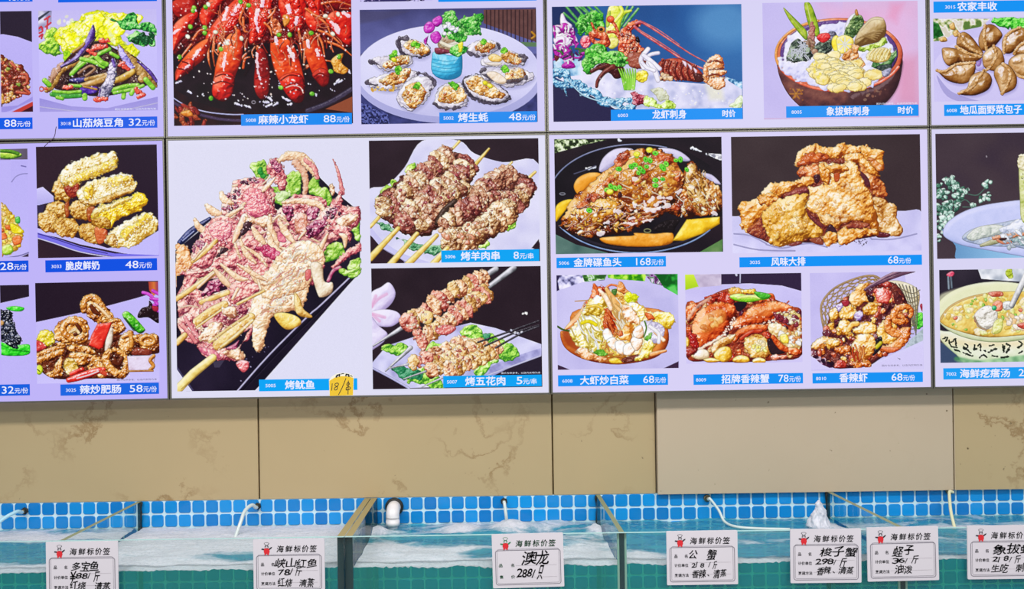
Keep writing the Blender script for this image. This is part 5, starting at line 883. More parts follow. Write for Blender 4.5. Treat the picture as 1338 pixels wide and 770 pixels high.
@dish('fish_head', (724, 182, 943, 333))
def _(rc):
    p = Pic(rc, L3, '1e141e')
    p.flat([(30, 40), (990, 40), (990, 700), (30, 700)], ['18121c', '2a1c26'], ns=40, var=1); p.flat([(40, 50), (330, 55), (240, 75), (40, 130)], ['202818', '5a7048', 'b0c090', 'e8f0d8'], ns=4, var=2.4)
    p.flat([(40, 580), (160, 640), (350, 690), (40, 700)], ['3a5a58', '6a8a80'], ns=20, var=1); p.flat([(840, 690), (980, 610), (980, 700)], ['4a7a40', '7a9a60'], ns=12, var=1)
    p.flat(ell(500, 380, 500, 315), ['120e16', '221a24'], ns=30, var=1); p.tube(ell(500, 380, 492, 300, 0, 195, 290, 20), 1.6, ['7a88c8', 'c8d0f8'], spec=0, alpha=.8); p.tube(ell(500, 385, 500, 302, 0, 35, 150, 24), 1.8, ['5a78b8', 'b0c8f0'], spec=0); p.tube(ell(500, 378, 492, 290, 0, 40, 140, 24), 4, ['1a1420', '3a3448'], spec=0, alpha=.7)
    for q in ([(810, 100), (860, 120)], [(890, 135), (970, 160)], [(400, 55), (410, 60)], [(220, 215), (270, 210)]): p.tube(q, 3, ['d0d8f0', 'ffffff'], spec=0, wob=1)
    p.flat([(900, 130), (975, 135), (975, 170), (940, 160)], ['888898', 'e0e0e8', 'ffffff'], ns=4, var=2); p.tube([(150, 245), (210, 225), (270, 200)], 1.4, ['5a5a78'], spec=0); p.tube(ell(85, 357, 15, 6), 1.2, ['8a8a9a'], spec=0)
    W = ['a8a0c8', 'd4ccec', 'e8e2fa']
    p.lump([(290, 230), (310, 160), (370, 110), (440, 100), (480, 115), (400, 170), (340, 225)], W, r=8, bump=.03, spec=.1); p.lump([(620, 105), (700, 105), (760, 130), (800, 170), (740, 170)], W, r=8, bump=.03, spec=.1); p.lump([(860, 240), (920, 250), (970, 300), (940, 300), (890, 270)], W, r=8, bump=.03)
    PUM = ['a85808', 'e08c18', 'f4a838', 'fcd080']; YL = ['b88808', 'ecb818', 'f8d030', 'fff080']
    p.lump([(148, 320), (170, 270), (230, 240), (290, 240), (300, 260), (240, 310), (180, 362)], PUM, r=8, bump=.06, spec=.1, var=.3); p.lump([(48, 430), (90, 395), (145, 390), (110, 440), (70, 490), (48, 510)], YL, r=7, bump=.06, spec=.1)
    p.lump([(295, 605), (380, 595), (480, 590), (490, 575), (600, 580), (690, 572), (708, 600), (690, 635), (600, 652), (450, 652), (330, 635)], PUM, r=7, bump=.08, spec=.15); p.lump([(700, 620), (740, 560), (780, 500), (850, 495), (965, 485), (965, 525), (870, 580), (760, 620)], YL, r=8, bump=.08, spec=.15, smooth=False)
    BR = ['2a0c06', '6a240a', 'a84e14', 'd48834', 'f4cc88']; kw = dict(bump=.4, wob=1.4, var=1.3, spec=.7, gloss=14, edge=.4)
    p.lump([(640, 430), (700, 350), (800, 170), (840, 220), (880, 290), (960, 330), (972, 460), (860, 480), (780, 495), (700, 470)], BR, r=12, ns=6, **kw); p.lump([(870, 270), (930, 290), (970, 340), (970, 430), (900, 440), (880, 360)], ['5a2008', 'b06020', 'e0a858', 'f8e0b0'], r=9, ns=5, **kw)
    p.lump([(790, 190), (830, 200), (870, 270), (890, 420), (840, 460), (800, 400), (770, 300)], ['6a3410', 'b87c2c', 'dcb060', 'f4dca8'], r=10, ns=5, **kw)
    p.lump([(70, 540), (95, 470), (140, 390), (250, 290), (370, 190), (410, 130), (500, 105), (600, 105), (700, 140), (740, 210), (765, 280), (740, 370), (680, 450), (560, 520), (400, 580), (240, 600), (140, 580)], BR, r=26, ns=7, **kw)
    p.lump([(330, 260), (460, 160), (580, 150), (700, 200), (740, 280), (690, 380), (560, 430), (420, 400), (340, 340)], ['7a2c08', 'c0701c', 'dc9838', 'f0c878'], r=24, ns=9, **kw); p.lump([(120, 480), (200, 410), (330, 380), (420, 420), (380, 500), (240, 540), (130, 540)], ['6a2808', 'b86a14', 'e0a030', 'f4d080'], r=16, ns=6, **kw)
    RDC = ['5a0c06', 'a82c10', 'd85828', 'f09060']
    for q in ([(370, 190), (410, 130), (470, 130), (430, 190), (390, 210)], [(310, 300), (370, 240), (380, 280), (330, 310)], [(600, 120), (700, 150), (690, 190), (600, 170)], [(160, 420), (250, 360), (290, 370), (210, 440)], [(420, 520), (540, 480), (520, 510), (440, 540)], [(480, 280), (560, 240), (560, 270), (500, 310)], [(700, 230), (750, 230), (740, 290), (710, 280)], [(680, 440), (760, 400), (740, 450)]): p.lump(q, RDC, r=5, ns=4, alpha=.7, **kw)
    p.strands([(90, 560), (150, 420), (430, 420), (650, 440), (560, 520), (250, 600)], 90, (5, 14), 1.7, [['4a1408', '8a3414'], ['c87828', 'f0b868'], ['8a2c10', 'c85828'], ['b06018', 'e09c40']], 6, ang=(-40, 10), spec=.7, alpha=.85)
    p.strands([(330, 280), (560, 150), (740, 220), (740, 400), (480, 430)], 50, (6, 18), 1.6, [['6a2408', 'a85018'], ['d08828', 'f4c468'], ['fff0d0', 'ffffff'], ['8a3810', 'c06820']], 16, ang=(-50, 30), spec=.5, alpha=.75); p.strands([(760, 260), (860, 220), (960, 340), (960, 460), (720, 460)], 40, (5, 14), 1.6, [['5a2008', 'a05818'], ['e0a858', 'fbe4b0'], ['ffffff', 'fff4e0']], 17, ang=(30, 100), spec=.5, alpha=.8)
    p.pile([(90, 540), (160, 430), (440, 440), (640, 460), (480, 560), (240, 590)], 60, (2.5, 6), [['f0b868', 'fff0d8', 'ffffff'], ['8a2c08', 'd07028'], ['5a1808', 'a04018'], ['d89020', 'f8d060']], 7, asp=2.5, spec=.8)
    p.pile([(330, 260), (560, 170), (730, 240), (680, 380), (480, 430)], 40, (3, 7), [['c87820', 'f0b050', 'fce0a0'], ['8a3008', 'c86020'], ['e0a838', 'f8e098']], 8, asp=2.5, spec=.6); p.pile([(700, 440), (800, 380), (960, 360), (960, 450), (780, 480)], 36, (3, 6), [['d8a858', 'f8e8c0', 'ffffff'], ['a85c18', 'e0a048'], ['8a3410', 'c06828']], 9, asp=2.2, spec=.7)
    HL = ['e8d8e8', 'ffffff']
    for q, w in (([(540, 400), (550, 440), (600, 450), (640, 420)], [2, 5, 4, 2]), ([(570, 400), (590, 380)], 3), ([(620, 380), (690, 380)], 3), ([(730, 350), (745, 340)], 4), ([(380, 450), (400, 460)], 5), ([(430, 520), (500, 525)], 3), ([(540, 510), (590, 500)], 3), ([(620, 440), (680, 420)], 4), ([(290, 580), (310, 575)], 4), ([(220, 450), (235, 450)], 4), ([(480, 410), (490, 425)], 4), ([(460, 500), (480, 495)], 4), ([(925, 465), (945, 470)], 5), ([(600, 420), (640, 400), (660, 410)], 4), ([(320, 520), (340, 515)], 4), ([(485, 270), (500, 268)], 6)): p.tube(q, w, HL, spec=0, wob=1.4, alpha=.85, edge=0)
    p.lump([(590, 560), (650, 510), (740, 500), (715, 550), (700, 575)], ['100a0e', '241a1e'], r=5, spec=.1); p.tube(ell(560, 563, 18, 10), 1.6, ['8a8a60'], spec=0)
    p.lump([(395, 355), (410, 345), (420, 370), (400, 380)], ['2a0c14', '5a2830'], r=3)
    for x, y in ((500, 140), (570, 110), (605, 130), (550, 165), (575, 170), (470, 205), (490, 195), (510, 240), (535, 230), (555, 205), (640, 205), (665, 190), (720, 170), (745, 165), (780, 222), (400, 218), (605, 280), (645, 275), (605, 310), (355, 315), (380, 325), (405, 320), (335, 335), (235, 450), (650, 215), (520, 215)): p.scallion(x, y, 8.5 if x % 3 else 7, (x*7) % 90)
    for x, y in ((500, 135), (572, 112), (350, 345)): p.lump(ell(x, y, 20, 16), ['c0b810', 'f0ec40', 'fcfa90'], r=3)
    return p
@dish('pork_chop', (955, 179, 1202, 332))
def _(rc):
    p = Pic(rc, L4, '3a2c30')
    p.flat([(30, 20), (1110, 20), (1110, 720), (30, 720)], ['34262c', '423438'], ns=50, var=.6); p.flat([(40, 600), (80, 690), (40, 695)], '2a1c30')
    W = ['a8a4dc', 'c8c4f0', 'dad6fa', 'e4e0fe']
    p.flat([(40, 490), (110, 478), (540, 420), (970, 452), (1110, 462), (1110, 690), (60, 695), (40, 600)], W, True, ns=40, var=.6); p.flat([(45, 580), (100, 570), (240, 640), (420, 650), (580, 655), (640, 650), (760, 590), (860, 600), (1000, 590), (1100, 560), (1100, 690), (45, 690)], ['c4c0ee', 'd4d0f8', 'dedafc'], True, ns=20, var=1)
    for q in ([(60, 580), (150, 590), (240, 635)], [(240, 640), (330, 660), (420, 640), (500, 635), (580, 655)], [(650, 650), (740, 600), (800, 590), (830, 610)], [(830, 610), (950, 610), (1080, 580)], [(60, 640), (200, 670), (400, 675)]): p.tube(q, 1.8, ['8a86c0', 'b0acdc'], spec=0, alpha=.8)
    p.spots([(730, 620), (800, 595), (830, 620), (760, 655)], 26, (.8, 1.6), ['3a3040', '6a6080'], 3)
    C = ['8a3408', 'cc741c', 'e8a240', 'f6cc84', 'fdeac4']; kw = dict(bump=.42, ns=6, wob=1.6, var=.8, spec=.45, gloss=16, edge=.3)
    DK = ['3a1018', '7a2c20', 'b05028']
    p.lump([(110, 440), (240, 380), (430, 300), (430, 180), (560, 150), (780, 150), (870, 220), (890, 360), (950, 440), (980, 570), (850, 595), (640, 630), (540, 630), (250, 630), (130, 570)], DK, r=8, bump=.5, smooth=False)
    p.lump([(400, 200), (405, 140), (450, 95), (520, 85), (600, 95), (660, 75), (740, 85), (770, 90), (780, 130), (700, 140), (640, 165), (560, 165), (470, 195)], C, r=13, **kw); p.lump([(410, 190), (470, 130), (560, 130), (600, 160), (520, 185), (440, 200)], ['7a2010', 'c85a20', 'e88a48'], r=7, **kw)
    p.lump([(770, 95), (800, 82), (850, 110), (900, 120), (890, 160), (895, 220), (860, 225), (810, 180), (775, 150)], C, r=10, **kw); p.lump([(800, 150), (860, 165), (890, 215), (860, 220)], ['a04818', 'd88038', 'f0b068'], r=6, **kw)
    p.lump([(420, 230), (450, 200), (530, 190), (540, 250), (500, 270), (420, 260)], ['7a2410', 'c86028', 'e89858', 'fbd8a8'], r=8, **kw); p.lump([(505, 255), (540, 250), (535, 290), (515, 295)], ['2a0c18', '4a1c28'], r=3)
    p.lump([(215, 350), (250, 310), (290, 285), (380, 290), (450, 260), (500, 260), (505, 300), (430, 320), (370, 345), (300, 380), (240, 390)], C, r=11, **kw); p.lump([(340, 370), (400, 330), (470, 320), (470, 350), (400, 370)], ['5a1828', '8a3438', 'b86048'], r=5, bump=.3)
    p.lump([(85, 440), (110, 400), (180, 385), (200, 370), (250, 400), (290, 420), (230, 470), (180, 530), (150, 590), (110, 560), (95, 500)], C, r=13, **kw); p.lump([(185, 380), (250, 350), (310, 380), (280, 420), (220, 420)], C, r=9, **kw); p.lump([(130, 560), (190, 510), (220, 470), (240, 600), (180, 600)], ['4a1824', '8a3428', 'c06838'], r=5, bump=.5)
    p.lump([(830, 380), (880, 370), (920, 400), (970, 430), (975, 490), (1005, 570), (960, 590), (870, 570), (850, 500)], ['8a4414', 'c88838', 'e4b878', 'f8e0b8', 'fff4e0'], r=12, **kw); p.lump([(860, 570), (930, 580), (920, 600), (860, 600)], ['4a1824', '7a2c38'], r=3)
    p.lump([(755, 170), (800, 160), (830, 220), (900, 310), (910, 370), (860, 375), (820, 330), (780, 270)], ['7a2810', 'c06028', 'e09850', 'f4cc98'], r=10, **kw); p.lump([(765, 230), (810, 270), (820, 320), (780, 290)], ['3a1420', '6a2c38'], r=3, bump=.2)
    p.lump([(675, 160), (700, 140), (760, 130), (800, 170), (860, 230), (868, 265), (820, 250), (770, 190), (700, 190)], C, r=9, **kw)
    p.lump([(535, 200), (560, 180), (640, 190), (740, 180), (780, 280), (830, 380), (860, 490), (860, 590), (780, 510), (680, 520), (640, 545), (560, 520), (520, 470), (460, 440), (480, 380), (480, 320), (560, 300), (545, 250)], ['9a480c', 'd88a30', 'f0b65c', 'f9dca0', 'fff2dc'], r=18, **kw)
    p.lump([(540, 190), (570, 190), (600, 260), (590, 310), (550, 280)], C, r=8, **kw); p.lump([(580, 200), (660, 190), (700, 220), (660, 245), (600, 235)], C, r=8, **kw); p.lump([(618, 245), (650, 240), (648, 280), (625, 290)], ['a03010', 'd86a30'], r=3)
    p.lump([(540, 470), (600, 480), (625, 520), (570, 520), (545, 500)], ['c88038', 'f0c480', 'fdecc8'], r=7, **kw); p.lump([(660, 540), (740, 515), (820, 525), (780, 550), (700, 550)], ['5a1820', '9a4030', 'c87848'], r=4, bump=.4)
    p.lump([(215, 490), (260, 420), (330, 380), (400, 360), (470, 365), (465, 430), (490, 490), (550, 540), (550, 590), (520, 615), (480, 600), (420, 630), (340, 645), (270, 635), (240, 570)], ['8a4a0c', 'cc8a24', 'e8b044', 'f4cc78', 'fbe8b8'], r=22, **kw)
    p.tube([(410, 490), (430, 530), (450, 560)], [4, 7, 4], ['c07820', 'f0c070', 'fff0cc'], wob=.8)
    p.lump([(470, 460), (510, 490), (560, 530), (540, 545), (480, 490)], ['5a1c28', '8a3c38'], r=3, bump=.3); p.lump([(570, 570), (600, 525), (640, 580), (600, 580)], ['2a1424', '4a2430'], r=3, bump=.1); p.lump([(550, 590), (600, 570), (640, 600), (620, 640), (570, 645)], C, r=6, **kw)
    p.lump([(640, 560), (700, 545), (850, 560), (855, 590), (780, 590), (700, 635), (650, 640)], C, r=10, **kw); p.lump([(360, 640), (420, 620), (440, 635), (390, 650)], ['6a2430', '9a4838'], r=3); p.lump([(480, 610), (540, 600), (560, 640), (510, 635)], ['7a2c28', 'b06038'], r=3)
    p.pile([(560, 320), (760, 280), (830, 480), (640, 520), (500, 450)], 50, (3, 7), [['d89848', 'f4d49c', 'fff6e4'], ['c07830', 'ecb870', 'fbe6c4']], 4, alpha=.7, spec=.8, edge=.1); p.pile([(240, 480), (400, 380), (520, 580), (280, 620)], 30, (3, 6), [['c08828', 'ecc868', 'fbecb8'], ['b07018', 'e0a848']], 5, alpha=.7, spec=.6, edge=.1)
    return p
@dish('cabbage', (727, 360, 886, 484))
def _(rc):
    p = Pic(rc, L5, 'c4bcf0')
    p.flat([(40, 50), (760, 50), (760, 620), (40, 620)], ['c0b8ee', 'd0c8f6'], ns=50, var=.6)
    p.flat([(50, 55), (200, 55), (330, 60), (330, 100), (190, 110), (60, 155)], ['4a4870', '9a98c8', 'dcd8f8', 'f4f0ff'], ns=8, var=2.2); p.flat([(50, 58), (78, 58), (60, 100), (70, 150), (50, 160)], '2a2048'); p.flat([(200, 60), (345, 58), (330, 90), (215, 105)], ['2a5a20', '6aa848', 'e0e8f0', '8ac858'], ns=7, var=2.4); p.flat([(345, 58), (570, 58), (560, 105), (430, 95), (350, 80)], ['2a8a10', '80d020', 'c8f060'], ns=6, var=2); p.flat([(560, 58), (680, 58), (680, 130), (600, 110)], ['5a2a60', 'b888c8', '3a8a3a', 'e0d0f0'], ns=5, var=2.6); p.flat([(620, 58), (750, 58), (750, 180), (670, 135)], ['0e5a1c', '2aa838', '60d060'], ns=9, var=2)
    W = ['aaa4dc', 'c8c2f0', 'd8d2fa']
    p.flat([(50, 160), (200, 105), (400, 88), (560, 100), (750, 180), (760, 560), (640, 612), (120, 612), (50, 580)], W, ns=40, var=.5, gy=-.2); p.flat([(600, 200), (720, 190), (740, 280), (640, 300)], 'b8b4e8', alpha=.5, soft=10); p.flat([(60, 580), (145, 614), (60, 614)], '3a2440'); p.flat([(755, 560), (640, 614), (755, 614)], '3a2440')
    SO = ['7a2408', 'b85018', 'e08838', 'f4b878']
    p.lump([(75, 390), (130, 380), (180, 260), (640, 260), (695, 380), (690, 470), (620, 540), (460, 575), (340, 575), (200, 545), (100, 480)], SO, r=10, bump=.1, ns=12, spec=.2); p.flat([(90, 390), (180, 400), (200, 500), (120, 470)], ['8a2410', 'a8401c'], True, alpha=.7, soft=5)
    PO = ['a85018', 'e08840', 'f4b470', 'fcdcb0']; p.lump([(95, 380), (140, 320), (190, 265), (215, 220), (200, 330), (150, 365)], PO, r=8, bump=.1)
    CB = ['a87c10', 'e4c038', 'f8e480', 'fffbe0', 'ffffff']; SH = ['b05a20', 'e8a060', 'f8d8b0', 'fff4e8', 'ffffff']; RD = ['8a1c08', 'd04818', 'f08040', 'fcc090']
    kw = dict(bump=.5, ns=4.5, wob=1.4, var=1.1, spec=.5, gloss=16, edge=.25)
    p.lump([(125, 385), (180, 320), (240, 200), (300, 160), (440, 150), (540, 240), (620, 300), (660, 380), (640, 460), (540, 530), (420, 545), (280, 520), (170, 470)], ['b06a18', 'e8b048', 'f8e090', 'fff6d8'], r=12, **kw)
    p.lump([(215, 240), (260, 160), (270, 125), (330, 130), (350, 150), (300, 190), (240, 230)], RD, r=8, **kw); p.tube([(270, 120), (290, 165), (280, 200)], 4, RD); p.tube([(160, 215), (230, 210)], 1.4, ['e0a858'], spec=0); p.tube([(340, 135), (370, 120), (420, 135), (440, 170)], 3, RD); p.lump([(400, 130), (420, 100), (450, 140), (480, 160), (430, 170)], PO, r=5, **kw); p.lump([(370, 150), (400, 145), (395, 180), (375, 175)], ['2a5a20', '5a8a38'], r=3)
    p.lump([(440, 190), (480, 160), (520, 180), (510, 225), (460, 225)], ['b0b808', 'e8ec18', 'f8fa60'], r=5, **kw); p.lump([(450, 230), (540, 230), (560, 280), (540, 330), (500, 270)], CB, r=6, **kw)
    p.lump([(200, 290), (240, 210), (300, 185), (350, 220), (330, 280), (260, 300)], CB, r=8, **kw); p.tube([(230, 250), (280, 240), (320, 260)], 4, ['d8a028', 'fce468']); p.tube([(300, 150), (340, 200), (370, 260)], [4, 7, 6], SH); p.tube([(340, 145), (390, 220), (440, 290)], [5, 9, 8], ['c07020', 'ecb060', 'fce0a8'])
    p.lump([(125, 400), (170, 360), (190, 310), (260, 300), (310, 320), (320, 420), (300, 500), (240, 500), (180, 460)], ['b09020', 'e8d458', 'faf0a8', 'fffdf0', 'ffffff'], r=12, **kw); p.strands([(150, 400), (200, 320), (300, 340), (290, 490), (200, 460)], 22, (12, 24), 1.8, [['e8d058', 'fff8b0'], ['ffffff'], ['c8a830', 'f0dc78']], 5, ang=(40, 80), spec=.2); p.tube([(200, 340), (240, 330), (280, 350)], 5, ['d8c008', 'f8ec20'])
    p.lump([(600, 300), (640, 275), (720, 290), (728, 350), (690, 375), (640, 350)], ['b88810', 'ecc830', 'f8e878', 'fffad0'], r=7, **kw); p.lump([(560, 280), (600, 290), (620, 320), (580, 320)], RD, r=4); p.lump([(540, 340), (600, 325), (670, 370), (650, 440), (590, 460), (550, 420)], ['b0a8c8', 'e8e0f4', 'ffffff'], r=7, **kw); p.tube([(620, 390), (670, 440)], 5, SH); p.tube([(590, 360), (640, 400), (640, 450)], 5, ['e0d8e8', 'ffffff'])
    # peeled prawn curling at the front
    p.lump([(320, 320), (350, 260), (390, 340), (410, 400), (370, 410), (330, 370)], RD, r=7, **kw); p.strands([(330, 280), (380, 280), (410, 400), (350, 390)], 14, (10, 20), 2.2, [RD, ['7a1408', 'b83010']], 4, ang=(50, 70)); p.strands([(370, 200), (440, 260), (480, 400), (410, 400)], 26, (14, 28), 1.8, [['c88030', 'f8d890'], ['ffe8b8', 'ffffff'], ['d89840', 'f0c070']], 4, ang=(55, 80))
    p.lump([(430, 240), (500, 260), (530, 330), (500, 350), (450, 320)], SH, r=8, **kw)
    for q in ([(318, 390), (350, 370), (380, 420), (360, 460), (330, 440)], [(340, 440), (380, 420), (410, 450), (400, 500), (360, 480)], [(390, 450), (430, 440), (460, 480), (440, 525), (400, 505)], [(440, 470), (490, 450), (510, 490), (480, 525), (440, 520)], [(480, 430), (530, 410), (550, 450), (520, 500), (490, 480)], [(490, 380), (540, 350), (555, 400), (540, 430), (500, 420)]): p.lump(q, ['c88048', 'f0c8a0', 'fff0e4', 'ffffff', 'ffffff'], r=7, bump=.25, spec=.4, edge=.35)
    p.lump([(400, 400), (470, 340), (500, 380), (470, 440), (420, 440)], ['c87018', 'f0b048', 'fce098', 'fff8dc'], r=9, **kw); p.pile([(390, 380), (440, 390), (430, 420), (390, 410)], 9, (3, 6), [RD, ['c86018', 'f0a048']], 3)
    p.strands([(320, 420), (360, 500), (420, 530), (300, 540), (310, 480)], 10, (8, 16), 2, [['b86018', 'e8a050'], ['e8c030', 'fff080']], 3)
    p.lump([(165, 500), (200, 480), (280, 520), (340, 540), (340, 565), (240, 555), (180, 530)], ['c06a28', 'eca868', 'fbdcb4', 'fff4e4'], r=7, **kw); p.lump([(355, 550), (400, 540), (430, 570), (370, 572)], ['c89010', 'f4d438', 'fff4a0'], r=4); p.lump([(430, 545), (520, 520), (540, 545), (450, 570)], ['4a1c10', '8a4030'], r=3, bump=.5)
    p.lump([(500, 560), (540, 500), (560, 430), (610, 450), (600, 520), (560, 545)], ['b89018', 'f0d848', 'fcf4a8', 'fffef0'], r=7, **kw); p.tube([(600, 520), (680, 500)], [6, 4], PO)
    for q in ([(260, 500), (300, 480), (335, 510), (310, 535), (270, 525)], [(555, 430), (590, 410), (605, 400), (580, 450)]): p.frill(q, ('2a6a10', '5aa828', '98d860'), r=3)
    p.tube([(60, 360), (90, 378), (125, 385)], 2.5, ['2a4a10', '5a7a28']); p.tube([(560, 330), (570, 370), (555, 420)], 2, ['5a8a20'])
    return p
@dish('crab', (895, 359, 1047, 476))
def _(rc):
    p = Pic(rc, L6, 'c8c0f0')
    p.flat([(30, 45), (730, 45), (730, 580), (30, 580)], ['c2baee', 'd0c8f6'], ns=50, var=.5); p.flat([(30, 45), (260, 45), (255, 125), (130, 135), (30, 155)], ['b0a0c0', 'dcd0e8'], ns=10, var=1); p.flat([(38, 50), (90, 50), (122, 130), (40, 152)], ['a8d018', 'd8f048'], gy=-1); p.flat([(252, 50), (720, 45), (720, 158), (600, 125), (420, 112), (252, 118)], ['2a1c38', '382848'], ns=30); p.tube([(335, 50), (340, 65)], 3, ['b0b0d0', 'f0f0ff'], spec=0); p.tube([(362, 55), (360, 108)], 1.6, ['d0d0f0'], spec=0)
    p.flat([(40, 155), (130, 135), (400, 112), (600, 125), (725, 160), (725, 300), (40, 300)], ['bab2ea', 'cec6f6', 'd6cefa'], ns=30, var=.6); p.flat([(30, 520), (120, 560), (300, 580), (560, 570), (730, 520), (730, 600), (30, 600)], 'd0c8f6')
    OR = ['5a1006', 'a82c0c', 'd8541c', 'ee8440', 'fcc898']; RD = ['4a0a08', '9a1c14', 'cc3c20', 'e87848']; YL = ['a05c08', 'dc9c1c', 'f4cc48', 'fcf0a8', 'fffce8']; kw = dict(bump=.4, ns=5, wob=1.2, var=.9, spec=.55, gloss=18, edge=.35)
    heap = [(48, 240), (120, 220), (300, 140), (500, 180), (640, 240), (718, 280), (718, 520), (560, 555), (360, 565), (180, 560), (48, 530)]
    p.lump(heap, ['5a1414', '9a3420', 'c86030'], r=8, bump=.6, ns=6)
    p.pile(heap, 90, (6, 13), [OR, RD, ['7a3410', 'c07c38', 'e8b878', 'fce4bc'], ['3a0c20', '6a2440']], 3, spec=.6, bump=.5)
    p.lump([(50, 260), (80, 230), (130, 240), (110, 300), (60, 340)], OR, r=8, **kw); p.lump([(160, 195), (200, 175), (280, 165), (330, 170), (330, 230), (260, 250), (200, 210)], RD, r=9, **kw); p.tube([(160, 195), (240, 180)], 3, RD); p.tube([(60, 320), (110, 250), (190, 195)], 4, ['c8b0a0', 'ffece0'], spec=0, alpha=.6)
    p.lump([(295, 150), (330, 135), (370, 145), (370, 175), (310, 185)], ['b06c10', 'e8a838', 'f8d888'], r=6, **kw); p.lump([(370, 150), (420, 140), (460, 155), (450, 175), (390, 170)], YL, r=5, **kw)
    p.lump([(300, 185), (350, 170), (420, 180), (470, 165), (530, 175), (525, 200), (470, 210), (400, 222), (330, 210)], ['4a9a10', '8ad028', 'c4f068', 'f0ffb0'], r=6, bump=.2); p.tube([(350, 195), (420, 185), (470, 195)], 4, ['d8e858', 'fbfcc8'], alpha=.8); p.lump([(440, 160), (520, 170), (535, 190), (480, 200)], ['1a7a18', '4ab830', '80e060'], r=4)
    p.flat([(325, 225), (395, 220), (390, 250), (350, 275)], '1e1420', True)
    # two shells
    p.lump([(80, 360), (110, 290), (170, 240), (240, 220), (310, 230), (340, 270), (330, 340), (270, 410), (200, 450), (130, 495), (100, 450)], OR, r=16, bump=.2, ns=9, wob=.8, var=1.2, spec=.5, edge=.4); p.lump([(130, 340), (180, 280), (260, 260), (280, 320), (210, 380), (150, 400)], ['c04c10', 'e88c38', 'f8b868', 'fce0b0'], r=14, bump=.3, alpha=.7, edge=0, soft=4); p.pile([(140, 360), (200, 290), (270, 300), (190, 390)], 14, (4, 10), [['e89038', 'f8cc70', 'fff0c0'], ['b84c14', 'e08838']], 5, alpha=.7, edge=.1)
    p.lump([(310, 355), (370, 290), (440, 240), (520, 215), (600, 220), (660, 245), (640, 280), (560, 320), (480, 355), (390, 372)], OR, r=13, bump=.2, ns=8, wob=.8, var=1.2, spec=.5, edge=.4); p.lump([(400, 310), (470, 250), (580, 235), (600, 260), (500, 310)], ['c04010', 'e88838', 'f8b060'], r=10, alpha=.6, edge=0, soft=4); p.tube([(630, 225), (640, 215)], 2, RD)
    p.spots([(250, 410), (330, 300), (340, 330), (270, 430)], 40, (1.2, 2.6), ['fff4e8', 'f8e0d0'], 3); p.spots([(320, 350), (480, 345), (640, 270), (650, 290), (500, 365), (350, 375)], 60, (1.2, 2.4), ['fff0e0', 'f8d8c8'], 4); p.spots([(350, 290), (600, 230), (620, 270), (400, 350)], 20, (1, 1.8), ['f8c8a0'], 4)
    p.pile([(560, 290), (640, 260), (700, 300), (690, 350), (620, 330)], 34, (4, 9), [['c8a878', 'f0e0c0', 'fffdf6'], ['b08838', 'e8cc78', 'fcf4c8'], ['6a1830', 'a84048']], 6, spec=.6); p.pile([(560, 300), (620, 290), (610, 340)], 8, (4, 7), [['5a0c28', '9a2c38']], 3)
    p.lump([(520, 350), (580, 340), (640, 380), (700, 400), (715, 470), (650, 500), (590, 470), (540, 410)], ['a0702c', 'd8b068', 'f4dca8', 'fffaea'], r=10, **kw); p.pile([(580, 380), (710, 380), (700, 480), (620, 480)], 26, (4, 9), [['d8a848', 'f8e8a8', 'ffffff'], ['c86c28', 'f0b070'], ['e8dcd0', 'ffffff']], 9, spec=.6)
    p.lump([(60, 410), (80, 390), (115, 420), (125, 480), (95, 490), (70, 450)], ['8a0c10', 'd0342c', 'f07858'], r=7, **kw); p.tube([(130, 490), (200, 450), (260, 410)], 4, ['f0c8a8', 'fff8ec'], spec=0, wob=1)
    p.tube([(330, 440), (360, 400), (430, 375), (500, 370)], [6, 10, 12, 9], OR, bump=.3); p.tube([(370, 430), (420, 395), (480, 385)], 6, RD); p.lump([(190, 490), (230, 440), (320, 405), (330, 430), (270, 480), (210, 520)], ['a86018', 'dca048', 'f4d090', 'fff2d8'], r=8, **kw)
    p.lump([(380, 450), (410, 420), (470, 410), (520, 440), (540, 500), (500, 540), (430, 545), (400, 500)], ['a85c18', 'dca040', 'f0cc78', 'fbf0c8'], r=12, **kw); p.pile([(420, 450), (500, 440), (520, 500), (450, 500)], 14, (4, 8), [['e0b828', 'f8f080', 'ffffe0'], ['e8c878', 'fff4d8']], 4)
    p.lump([(515, 450), (540, 430), (620, 500), (590, 520), (540, 520)], ['1c1018', '3a2028'], r=4, bump=.1); p.tube([(550, 420), (600, 480), (690, 510)], [6, 8, 5], OR, bump=.3); p.lump([(640, 480), (700, 490), (715, 520), (650, 520)], OR, r=5, **kw); p.lump([(540, 530), (610, 520), (640, 535), (560, 550)], ['c04020', 'f09878', 'ffe8dc'], r=4, **kw)
    for q in ([(210, 520), (250, 480), (300, 480), (315, 530), (280, 565), (230, 555)], [(320, 545), (360, 525), (405, 535), (410, 565), (330, 568)], [(435, 550), (470, 538), (505, 550), (500, 570), (440, 570)], [(90, 530), (130, 490), (175, 500), (180, 540), (120, 550)], [(150, 550), (200, 540), (250, 560), (180, 568)], [(50, 420), (70, 440), (65, 475), (50, 470)]): p.lump(q, YL if q[0][0] != 90 else ['c8a878', 'f4e4c8', 'ffffff'], r=8, bump=.2, spec=.5, var=.4)
    p.lump([(590, 410), (630, 405), (640, 455), (600, 450)], ['d0a010', 'f8e048', 'fffcc0'], r=6); p.lump([(50, 480), (110, 490), (100, 520), (55, 530)], ['6a1010', 'a83028', 'd87050'], r=5, **kw)
    return p
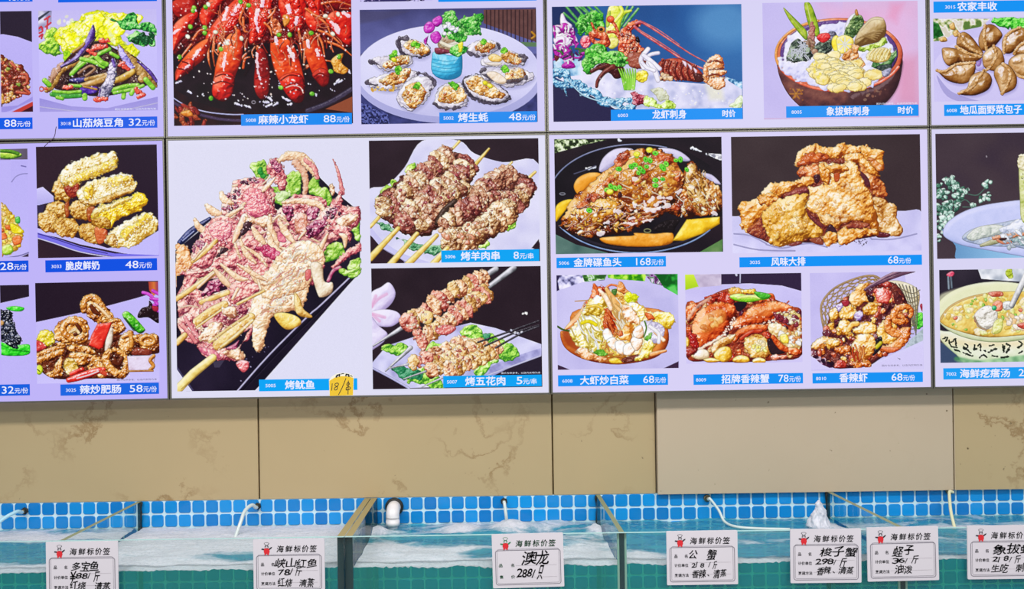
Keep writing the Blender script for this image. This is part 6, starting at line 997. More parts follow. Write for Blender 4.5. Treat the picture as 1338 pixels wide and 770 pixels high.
@dish('shrimp_basket', (1058, 357, 1205, 485))
def _(rc):
    p = Pic(rc, L7, 'c8c0f2')
    p.flat([(50, 35), (720, 35), (720, 610), (50, 610)], ['beb6ec', 'd2caf8'], ns=40, var=.7, gy=.2); p.flat([(600, 40), (720, 40), (720, 320), (640, 320)], ['d4ccf6', 'e0d8fc'], ns=20)
    p.frill([(655, 290), (700, 275), (705, 350), (660, 360)], ('0e6a14', '38b828', '90f060'), r=4); p.lump([(690, 240), (704, 230), (704, 275)], ['a01838', 'd84058'])
    p.flat([(630, 440), (710, 370), (710, 460), (600, 490)], ['8a9aa0', 'c0ccd8', '98a8b0'], ns=8, var=1.6); p.flat([(380, 590), (600, 490), (710, 440), (710, 600), (380, 600)], ['d0caf4', 'dcd6fc'])
    WK = ['6a4418', 'b08848', 'd8bc88']
    def wire(f): return curve([(a+(c-a)*f, b+(d-b)*f) for (a, b), (c, d) in zip([(150, 420), (125, 300), (132, 220), (200, 140), (320, 85), (420, 68), (490, 105)], [(215, 390), (210, 300), (235, 250), (290, 205), (360, 170), (420, 150), (480, 150)])], False, 6)
    O = [wire(f) for f in (.0, .25, .5, .75, 1.)]
    for q in O[1:]: p.tube(q[::4], 1.5, WK, spec=.1)
    for k in range(len(O)-1):
        for t in range(0, len(O[0])-3, 3): p.tube([O[k][t], O[k+1][min(t+2, len(O[0])-1)]], 1.3, WK, spec=.1, smooth=False); p.tube([O[k][min(t+3, len(O[0])-1)], O[k+1][t]], 1.1, ['8a6a38', 'c8a468'], spec=0, smooth=False)
    p.tube([(150, 420), (125, 300), (130, 220), (200, 140), (320, 85), (420, 68), (480, 100)], 3, ['8a6a48', 'c8a878'], spec=.1)
    p.lump([(470, 110), (560, 95), (660, 130), (690, 190), (660, 320), (620, 420), (590, 480), (600, 360), (580, 240), (530, 150)], ['b09868', 'dcd0b0', 'f4eedc'], r=8, bump=.2)
    for i in range(10): p.tube([(490+i*20, 100+i*4), (560+i*13, 170+i*10), (640+i*3, 300+i*12)], 1.4, ['3a3430', '6a6458', 'b8b0a0'], spec=0)
    for i in range(10): p.tube([(690-i*4, 150+i*28), (640-i*3, 170+i*26), (540+i*8, 120+i*34)], 1.3, ['6a6050', 'a89878'], spec=0)
    OR = ['6a1806', 'b84a10', 'e08030', 'f4b068', 'fde0b8']; GD = ['9a4c08', 'd88c20', 'f0bc50', 'fce4a0', 'fff8e0']; DK = ['2a0c18', '5a2024', '8a3c2c']; kw = dict(bump=.4, ns=4, wob=1.2, var=.9, spec=.7, gloss=18, edge=.35)
    heap = [(60, 470), (130, 430), (190, 260), (300, 170), (420, 110), (540, 110), (610, 200), (640, 330), (610, 450), (470, 540), (380, 590), (200, 600), (60, 520)]
    p.lump(heap, DK, r=8, bump=.5, ns=6); p.pile(heap, 150, (5, 11), [OR, GD, OR, ['4a0c10', '9a2c20', 'd06038', 'f8a880'], ['3a1024', '6a2838', '9a5058'], ['7a1c10', 'c0482c', 'f09878']], 4, spec=.8, bump=.5)
    p.spots([(60, 500), (200, 590), (130, 590), (60, 530)], 24, (3, 7), ['3a1030', '1c0c20', 'e8d0e8', '6a2050'], 4, alpha=.8)
    p.frill([(290, 200), (320, 130), (370, 105), (400, 120), (380, 180), (400, 220), (330, 240)], ('b06010', 'e09838', 'f8cc80', 'fff0d0'), r=7, wob=2.5)
    p.lump([(430, 150), (480, 130), (530, 170), (510, 220), (460, 225), (430, 190)], ['8a1010', 'd04038', 'f08878', 'ffe0dc'], r=8, **kw); p.lump([(440, 120), (500, 100), (540, 130), (480, 140)], ['5a1010', 'a82c28', 'e07860'], r=6, **kw); p.lump([(540, 160), (580, 180), (600, 250), (550, 230)], DK, r=4); p.lump([(390, 180), (430, 190), (420, 220), (395, 215)], ['1c0c18', '3a1c20'], r=3, spec=.6)
    p.lump([(225, 280), (260, 240), (310, 240), (325, 280), (300, 320), (240, 315)], GD, r=9, **kw); p.lump([(165, 290), (190, 255), (225, 260), (215, 310), (180, 330)], GD, r=8, **kw); p.lump([(215, 370), (240, 320), (280, 330), (290, 400), (250, 415)], GD, r=8, **kw)
    p.lump([(310, 300), (345, 265), (365, 300), (340, 330)], ['7a58a8', 'c8b0e0', 'f4ecff'], r=4, **kw); p.lump([(210, 240), (240, 225), (245, 260), (220, 270)], ['5a3888', 'a080c8', 'f0e8ff'], r=4, **kw); p.lump([(240, 215), (280, 210), (280, 240), (255, 245)], ['8a1428', 'c84050'], r=4)
    p.lump([(360, 260), (400, 225), (450, 235), (430, 290), (380, 290)], GD, r=7, **kw)
    def curl(x, y, a, b, rot, w, cols):
        p.tube(ell(x, y, a, b, rot, 20, 320, 12), w, cols, bump=.3, ns=4, wob=.6, spec=.7)
    curl(510, 390, 40, 42, 0, [12, 14, 12, 9], GD); curl(560, 350, 55, 50, 20, [10, 12, 9, 6], OR); curl(590, 290, 40, 55, 60, [8, 9, 6], OR)
    p.tube([(470, 490), (540, 480), (600, 430), (620, 380)], [7, 12, 13, 9], OR, bump=.3, wob=.6, spec=.7); p.tube([(470, 485), (520, 495), (560, 490)], [4, 8, 5], ['a02c10', 'e07038', 'f8b088'])
    p.lump([(440, 430), (470, 420), (470, 480), (420, 530), (420, 470)], ['14101c', '2a2028'], r=4, bump=.2); p.tube([(440, 480), (465, 455)], 5, ['a09010', 'e8dc30'])
    p.lump([(300, 390), (340, 350), (400, 330), (440, 360), (430, 400), (370, 410)], GD, r=9, **kw); p.tube([(330, 345), (300, 350), (280, 380)], 7, GD)
    p.lump([(295, 480), (330, 410), (390, 400), (435, 430), (430, 490), (390, 545), (350, 555), (330, 520)], ['a0480c', 'dc9030', 'f4c468', 'fce8b0', 'fffaf0'], r=12, **kw); p.strands([(310, 480), (380, 500), (370, 570), (310, 570)], 16, (8, 16), 2.6, [OR, ['8a1c08', 'd85028']], 4, ang=(60, 110))
    p.lump([(60, 470), (100, 430), (180, 420), (210, 440), (150, 480), (80, 490)], ['b05818', 'e8a048', 'f8d898', 'fff4dc'], r=8, **kw); p.lump([(140, 450), (210, 430), (230, 460), (170, 490)], GD, r=6, **kw); p.lump([(200, 480), (280, 470), (300, 500), (220, 520)], OR, r=7, **kw); p.lump([(200, 570), (240, 550), (270, 590), (210, 598)], ['8a1410', 'd04838', 'f8a090'], r=5, **kw); p.lump([(310, 570), (390, 560), (400, 585), (330, 598)], OR, r=5, **kw)
    p.tube([(375, 148), (460, 105), (580, 60), (655, 38)], [3.5, 5, 5, 5], ['3a1c38', '6a4058', 'a07888'], smooth=True, bump=.05); p.tube([(385, 138), (480, 82), (575, 40)], [2, 4, 5], ['4a2c48', '8a6078', 'b890a0'], bump=.05); p.flat([(530, 75), (600, 40), (640, 38), (560, 75)], '5a3850', alpha=.7)
    p.flat([(60, 525), (130, 580), (185, 605), (60, 610)], 'd4ccf8'); p.flat([(190, 605), (400, 595), (600, 505), (710, 460), (710, 615), (190, 615)], ['d0c8f4', 'dad2fa']); p.flat([(560, 540), (580, 545), (575, 552)], '8a86a0')
    return p
@dish('dumplings', (1219, 24, 1360, 133))
def _(rc):
    p = Pic(rc, L8, 'ccc4f2')
    p.flat([(50, 90), (700, 90), (700, 600), (50, 600)], ['c4bcee', 'd4ccf8'], ns=40, var=.6); p.flat([(60, 105), (380, 105), (330, 150), (200, 175), (110, 230), (60, 232)], ['5a7a38', 'c8cc98', 'f0ecf0', 'd8d0c0'], ns=8, var=2.2); p.flat([(60, 120), (90, 130), (120, 200), (60, 220)], ['0e4a18', '2a7a30', '88a878'], ns=8, var=2)
    p.frill([(380, 105), (700, 105), (700, 190), (560, 180), (460, 150), (390, 140)], ('18701c', '3cc030', '80e858', 'd0f8b0'), r=5, wob=3)
    for q in ([(150, 140), (175, 125), (185, 165), (160, 165)], [(170, 180), (195, 165), (210, 200), (180, 205)], [(95, 215), (125, 205), (140, 230), (105, 235)]): p.lump(q, ['8a5820', 'd8a858', 'f4dca0'], r=4)
    p.flat(ell(360, 390, 300, 185), ['c8c0f0', 'dcd4fa'], gy=-.5); p.flat([(80, 420), (160, 510), (300, 560), (430, 575), (600, 560), (600, 580), (300, 580), (140, 540)], ['9a94d0', 'b8b0e4'], True)
    p.lump([(280, 280), (330, 300), (345, 380), (300, 390)], ['a898d8', 'd8d0f8'], r=6); p.lump([(300, 340), (330, 330), (325, 365), (305, 370)], ['8a60b0', 'b898d8'], r=3)
    B = ['3a1808', '784214', 'a06c32', 'c89862', 'ecd0a8']; LT = ['8a5a28', 'c08c50', 'dcb888', 'f4e4cc', 'ffffff']
    def dump(q, seam, hl=()):
        a = np.array(q, float)+(4, 10); p.flat(a, '8078b8', True, alpha=.5, soft=6)
        p.lump(q, B, r=13, bump=.14, ns=9, var=.6, spec=.75, gloss=22, edge=.4)
        for h in hl: p.lump(h, LT, r=5, bump=.3, spec=.9, gloss=8, alpha=.75, edge=0, soft=3)
        p.tube(seam, 4.6, ['6a3810', 'b07838', 'dcb078', 'f8e0c0'], bump=.3, wob=.5)
    dump([(320, 270), (315, 210), (350, 145), (400, 140), (447, 190), (430, 230), (380, 280), (340, 285)], [(352, 145), (345, 210), (360, 280)], [[(370, 190), (400, 180), (400, 230), (370, 230)]])
    dump([(200, 200), (230, 178), (270, 200), (310, 250), (340, 300), (280, 300), (200, 260), (190, 235)], [(205, 190), (240, 250), (330, 305)], [[(240, 210), (280, 230), (290, 260), (255, 250)]])
    dump([(110, 300), (115, 268), (180, 270), (250, 290), (330, 315), (300, 345), (210, 360), (150, 370), (120, 340)], [(190, 262), (250, 295), (325, 318)], [[(125, 290), (175, 285), (190, 320), (140, 330)], [(210, 310), (230, 310), (230, 345)]])
    dump([(455, 290), (445, 230), (480, 180), (540, 155), (600, 170), (600, 240), (540, 270), (490, 300)], [(545, 155), (470, 200), (455, 295)], [[(490, 220), (540, 200), (520, 250), (485, 255)]])
    dump([(510, 300), (530, 260), (600, 220), (620, 300), (560, 330)], [(600, 220), (540, 260), (515, 300)], [[(530, 280), (600, 250), (590, 300)]])
    dump([(480, 360), (500, 320), (560, 300), (640, 310), (660, 420), (580, 440), (510, 410)], [(480, 370), (530, 420), (600, 440)], [[(500, 330), (550, 315), (560, 350), (510, 360)]])
    dump([(85, 395), (130, 405), (160, 370), (210, 352), (290, 355), (295, 400), (270, 450), (220, 470), (140, 450)], [(85, 395), (130, 400), (190, 362), (290, 352)], [[(200, 390), (235, 380), (240, 420), (205, 425)], [(170, 400), (190, 390), (190, 420)]])
    dump([(335, 330), (350, 290), (400, 258), (440, 280), (460, 340), (450, 390), (410, 400), (350, 380)], [(400, 258), (412, 310), (385, 370), (345, 400)], [[(345, 310), (390, 290), (395, 330), (355, 345)]])
    dump([(400, 420), (410, 380), (450, 355), (490, 370), (528, 430), (520, 490), (470, 520), (440, 520), (420, 470)], [(450, 357), (490, 400), (480, 470), (445, 525)], [[(430, 420), (460, 410), (470, 460), (440, 470)]])
    dump([(205, 525), (250, 490), (270, 430), (320, 400), (370, 410), (390, 450), (370, 500), (310, 530), (260, 535)], [(345, 395), (310, 440), (280, 490), (205, 522)], [[(260, 460), (300, 425), (290, 470), (265, 490)], [(310, 470), (350, 450), (340, 490)]])
    return p
@dish('white_soup', (1222, 175, 1362, 339))
def _(rc):
    p = Pic(rc, M1, '3c2e3a')
    p.flat([(60, 20), (700, 20), (700, 740), (60, 740)], ['34283a', '42343e', '4a3c44'], ns=60, var=.7)
    FLW = [['2a5048', '5a8a7a', 'b0d8c8', 'f0fff8'], ['6a9888', 'c8e8dc', 'ffffff'], ['1a3830', '3a6a58', '68a088']]
    p.pile([(80, 320), (150, 280), (240, 350), (200, 440), (140, 520), (90, 640), (80, 600)], 120, (3.5, 7.5), FLW, 3); p.pile([(110, 290), (180, 270), (170, 310)], 10, (4, 7), FLW, 4); p.pile([(180, 340), (250, 340), (240, 370), (190, 370)], 14, (4, 7), FLW, 5); p.pile([(310, 370), (370, 360), (365, 400), (315, 410)], 12, (4, 7), FLW, 6); p.pile([(325, 305), (375, 300), (350, 340)], 6, (4, 8), FLW[:2], 7); p.pile([(250, 410), (290, 420), (280, 450), (250, 440)], 6, (4, 7), FLW[:2], 8)
    for q in ([(250, 370), (300, 375), (340, 340)], [(220, 440), (300, 440), (350, 435)], [(190, 430), (230, 400), (260, 420)]): p.tube(q, 1.4, ['3a5a50', '6a8a80'], spec=0)
    p.flat([(110, 560), (300, 650), (600, 720), (600, 740), (215, 740), (180, 650)], ['4a7ab0', '88b8e0', 'b0d8f4'], True, gx=.7)
    W = ['98a4d8', 'b8c0ee', 'ccd0f8', 'd8dafc']; p.lump([(112, 570), (150, 510), (260, 450), (420, 415), (620, 405), (680, 500), (680, 720), (520, 705), (380, 680), (220, 650), (130, 610)], W, r=9, bump=.02, spec=.2, shade=.6, var=.2); p.lump([(215, 610), (270, 560), (400, 530), (620, 500), (680, 600), (660, 690), (520, 660), (400, 655), (280, 640)], ['8a98b8', 'b0bcd4', 'ccd4e4'], r=6, bump=.4, ns=8, spec=.3)
    p.lump([(240, 600), (300, 550), (400, 535), (460, 555), (420, 590), (330, 610), (270, 625)], ['98a0a0', 'c0c8c0', 'dce0d8', 'f0f0f0'], r=5, bump=.4, ns=6); p.lump([(420, 560), (480, 530), (560, 510), (620, 520), (600, 570), (480, 585)], ['b8c0d8', 'e0e4f4', 'fafaff'], r=6, bump=.5, wob=2, ns=7); p.tube([(320, 650), (400, 625), (480, 600), (560, 590)], [4, 8, 6, 3], ['7a7858', 'a8a880', 'd0cca8']); p.tube([(390, 610), (440, 600), (560, 585)], [4, 6, 5], ['a85030', 'd8906a', 'f0c8a8'], wob=1); p.tube([(410, 620), (440, 635), (480, 630)], 4, ['b85838', 'e0a080']); p.lump([(480, 620), (540, 600), (620, 590), (620, 650), (540, 650)], ['5a7880', '98b4b8', 'd0e0e0'], r=5, bump=.5)
    p.pile([(400, 590), (620, 540), (620, 640), (500, 670), (380, 650)], 20, (4, 9), [['b8c4d8', 'e8ecf8', 'ffffff'], ['98a4b0', 'c8d0dc']], 3, asp=3); p.lump([(420, 610), (460, 608), (450, 622), (425, 622)], ['2a1c20', '5a3838'], r=2)
    p.lump([(525, 200), (545, 160), (600, 150), (640, 200), (640, 520), (545, 520), (530, 380)], ['7a8a38', 'b0bc60', 'd4d898', 'f0f0d0'], r=10, bump=.3, ns=6, spec=.2); p.lump([(520, 220), (530, 160), (570, 150), (600, 200), (580, 250)], ['b0a070', 'e0d8b0', 'fcf8e8'], r=6, bump=.6, wob=1.4); p.spots([(540, 260), (600, 240), (600, 340), (545, 330)], 14, (1, 2.5), ['3a4018', '5a6028'], 3)
    p.spots([(346, 165), (354, 165), (354, 173), (346, 173)], 1, (2, 2), ['98909a'], 2)
    return p
@dish('noodle_soup', (1227, 353, 1362, 475))
def _(rc):
    p = Pic(rc, M2, '2c2430')
    p.flat([(80, 40), (700, 40), (700, 580), (80, 580)], ['201a28', '342c3a'], ns=40, var=1); p.flat([(310, 50), (700, 40), (700, 130), (460, 115), (330, 105)], ['a8b0c0', 'dce0ea', 'f6f6fc'], ns=14, var=1.3); p.frill([(470, 50), (490, 50), (500, 90), (470, 95)], ('8a9a20', 'c0d040', 'e0e880'), r=3)
    p.lump([(135, 80), (165, 62), (180, 75), (165, 95), (145, 95)], ['a81c40', 'e85878', 'f8b0c0'], r=3); p.tube([(145, 95), (148, 160)], 2.5, ['6a7888', 'a8b8c8'], spec=0); p.tube([(160, 95), (165, 155)], 2.5, ['4a5868', '8a98a8'], spec=0); p.flat([(95, 460), (200, 530), (230, 575), (95, 575)], ['2a3a58', '4a5c80'], True)
    BW = ['98a878', 'c8d0a8', 'e4e8cc', 'f4f4e4']
    p.lump([(88, 300), (92, 390), (300, 400), (620, 440), (700, 420), (700, 560), (560, 580), (260, 578), (190, 530), (115, 462), (92, 410)], ['a8bc90', 'd0dcb8', 'e8ecd8', 'f0f0e4'], r=14, bump=.03, spec=.15, var=.3); p.flat([(110, 420), (300, 450), (600, 440), (640, 420), (640, 480), (300, 490), (140, 470)], 'f0d8a8', True, alpha=.55, soft=12)
    p.flat([(190, 540), (330, 560), (600, 530), (600, 575), (230, 575)], ['4a8a58', '98c898', 'b8dca8'], True, ns=14, var=1.2, alpha=.85, soft=4)
    p.lump(ell(420, 290, 345, 170), BW, r=7, bump=.02, spec=.3, var=.2); p.flat([(90, 210), (160, 170), (300, 140), (480, 130), (640, 160), (560, 200), (320, 190), (160, 260), (95, 320)], ['d8d8a0', 'e8e8c0', 'f4f4e0'], True, alpha=.7, soft=5)
    SP = ['a87828', 'd8ac48', 'ecd070', 'f8eca8']
    p.lump([(100, 320), (170, 245), (300, 195), (460, 175), (640, 190), (680, 300), (640, 400), (500, 425), (340, 430), (180, 390), (110, 355)], SP, r=6, bump=.2, ns=10, spec=.2, var=.8); p.tube([(105, 330), (150, 265), (260, 210), (420, 180)], 3, ['b88848', 'e0b878'], spec=0, alpha=.7)
    so = [(130, 320), (200, 250), (320, 200), (480, 185), (640, 220), (640, 390), (480, 415), (330, 420), (180, 370)]
    p.pile(so, 130, (4, 9), [['d8b838', 'f4e470', 'fffac8'], ['c8c850', 'e8ec98', 'fcfcdc'], ['e0c890', 'f8ecc8', 'ffffff'], ['d0a030', 'f0d060']], 4, alpha=.85, spec=.4, edge=.15); p.pile(so, 12, (3, 6), [['4a8a20', '98d048', 'd0f088']], 5); p.pile(so, 8, (4, 7), [['b03c20', 'e88060', 'f8c0a8']], 6); p.pile([(440, 360), (560, 280), (640, 300), (620, 410)], 24, (5, 10), [['d8c0a0', 'f4e4d0', 'ffffff'], ['e8b878', 'f8dcb0']], 7, asp=2.5)
    p.lump([(290, 310), (330, 265), (380, 255), (420, 290), (410, 350), (360, 390), (320, 365)], ['a8a098', 'd8d4c8', 'f4f0ec', 'ffffff'], r=9, bump=.6, ns=4, spec=.3); p.tube([(292, 320), (315, 370), (355, 390)], 2.5, ['8a6a50', 'c8a888'], spec=.3); p.lump([(405, 340), (450, 330), (440, 400), (390, 410)], ['b8b850', 'e0e088', 'f8f8c8'], r=5, bump=.5)
    p.lump([(390, 250), (420, 225), (450, 240), (445, 280), (410, 285)], ['b84020', 'e88868', 'f8c8b0'], r=5, bump=.4); p.lump(ell(402, 268, 14, 14), ['0e7a48', '30b878', '88e8b8'], r=3); p.lump([(370, 180), (440, 175), (450, 200), (390, 205)], ['b03c28', 'd87860', 'f0b8a0'], r=4, bump=.4); p.lump([(530, 360), (600, 345), (620, 380), (560, 385)], ['a82c20', 'd86050', 'f0a898'], r=5); p.lump([(450, 240), (490, 230), (510, 265), (460, 280)], ['a8a8a8', 'd8d8d8', 'ffffff'], r=5, bump=.6)
    p.tube([(500, 255), (540, 170), (600, 50)], [7, 8, 9], ['5a5a60', '98989c', 'd8d8dc', 'ffffff'], smooth=False, bump=.05, spec=.5)
    INK = ['101810', '2a3428']
    for q in ([(118, 440), (140, 432), (130, 455)], [(150, 450), (160, 480), (195, 490)], [(165, 460), (185, 440), (190, 480)], [(240, 470), (255, 480), (240, 500), (232, 485), (270, 520)], [(292, 475), (290, 500), (305, 495)], [(312, 478), (325, 470), (325, 505)], [(345, 505), (352, 508)], [(375, 480), (400, 475)], [(385, 505), (415, 495), (370, 515)], [(450, 475), (455, 515), (460, 480)], [(470, 470), (490, 480), (470, 515), (485, 500)], [(540, 455), (560, 470), (535, 490)], [(230, 520), (280, 535)], [(320, 545), (340, 530), (360, 545)], [(390, 535), (420, 540)], [(540, 520), (560, 510)], [(180, 500), (210, 510)], [(440, 545), (480, 540)]): p.tube(q, 2.2, INK, spec=0, wob=.5)
    return p
# ------------------------------------------------------------------ backlit menu boxes
YB = -.080; KB = (D+YB)/F                                   # front of the boxes; metres for one picture pixel there
m_alu = mat('aluminium_profile', '6c6a62', .4, .7)
m_case = mat('white_box_side', 'c8c8c8', .5)
m_ink = mat('backlit_print', '000000', .4, spec=.05); n = N(m_ink)
at_ = n.n('ShaderNodeAttribute', dict(attribute_name='ink')).outputs['Color']
n.link(at_, n.b.inputs['Emission Color']); n.b.inputs['Emission Strength'].default_value = 1
m_ink.cycles.emission_sampling = 'NONE'
m_white = mat('backlit_white_lettering', '000000', .4, emit='e9ecff', spec=.05); m_white.cycles.emission_sampling = 'NONE'
m_dim = mat('backlit_grey_lettering', '000000', .4, emit='5a5470', spec=.05); m_dim.cycles.emission_sampling = 'NONE'
_em = {}
def glow(hexc, name='backlit_acrylic'):
    if hexc not in _em: _em[hexc] = mat(name, '000000', .3, emit=hexc, spec=.08); _em[hexc].cycles.emission_sampling = 'NONE' if name != 'backlit_acrylic' else 'FRONT'
    return _em[hexc]
# edges of the boxes in levelled picture pixels from the straight-ahead point
UX = [-918.0, -419.5, 78.3, 577.8, 1076.0]; VY = [-592.0, -250.0, 92.0]
FR, GAP = 2.2, .45
class Box:
    def __init__(s, c, r, face, label, tilt=0):
        s.tilt = math.radians(tilt); s.u0, s.u1, s.v0, s.v1 = UX[c]+GAP, UX[c+1]-GAP, VY[r]+GAP, VY[r+1]-GAP
        piv = (s.u1, s.v1) if tilt else ((s.u0+s.u1)/2, s.v1)      # the box hangs from this point
        s.org = Vector((piv[0]*KB, 0, EYE.z-piv[1]*KB)); s.piv = piv
        s.o = tag(thing('menu_light_box', s.org, (0, s.tilt*-1, 0)), label, 'menu board', 'backlit menu boxes on the wall')
        X = lambda u: (u-piv[0])*KB
        Z = lambda v: -(v-piv[1])*KB
        s.X, s.Z = X, Z
        bm = bmesh.new(); a, b, t, d = X(s.u0), X(s.u1), Z(s.v0), Z(s.v1); f = FR*KB
        for q in ((a, a+f, d, t), (b-f, b, d, t), (a+f, b-f, d, d+f), (a+f, b-f, t-f, t)): box(bm, q[0], q[1], YB-.003, -.0205, q[2], q[3], bev=.0009)
        obj('frame', bm, m_alu, s.o)
        bm = bmesh.new(); box(bm, a+f, b-f, YB, YB+.004, d+f, t-f); obj('face_panel', bm, glow(face), s.o)
    def uv(s, px, py):
        """picture position -> this box's own x, z"""
        dx, dy = px-CX, py-CY; u = dx*RC-dy*RS-s.piv[0]; v = dx*RS+dy*RC-s.piv[1]
        c, q = math.cos(s.tilt), math.sin(s.tilt); u, v = u*c-v*q, u*q+v*c
        return u*KB, -v*KB
    def photo(s, name, label):
        global RC, RS
        rect, fn = PICS[name]; keep = RC, RS
        RC, RS = math.cos(ROLL+s.tilt), math.sin(ROLL+s.tilt); p = fn(rect); RC, RS = keep
        a = p.done(); a = np.where(a <= .04045, a/12.92, ((a+.055)/1.055)**2.4)
        x, z = s.uv(p.x0, p.y0); H, W = p.H, p.W; st = KB/INKS
        co = np.zeros((H, W, 3)); co[..., 0] = x+np.arange(W)[None]*st; co[..., 1] = YB-.0006; co[..., 2] = z-np.arange(H)[:, None]*st
        lim = s.X(s.u1)-FR*KB*1.02; co[..., 0] = np.minimum(co[..., 0], lim)
        i = np.arange((H-1)*(W-1)); r, c = i//(W-1), i % (W-1); k = r*W+c
        fc = np.stack([k, k+W, k+W+1, k+1], 1).astype(np.int32)
        me = bpy.data.meshes.new('dish_photo'); me.vertices.add(H*W); me.vertices.foreach_set('co', co.ravel())
        me.loops.add(fc.size); me.loops.foreach_set('vertex_index', fc.ravel()); me.polygons.add(len(fc)); me.polygons.foreach_set('loop_start', np.arange(0, fc.size, 4, dtype=np.int32))
        me.update(calc_edges=True)
        at = me.color_attributes.new('ink', 'FLOAT_COLOR', 'POINT'); rgba = np.ones((H*W, 4), np.float32); rgba[:, :3] = a.reshape(-1, 3); at.data.foreach_set('color', rgba.ravel())
        o = obj('dish_photo', me, m_ink, s.o); o['label'] = label; return o
    def small_print(s, x0, x1, y, photo, m, h=2.6):
        w = Writing(); a, z = s.uv(x0, y); b, _ = s.uv(x1, y); w.add('图片仅供参考，以店内实物为准', a, z, h*KB, b, bold=0, vmid=True); w.build('small_print', m, photo, YB-.0012)
    def strip(s, x0, y0, x1, y1, col, words, label):
        """caption bar; y0, y1 at its left end"""
        a, t = s.uv(x0, y0); h = (y1-y0)*KB; b = a+(x1-x0)*KB; lim = s.X(s.u1)-FR*KB*1.02; b = min(b, lim)
        bm = bmesh.new(); box(bm, a, b, YB-.0009, YB-.0003, t-h, t); o = obj('caption_strip', bm, glow(col, 'backlit_blue_ink'), s.o); o['label'] = label
        zc = t-h/2
        for txt, u0, u1, hh, dy in words:
            l, _ = s.uv(u0, y0); r, _ = s.uv(u1, y0); big = ord(txt[0]) > 0x2fff and txt[0] != '元'
            if l > lim: continue
            w = Writing(); w.add(txt, l, zc-dy*KB, hh*KB, r, bold=.03 if big else .012, vmid=True); w.v = [(min(x, lim), z) for x, z in w.v]
            w.build('dish_name' if big and txt != '时价' else 'unit_text' if txt[0] == '元' else 'dish_code' if len(txt) == 4 and hh < 5 else 'price_text', m_white, o, YB-.0014)
CODE, NAME, NUM, UNIT = 4.2, 11.2, 9.4, 7.6
def cap(code, cx, name, nx, num=None, ux=None, unit='元/份', other=None):
    w = []
    if code: w.append((code, cx, cx+13.2, CODE, .3))
    if name: w.append((name, nx[0], nx[1], NAME, -.2))
    if num: w.append((num, ux[0], ux[1], NUM, -.2)); w.append((unit, ux[1]+1.0, ux[2], UNIT, .9))
    if other: w.append((other[0], other[1], other[2], 9.4, -.2))
    return w
PALE = 1
b = Box(0, 0, 'c1b8f7', 'backlit menu box at upper left with stir-fried eggplant and beans photo')
o = b.photo('mince', 'photo of minced stir fry on a white plate'); o = b.photo('eggplant', 'photo of stir-fried eggplant with green beans')
b.small_print(150.5, 204, 143, o, m_white)
b.strip(-30, -9, 42.5, 3.2, '0c62e8', cap(None, 0, None, 0, '48', (8, 22, 40)), 'blue caption bar cut by the top edge'); b.strip(76, -9, 205, 3.4, '0c62e8', [], 'blue caption bar cut by the top edge')
b.strip(-30, 154.6, 42.5, 169.6, '0a5ae6', cap(None, 0, None, 0, '88', (5.8, 21.6, 40.2)), 'blue bar with the price 88')
b.strip(76, 154.2, 205.5, 168.8, '0a5ae6', cap('3018', 79.5, '山茄烧豆角', (95.8, 160.5), '32', (168.4, 184.6, 202.6)), 'blue bar naming the eggplant dish')
b = Box(0, 1, 'bfb4f8', 'backlit menu box at lower left with crispy fried milk photo', tilt=.3)
b.photo('fried_rice', 'photo of golden fried rice on a white plate'); b.photo('crispy_milk', 'photo of crumbed fried milk rolls'); b.photo('black_fungus', 'photo of a black dish on green leaves'); o = b.photo('intestine', 'photo of spicy fried intestines with red pepper')
b.small_print(153, 205, 496.8, o, m_dim)
b.strip(-30, 341.8, 37.2, 356.6, '0a50de', cap(None, 0, None, 0, '28', (.5, 17.5, 35)), 'blue bar with the price 28')
b.strip(59.3, 340.4, 205.2, 356.2, '0a50e2', cap('3033', 67.2, '脆皮鲜奶', (86, 130), '48', (164, 181, 198.8)), 'blue bar naming the fried milk')
b.strip(-30, 503.4, 39, 518.2, '1460e0', cap(None, 0, None, 0, '32', (2.6, 18.2, 36.8)), 'blue bar with the price 32')
b.strip(79, 502.6, 207.6, 517.4, '1a66e2', cap('3025', 86.2, '辣炒肥肠', (104.8, 158.2), '58', (169.6, 186.4, 205)), 'blue bar naming the fried intestines')
PALE = 0
b = Box(1, 0, 'd0cbf4', 'backlit menu box above centre left with crayfish and oyster photos')
b.photo('crayfish', 'photo of red crayfish in a black pan'); b.photo('oysters', 'photo of grilled oysters round a blue vase'); b.photo('edge_print', 'foot of a photo cut by the top edge')
b.strip(572.5, -9, 701, 2.6, '0a8cf0', [], 'blue caption bar cut by the top edge')
b.strip(315, 149.8, 459.8, 164.6, '0a88f0', cap('5008', 321.2, '麻辣小龙虾', (337.8, 402.6), '88', (423, 438.6, 456.8)), 'blue bar naming the crayfish')
b.strip(574, 147.2, 701.5, 161.6, '0a88ee', cap('5002', 579.4, '烤生蚝', (598.8, 637.4), '48', (664.8, 681, 699.6)), 'blue bar naming the oysters')
b = Box(1, 1, 'dfdef4', 'backlit menu box below centre left with large grilled squid photo')
b.photo('squid', 'tall photo of grilled squid skewers on a black tray'); b.photo('lamb_skewers', 'photo of lamb skewers on a white plate'); o = b.photo('pork_skewers', 'photo of pork belly skewers and a white lily')
b.small_print(655, 706, 487.8, o, m_white)
b.strip(338.4, 496.3, 466.8, 511.6, '06a4f6', cap('5005', 347, '烤鱿鱼', (372.6, 411)), 'sky blue bar naming the squid')
b.strip(576.5, 327.6, 704.4, 343.2, '06a4f4', cap('5006', 581.6, '烤羊肉串', (602.2, 652.6), '8', (671, 677.8, 696.8), '元/串'), 'sky blue bar naming the lamb skewers')
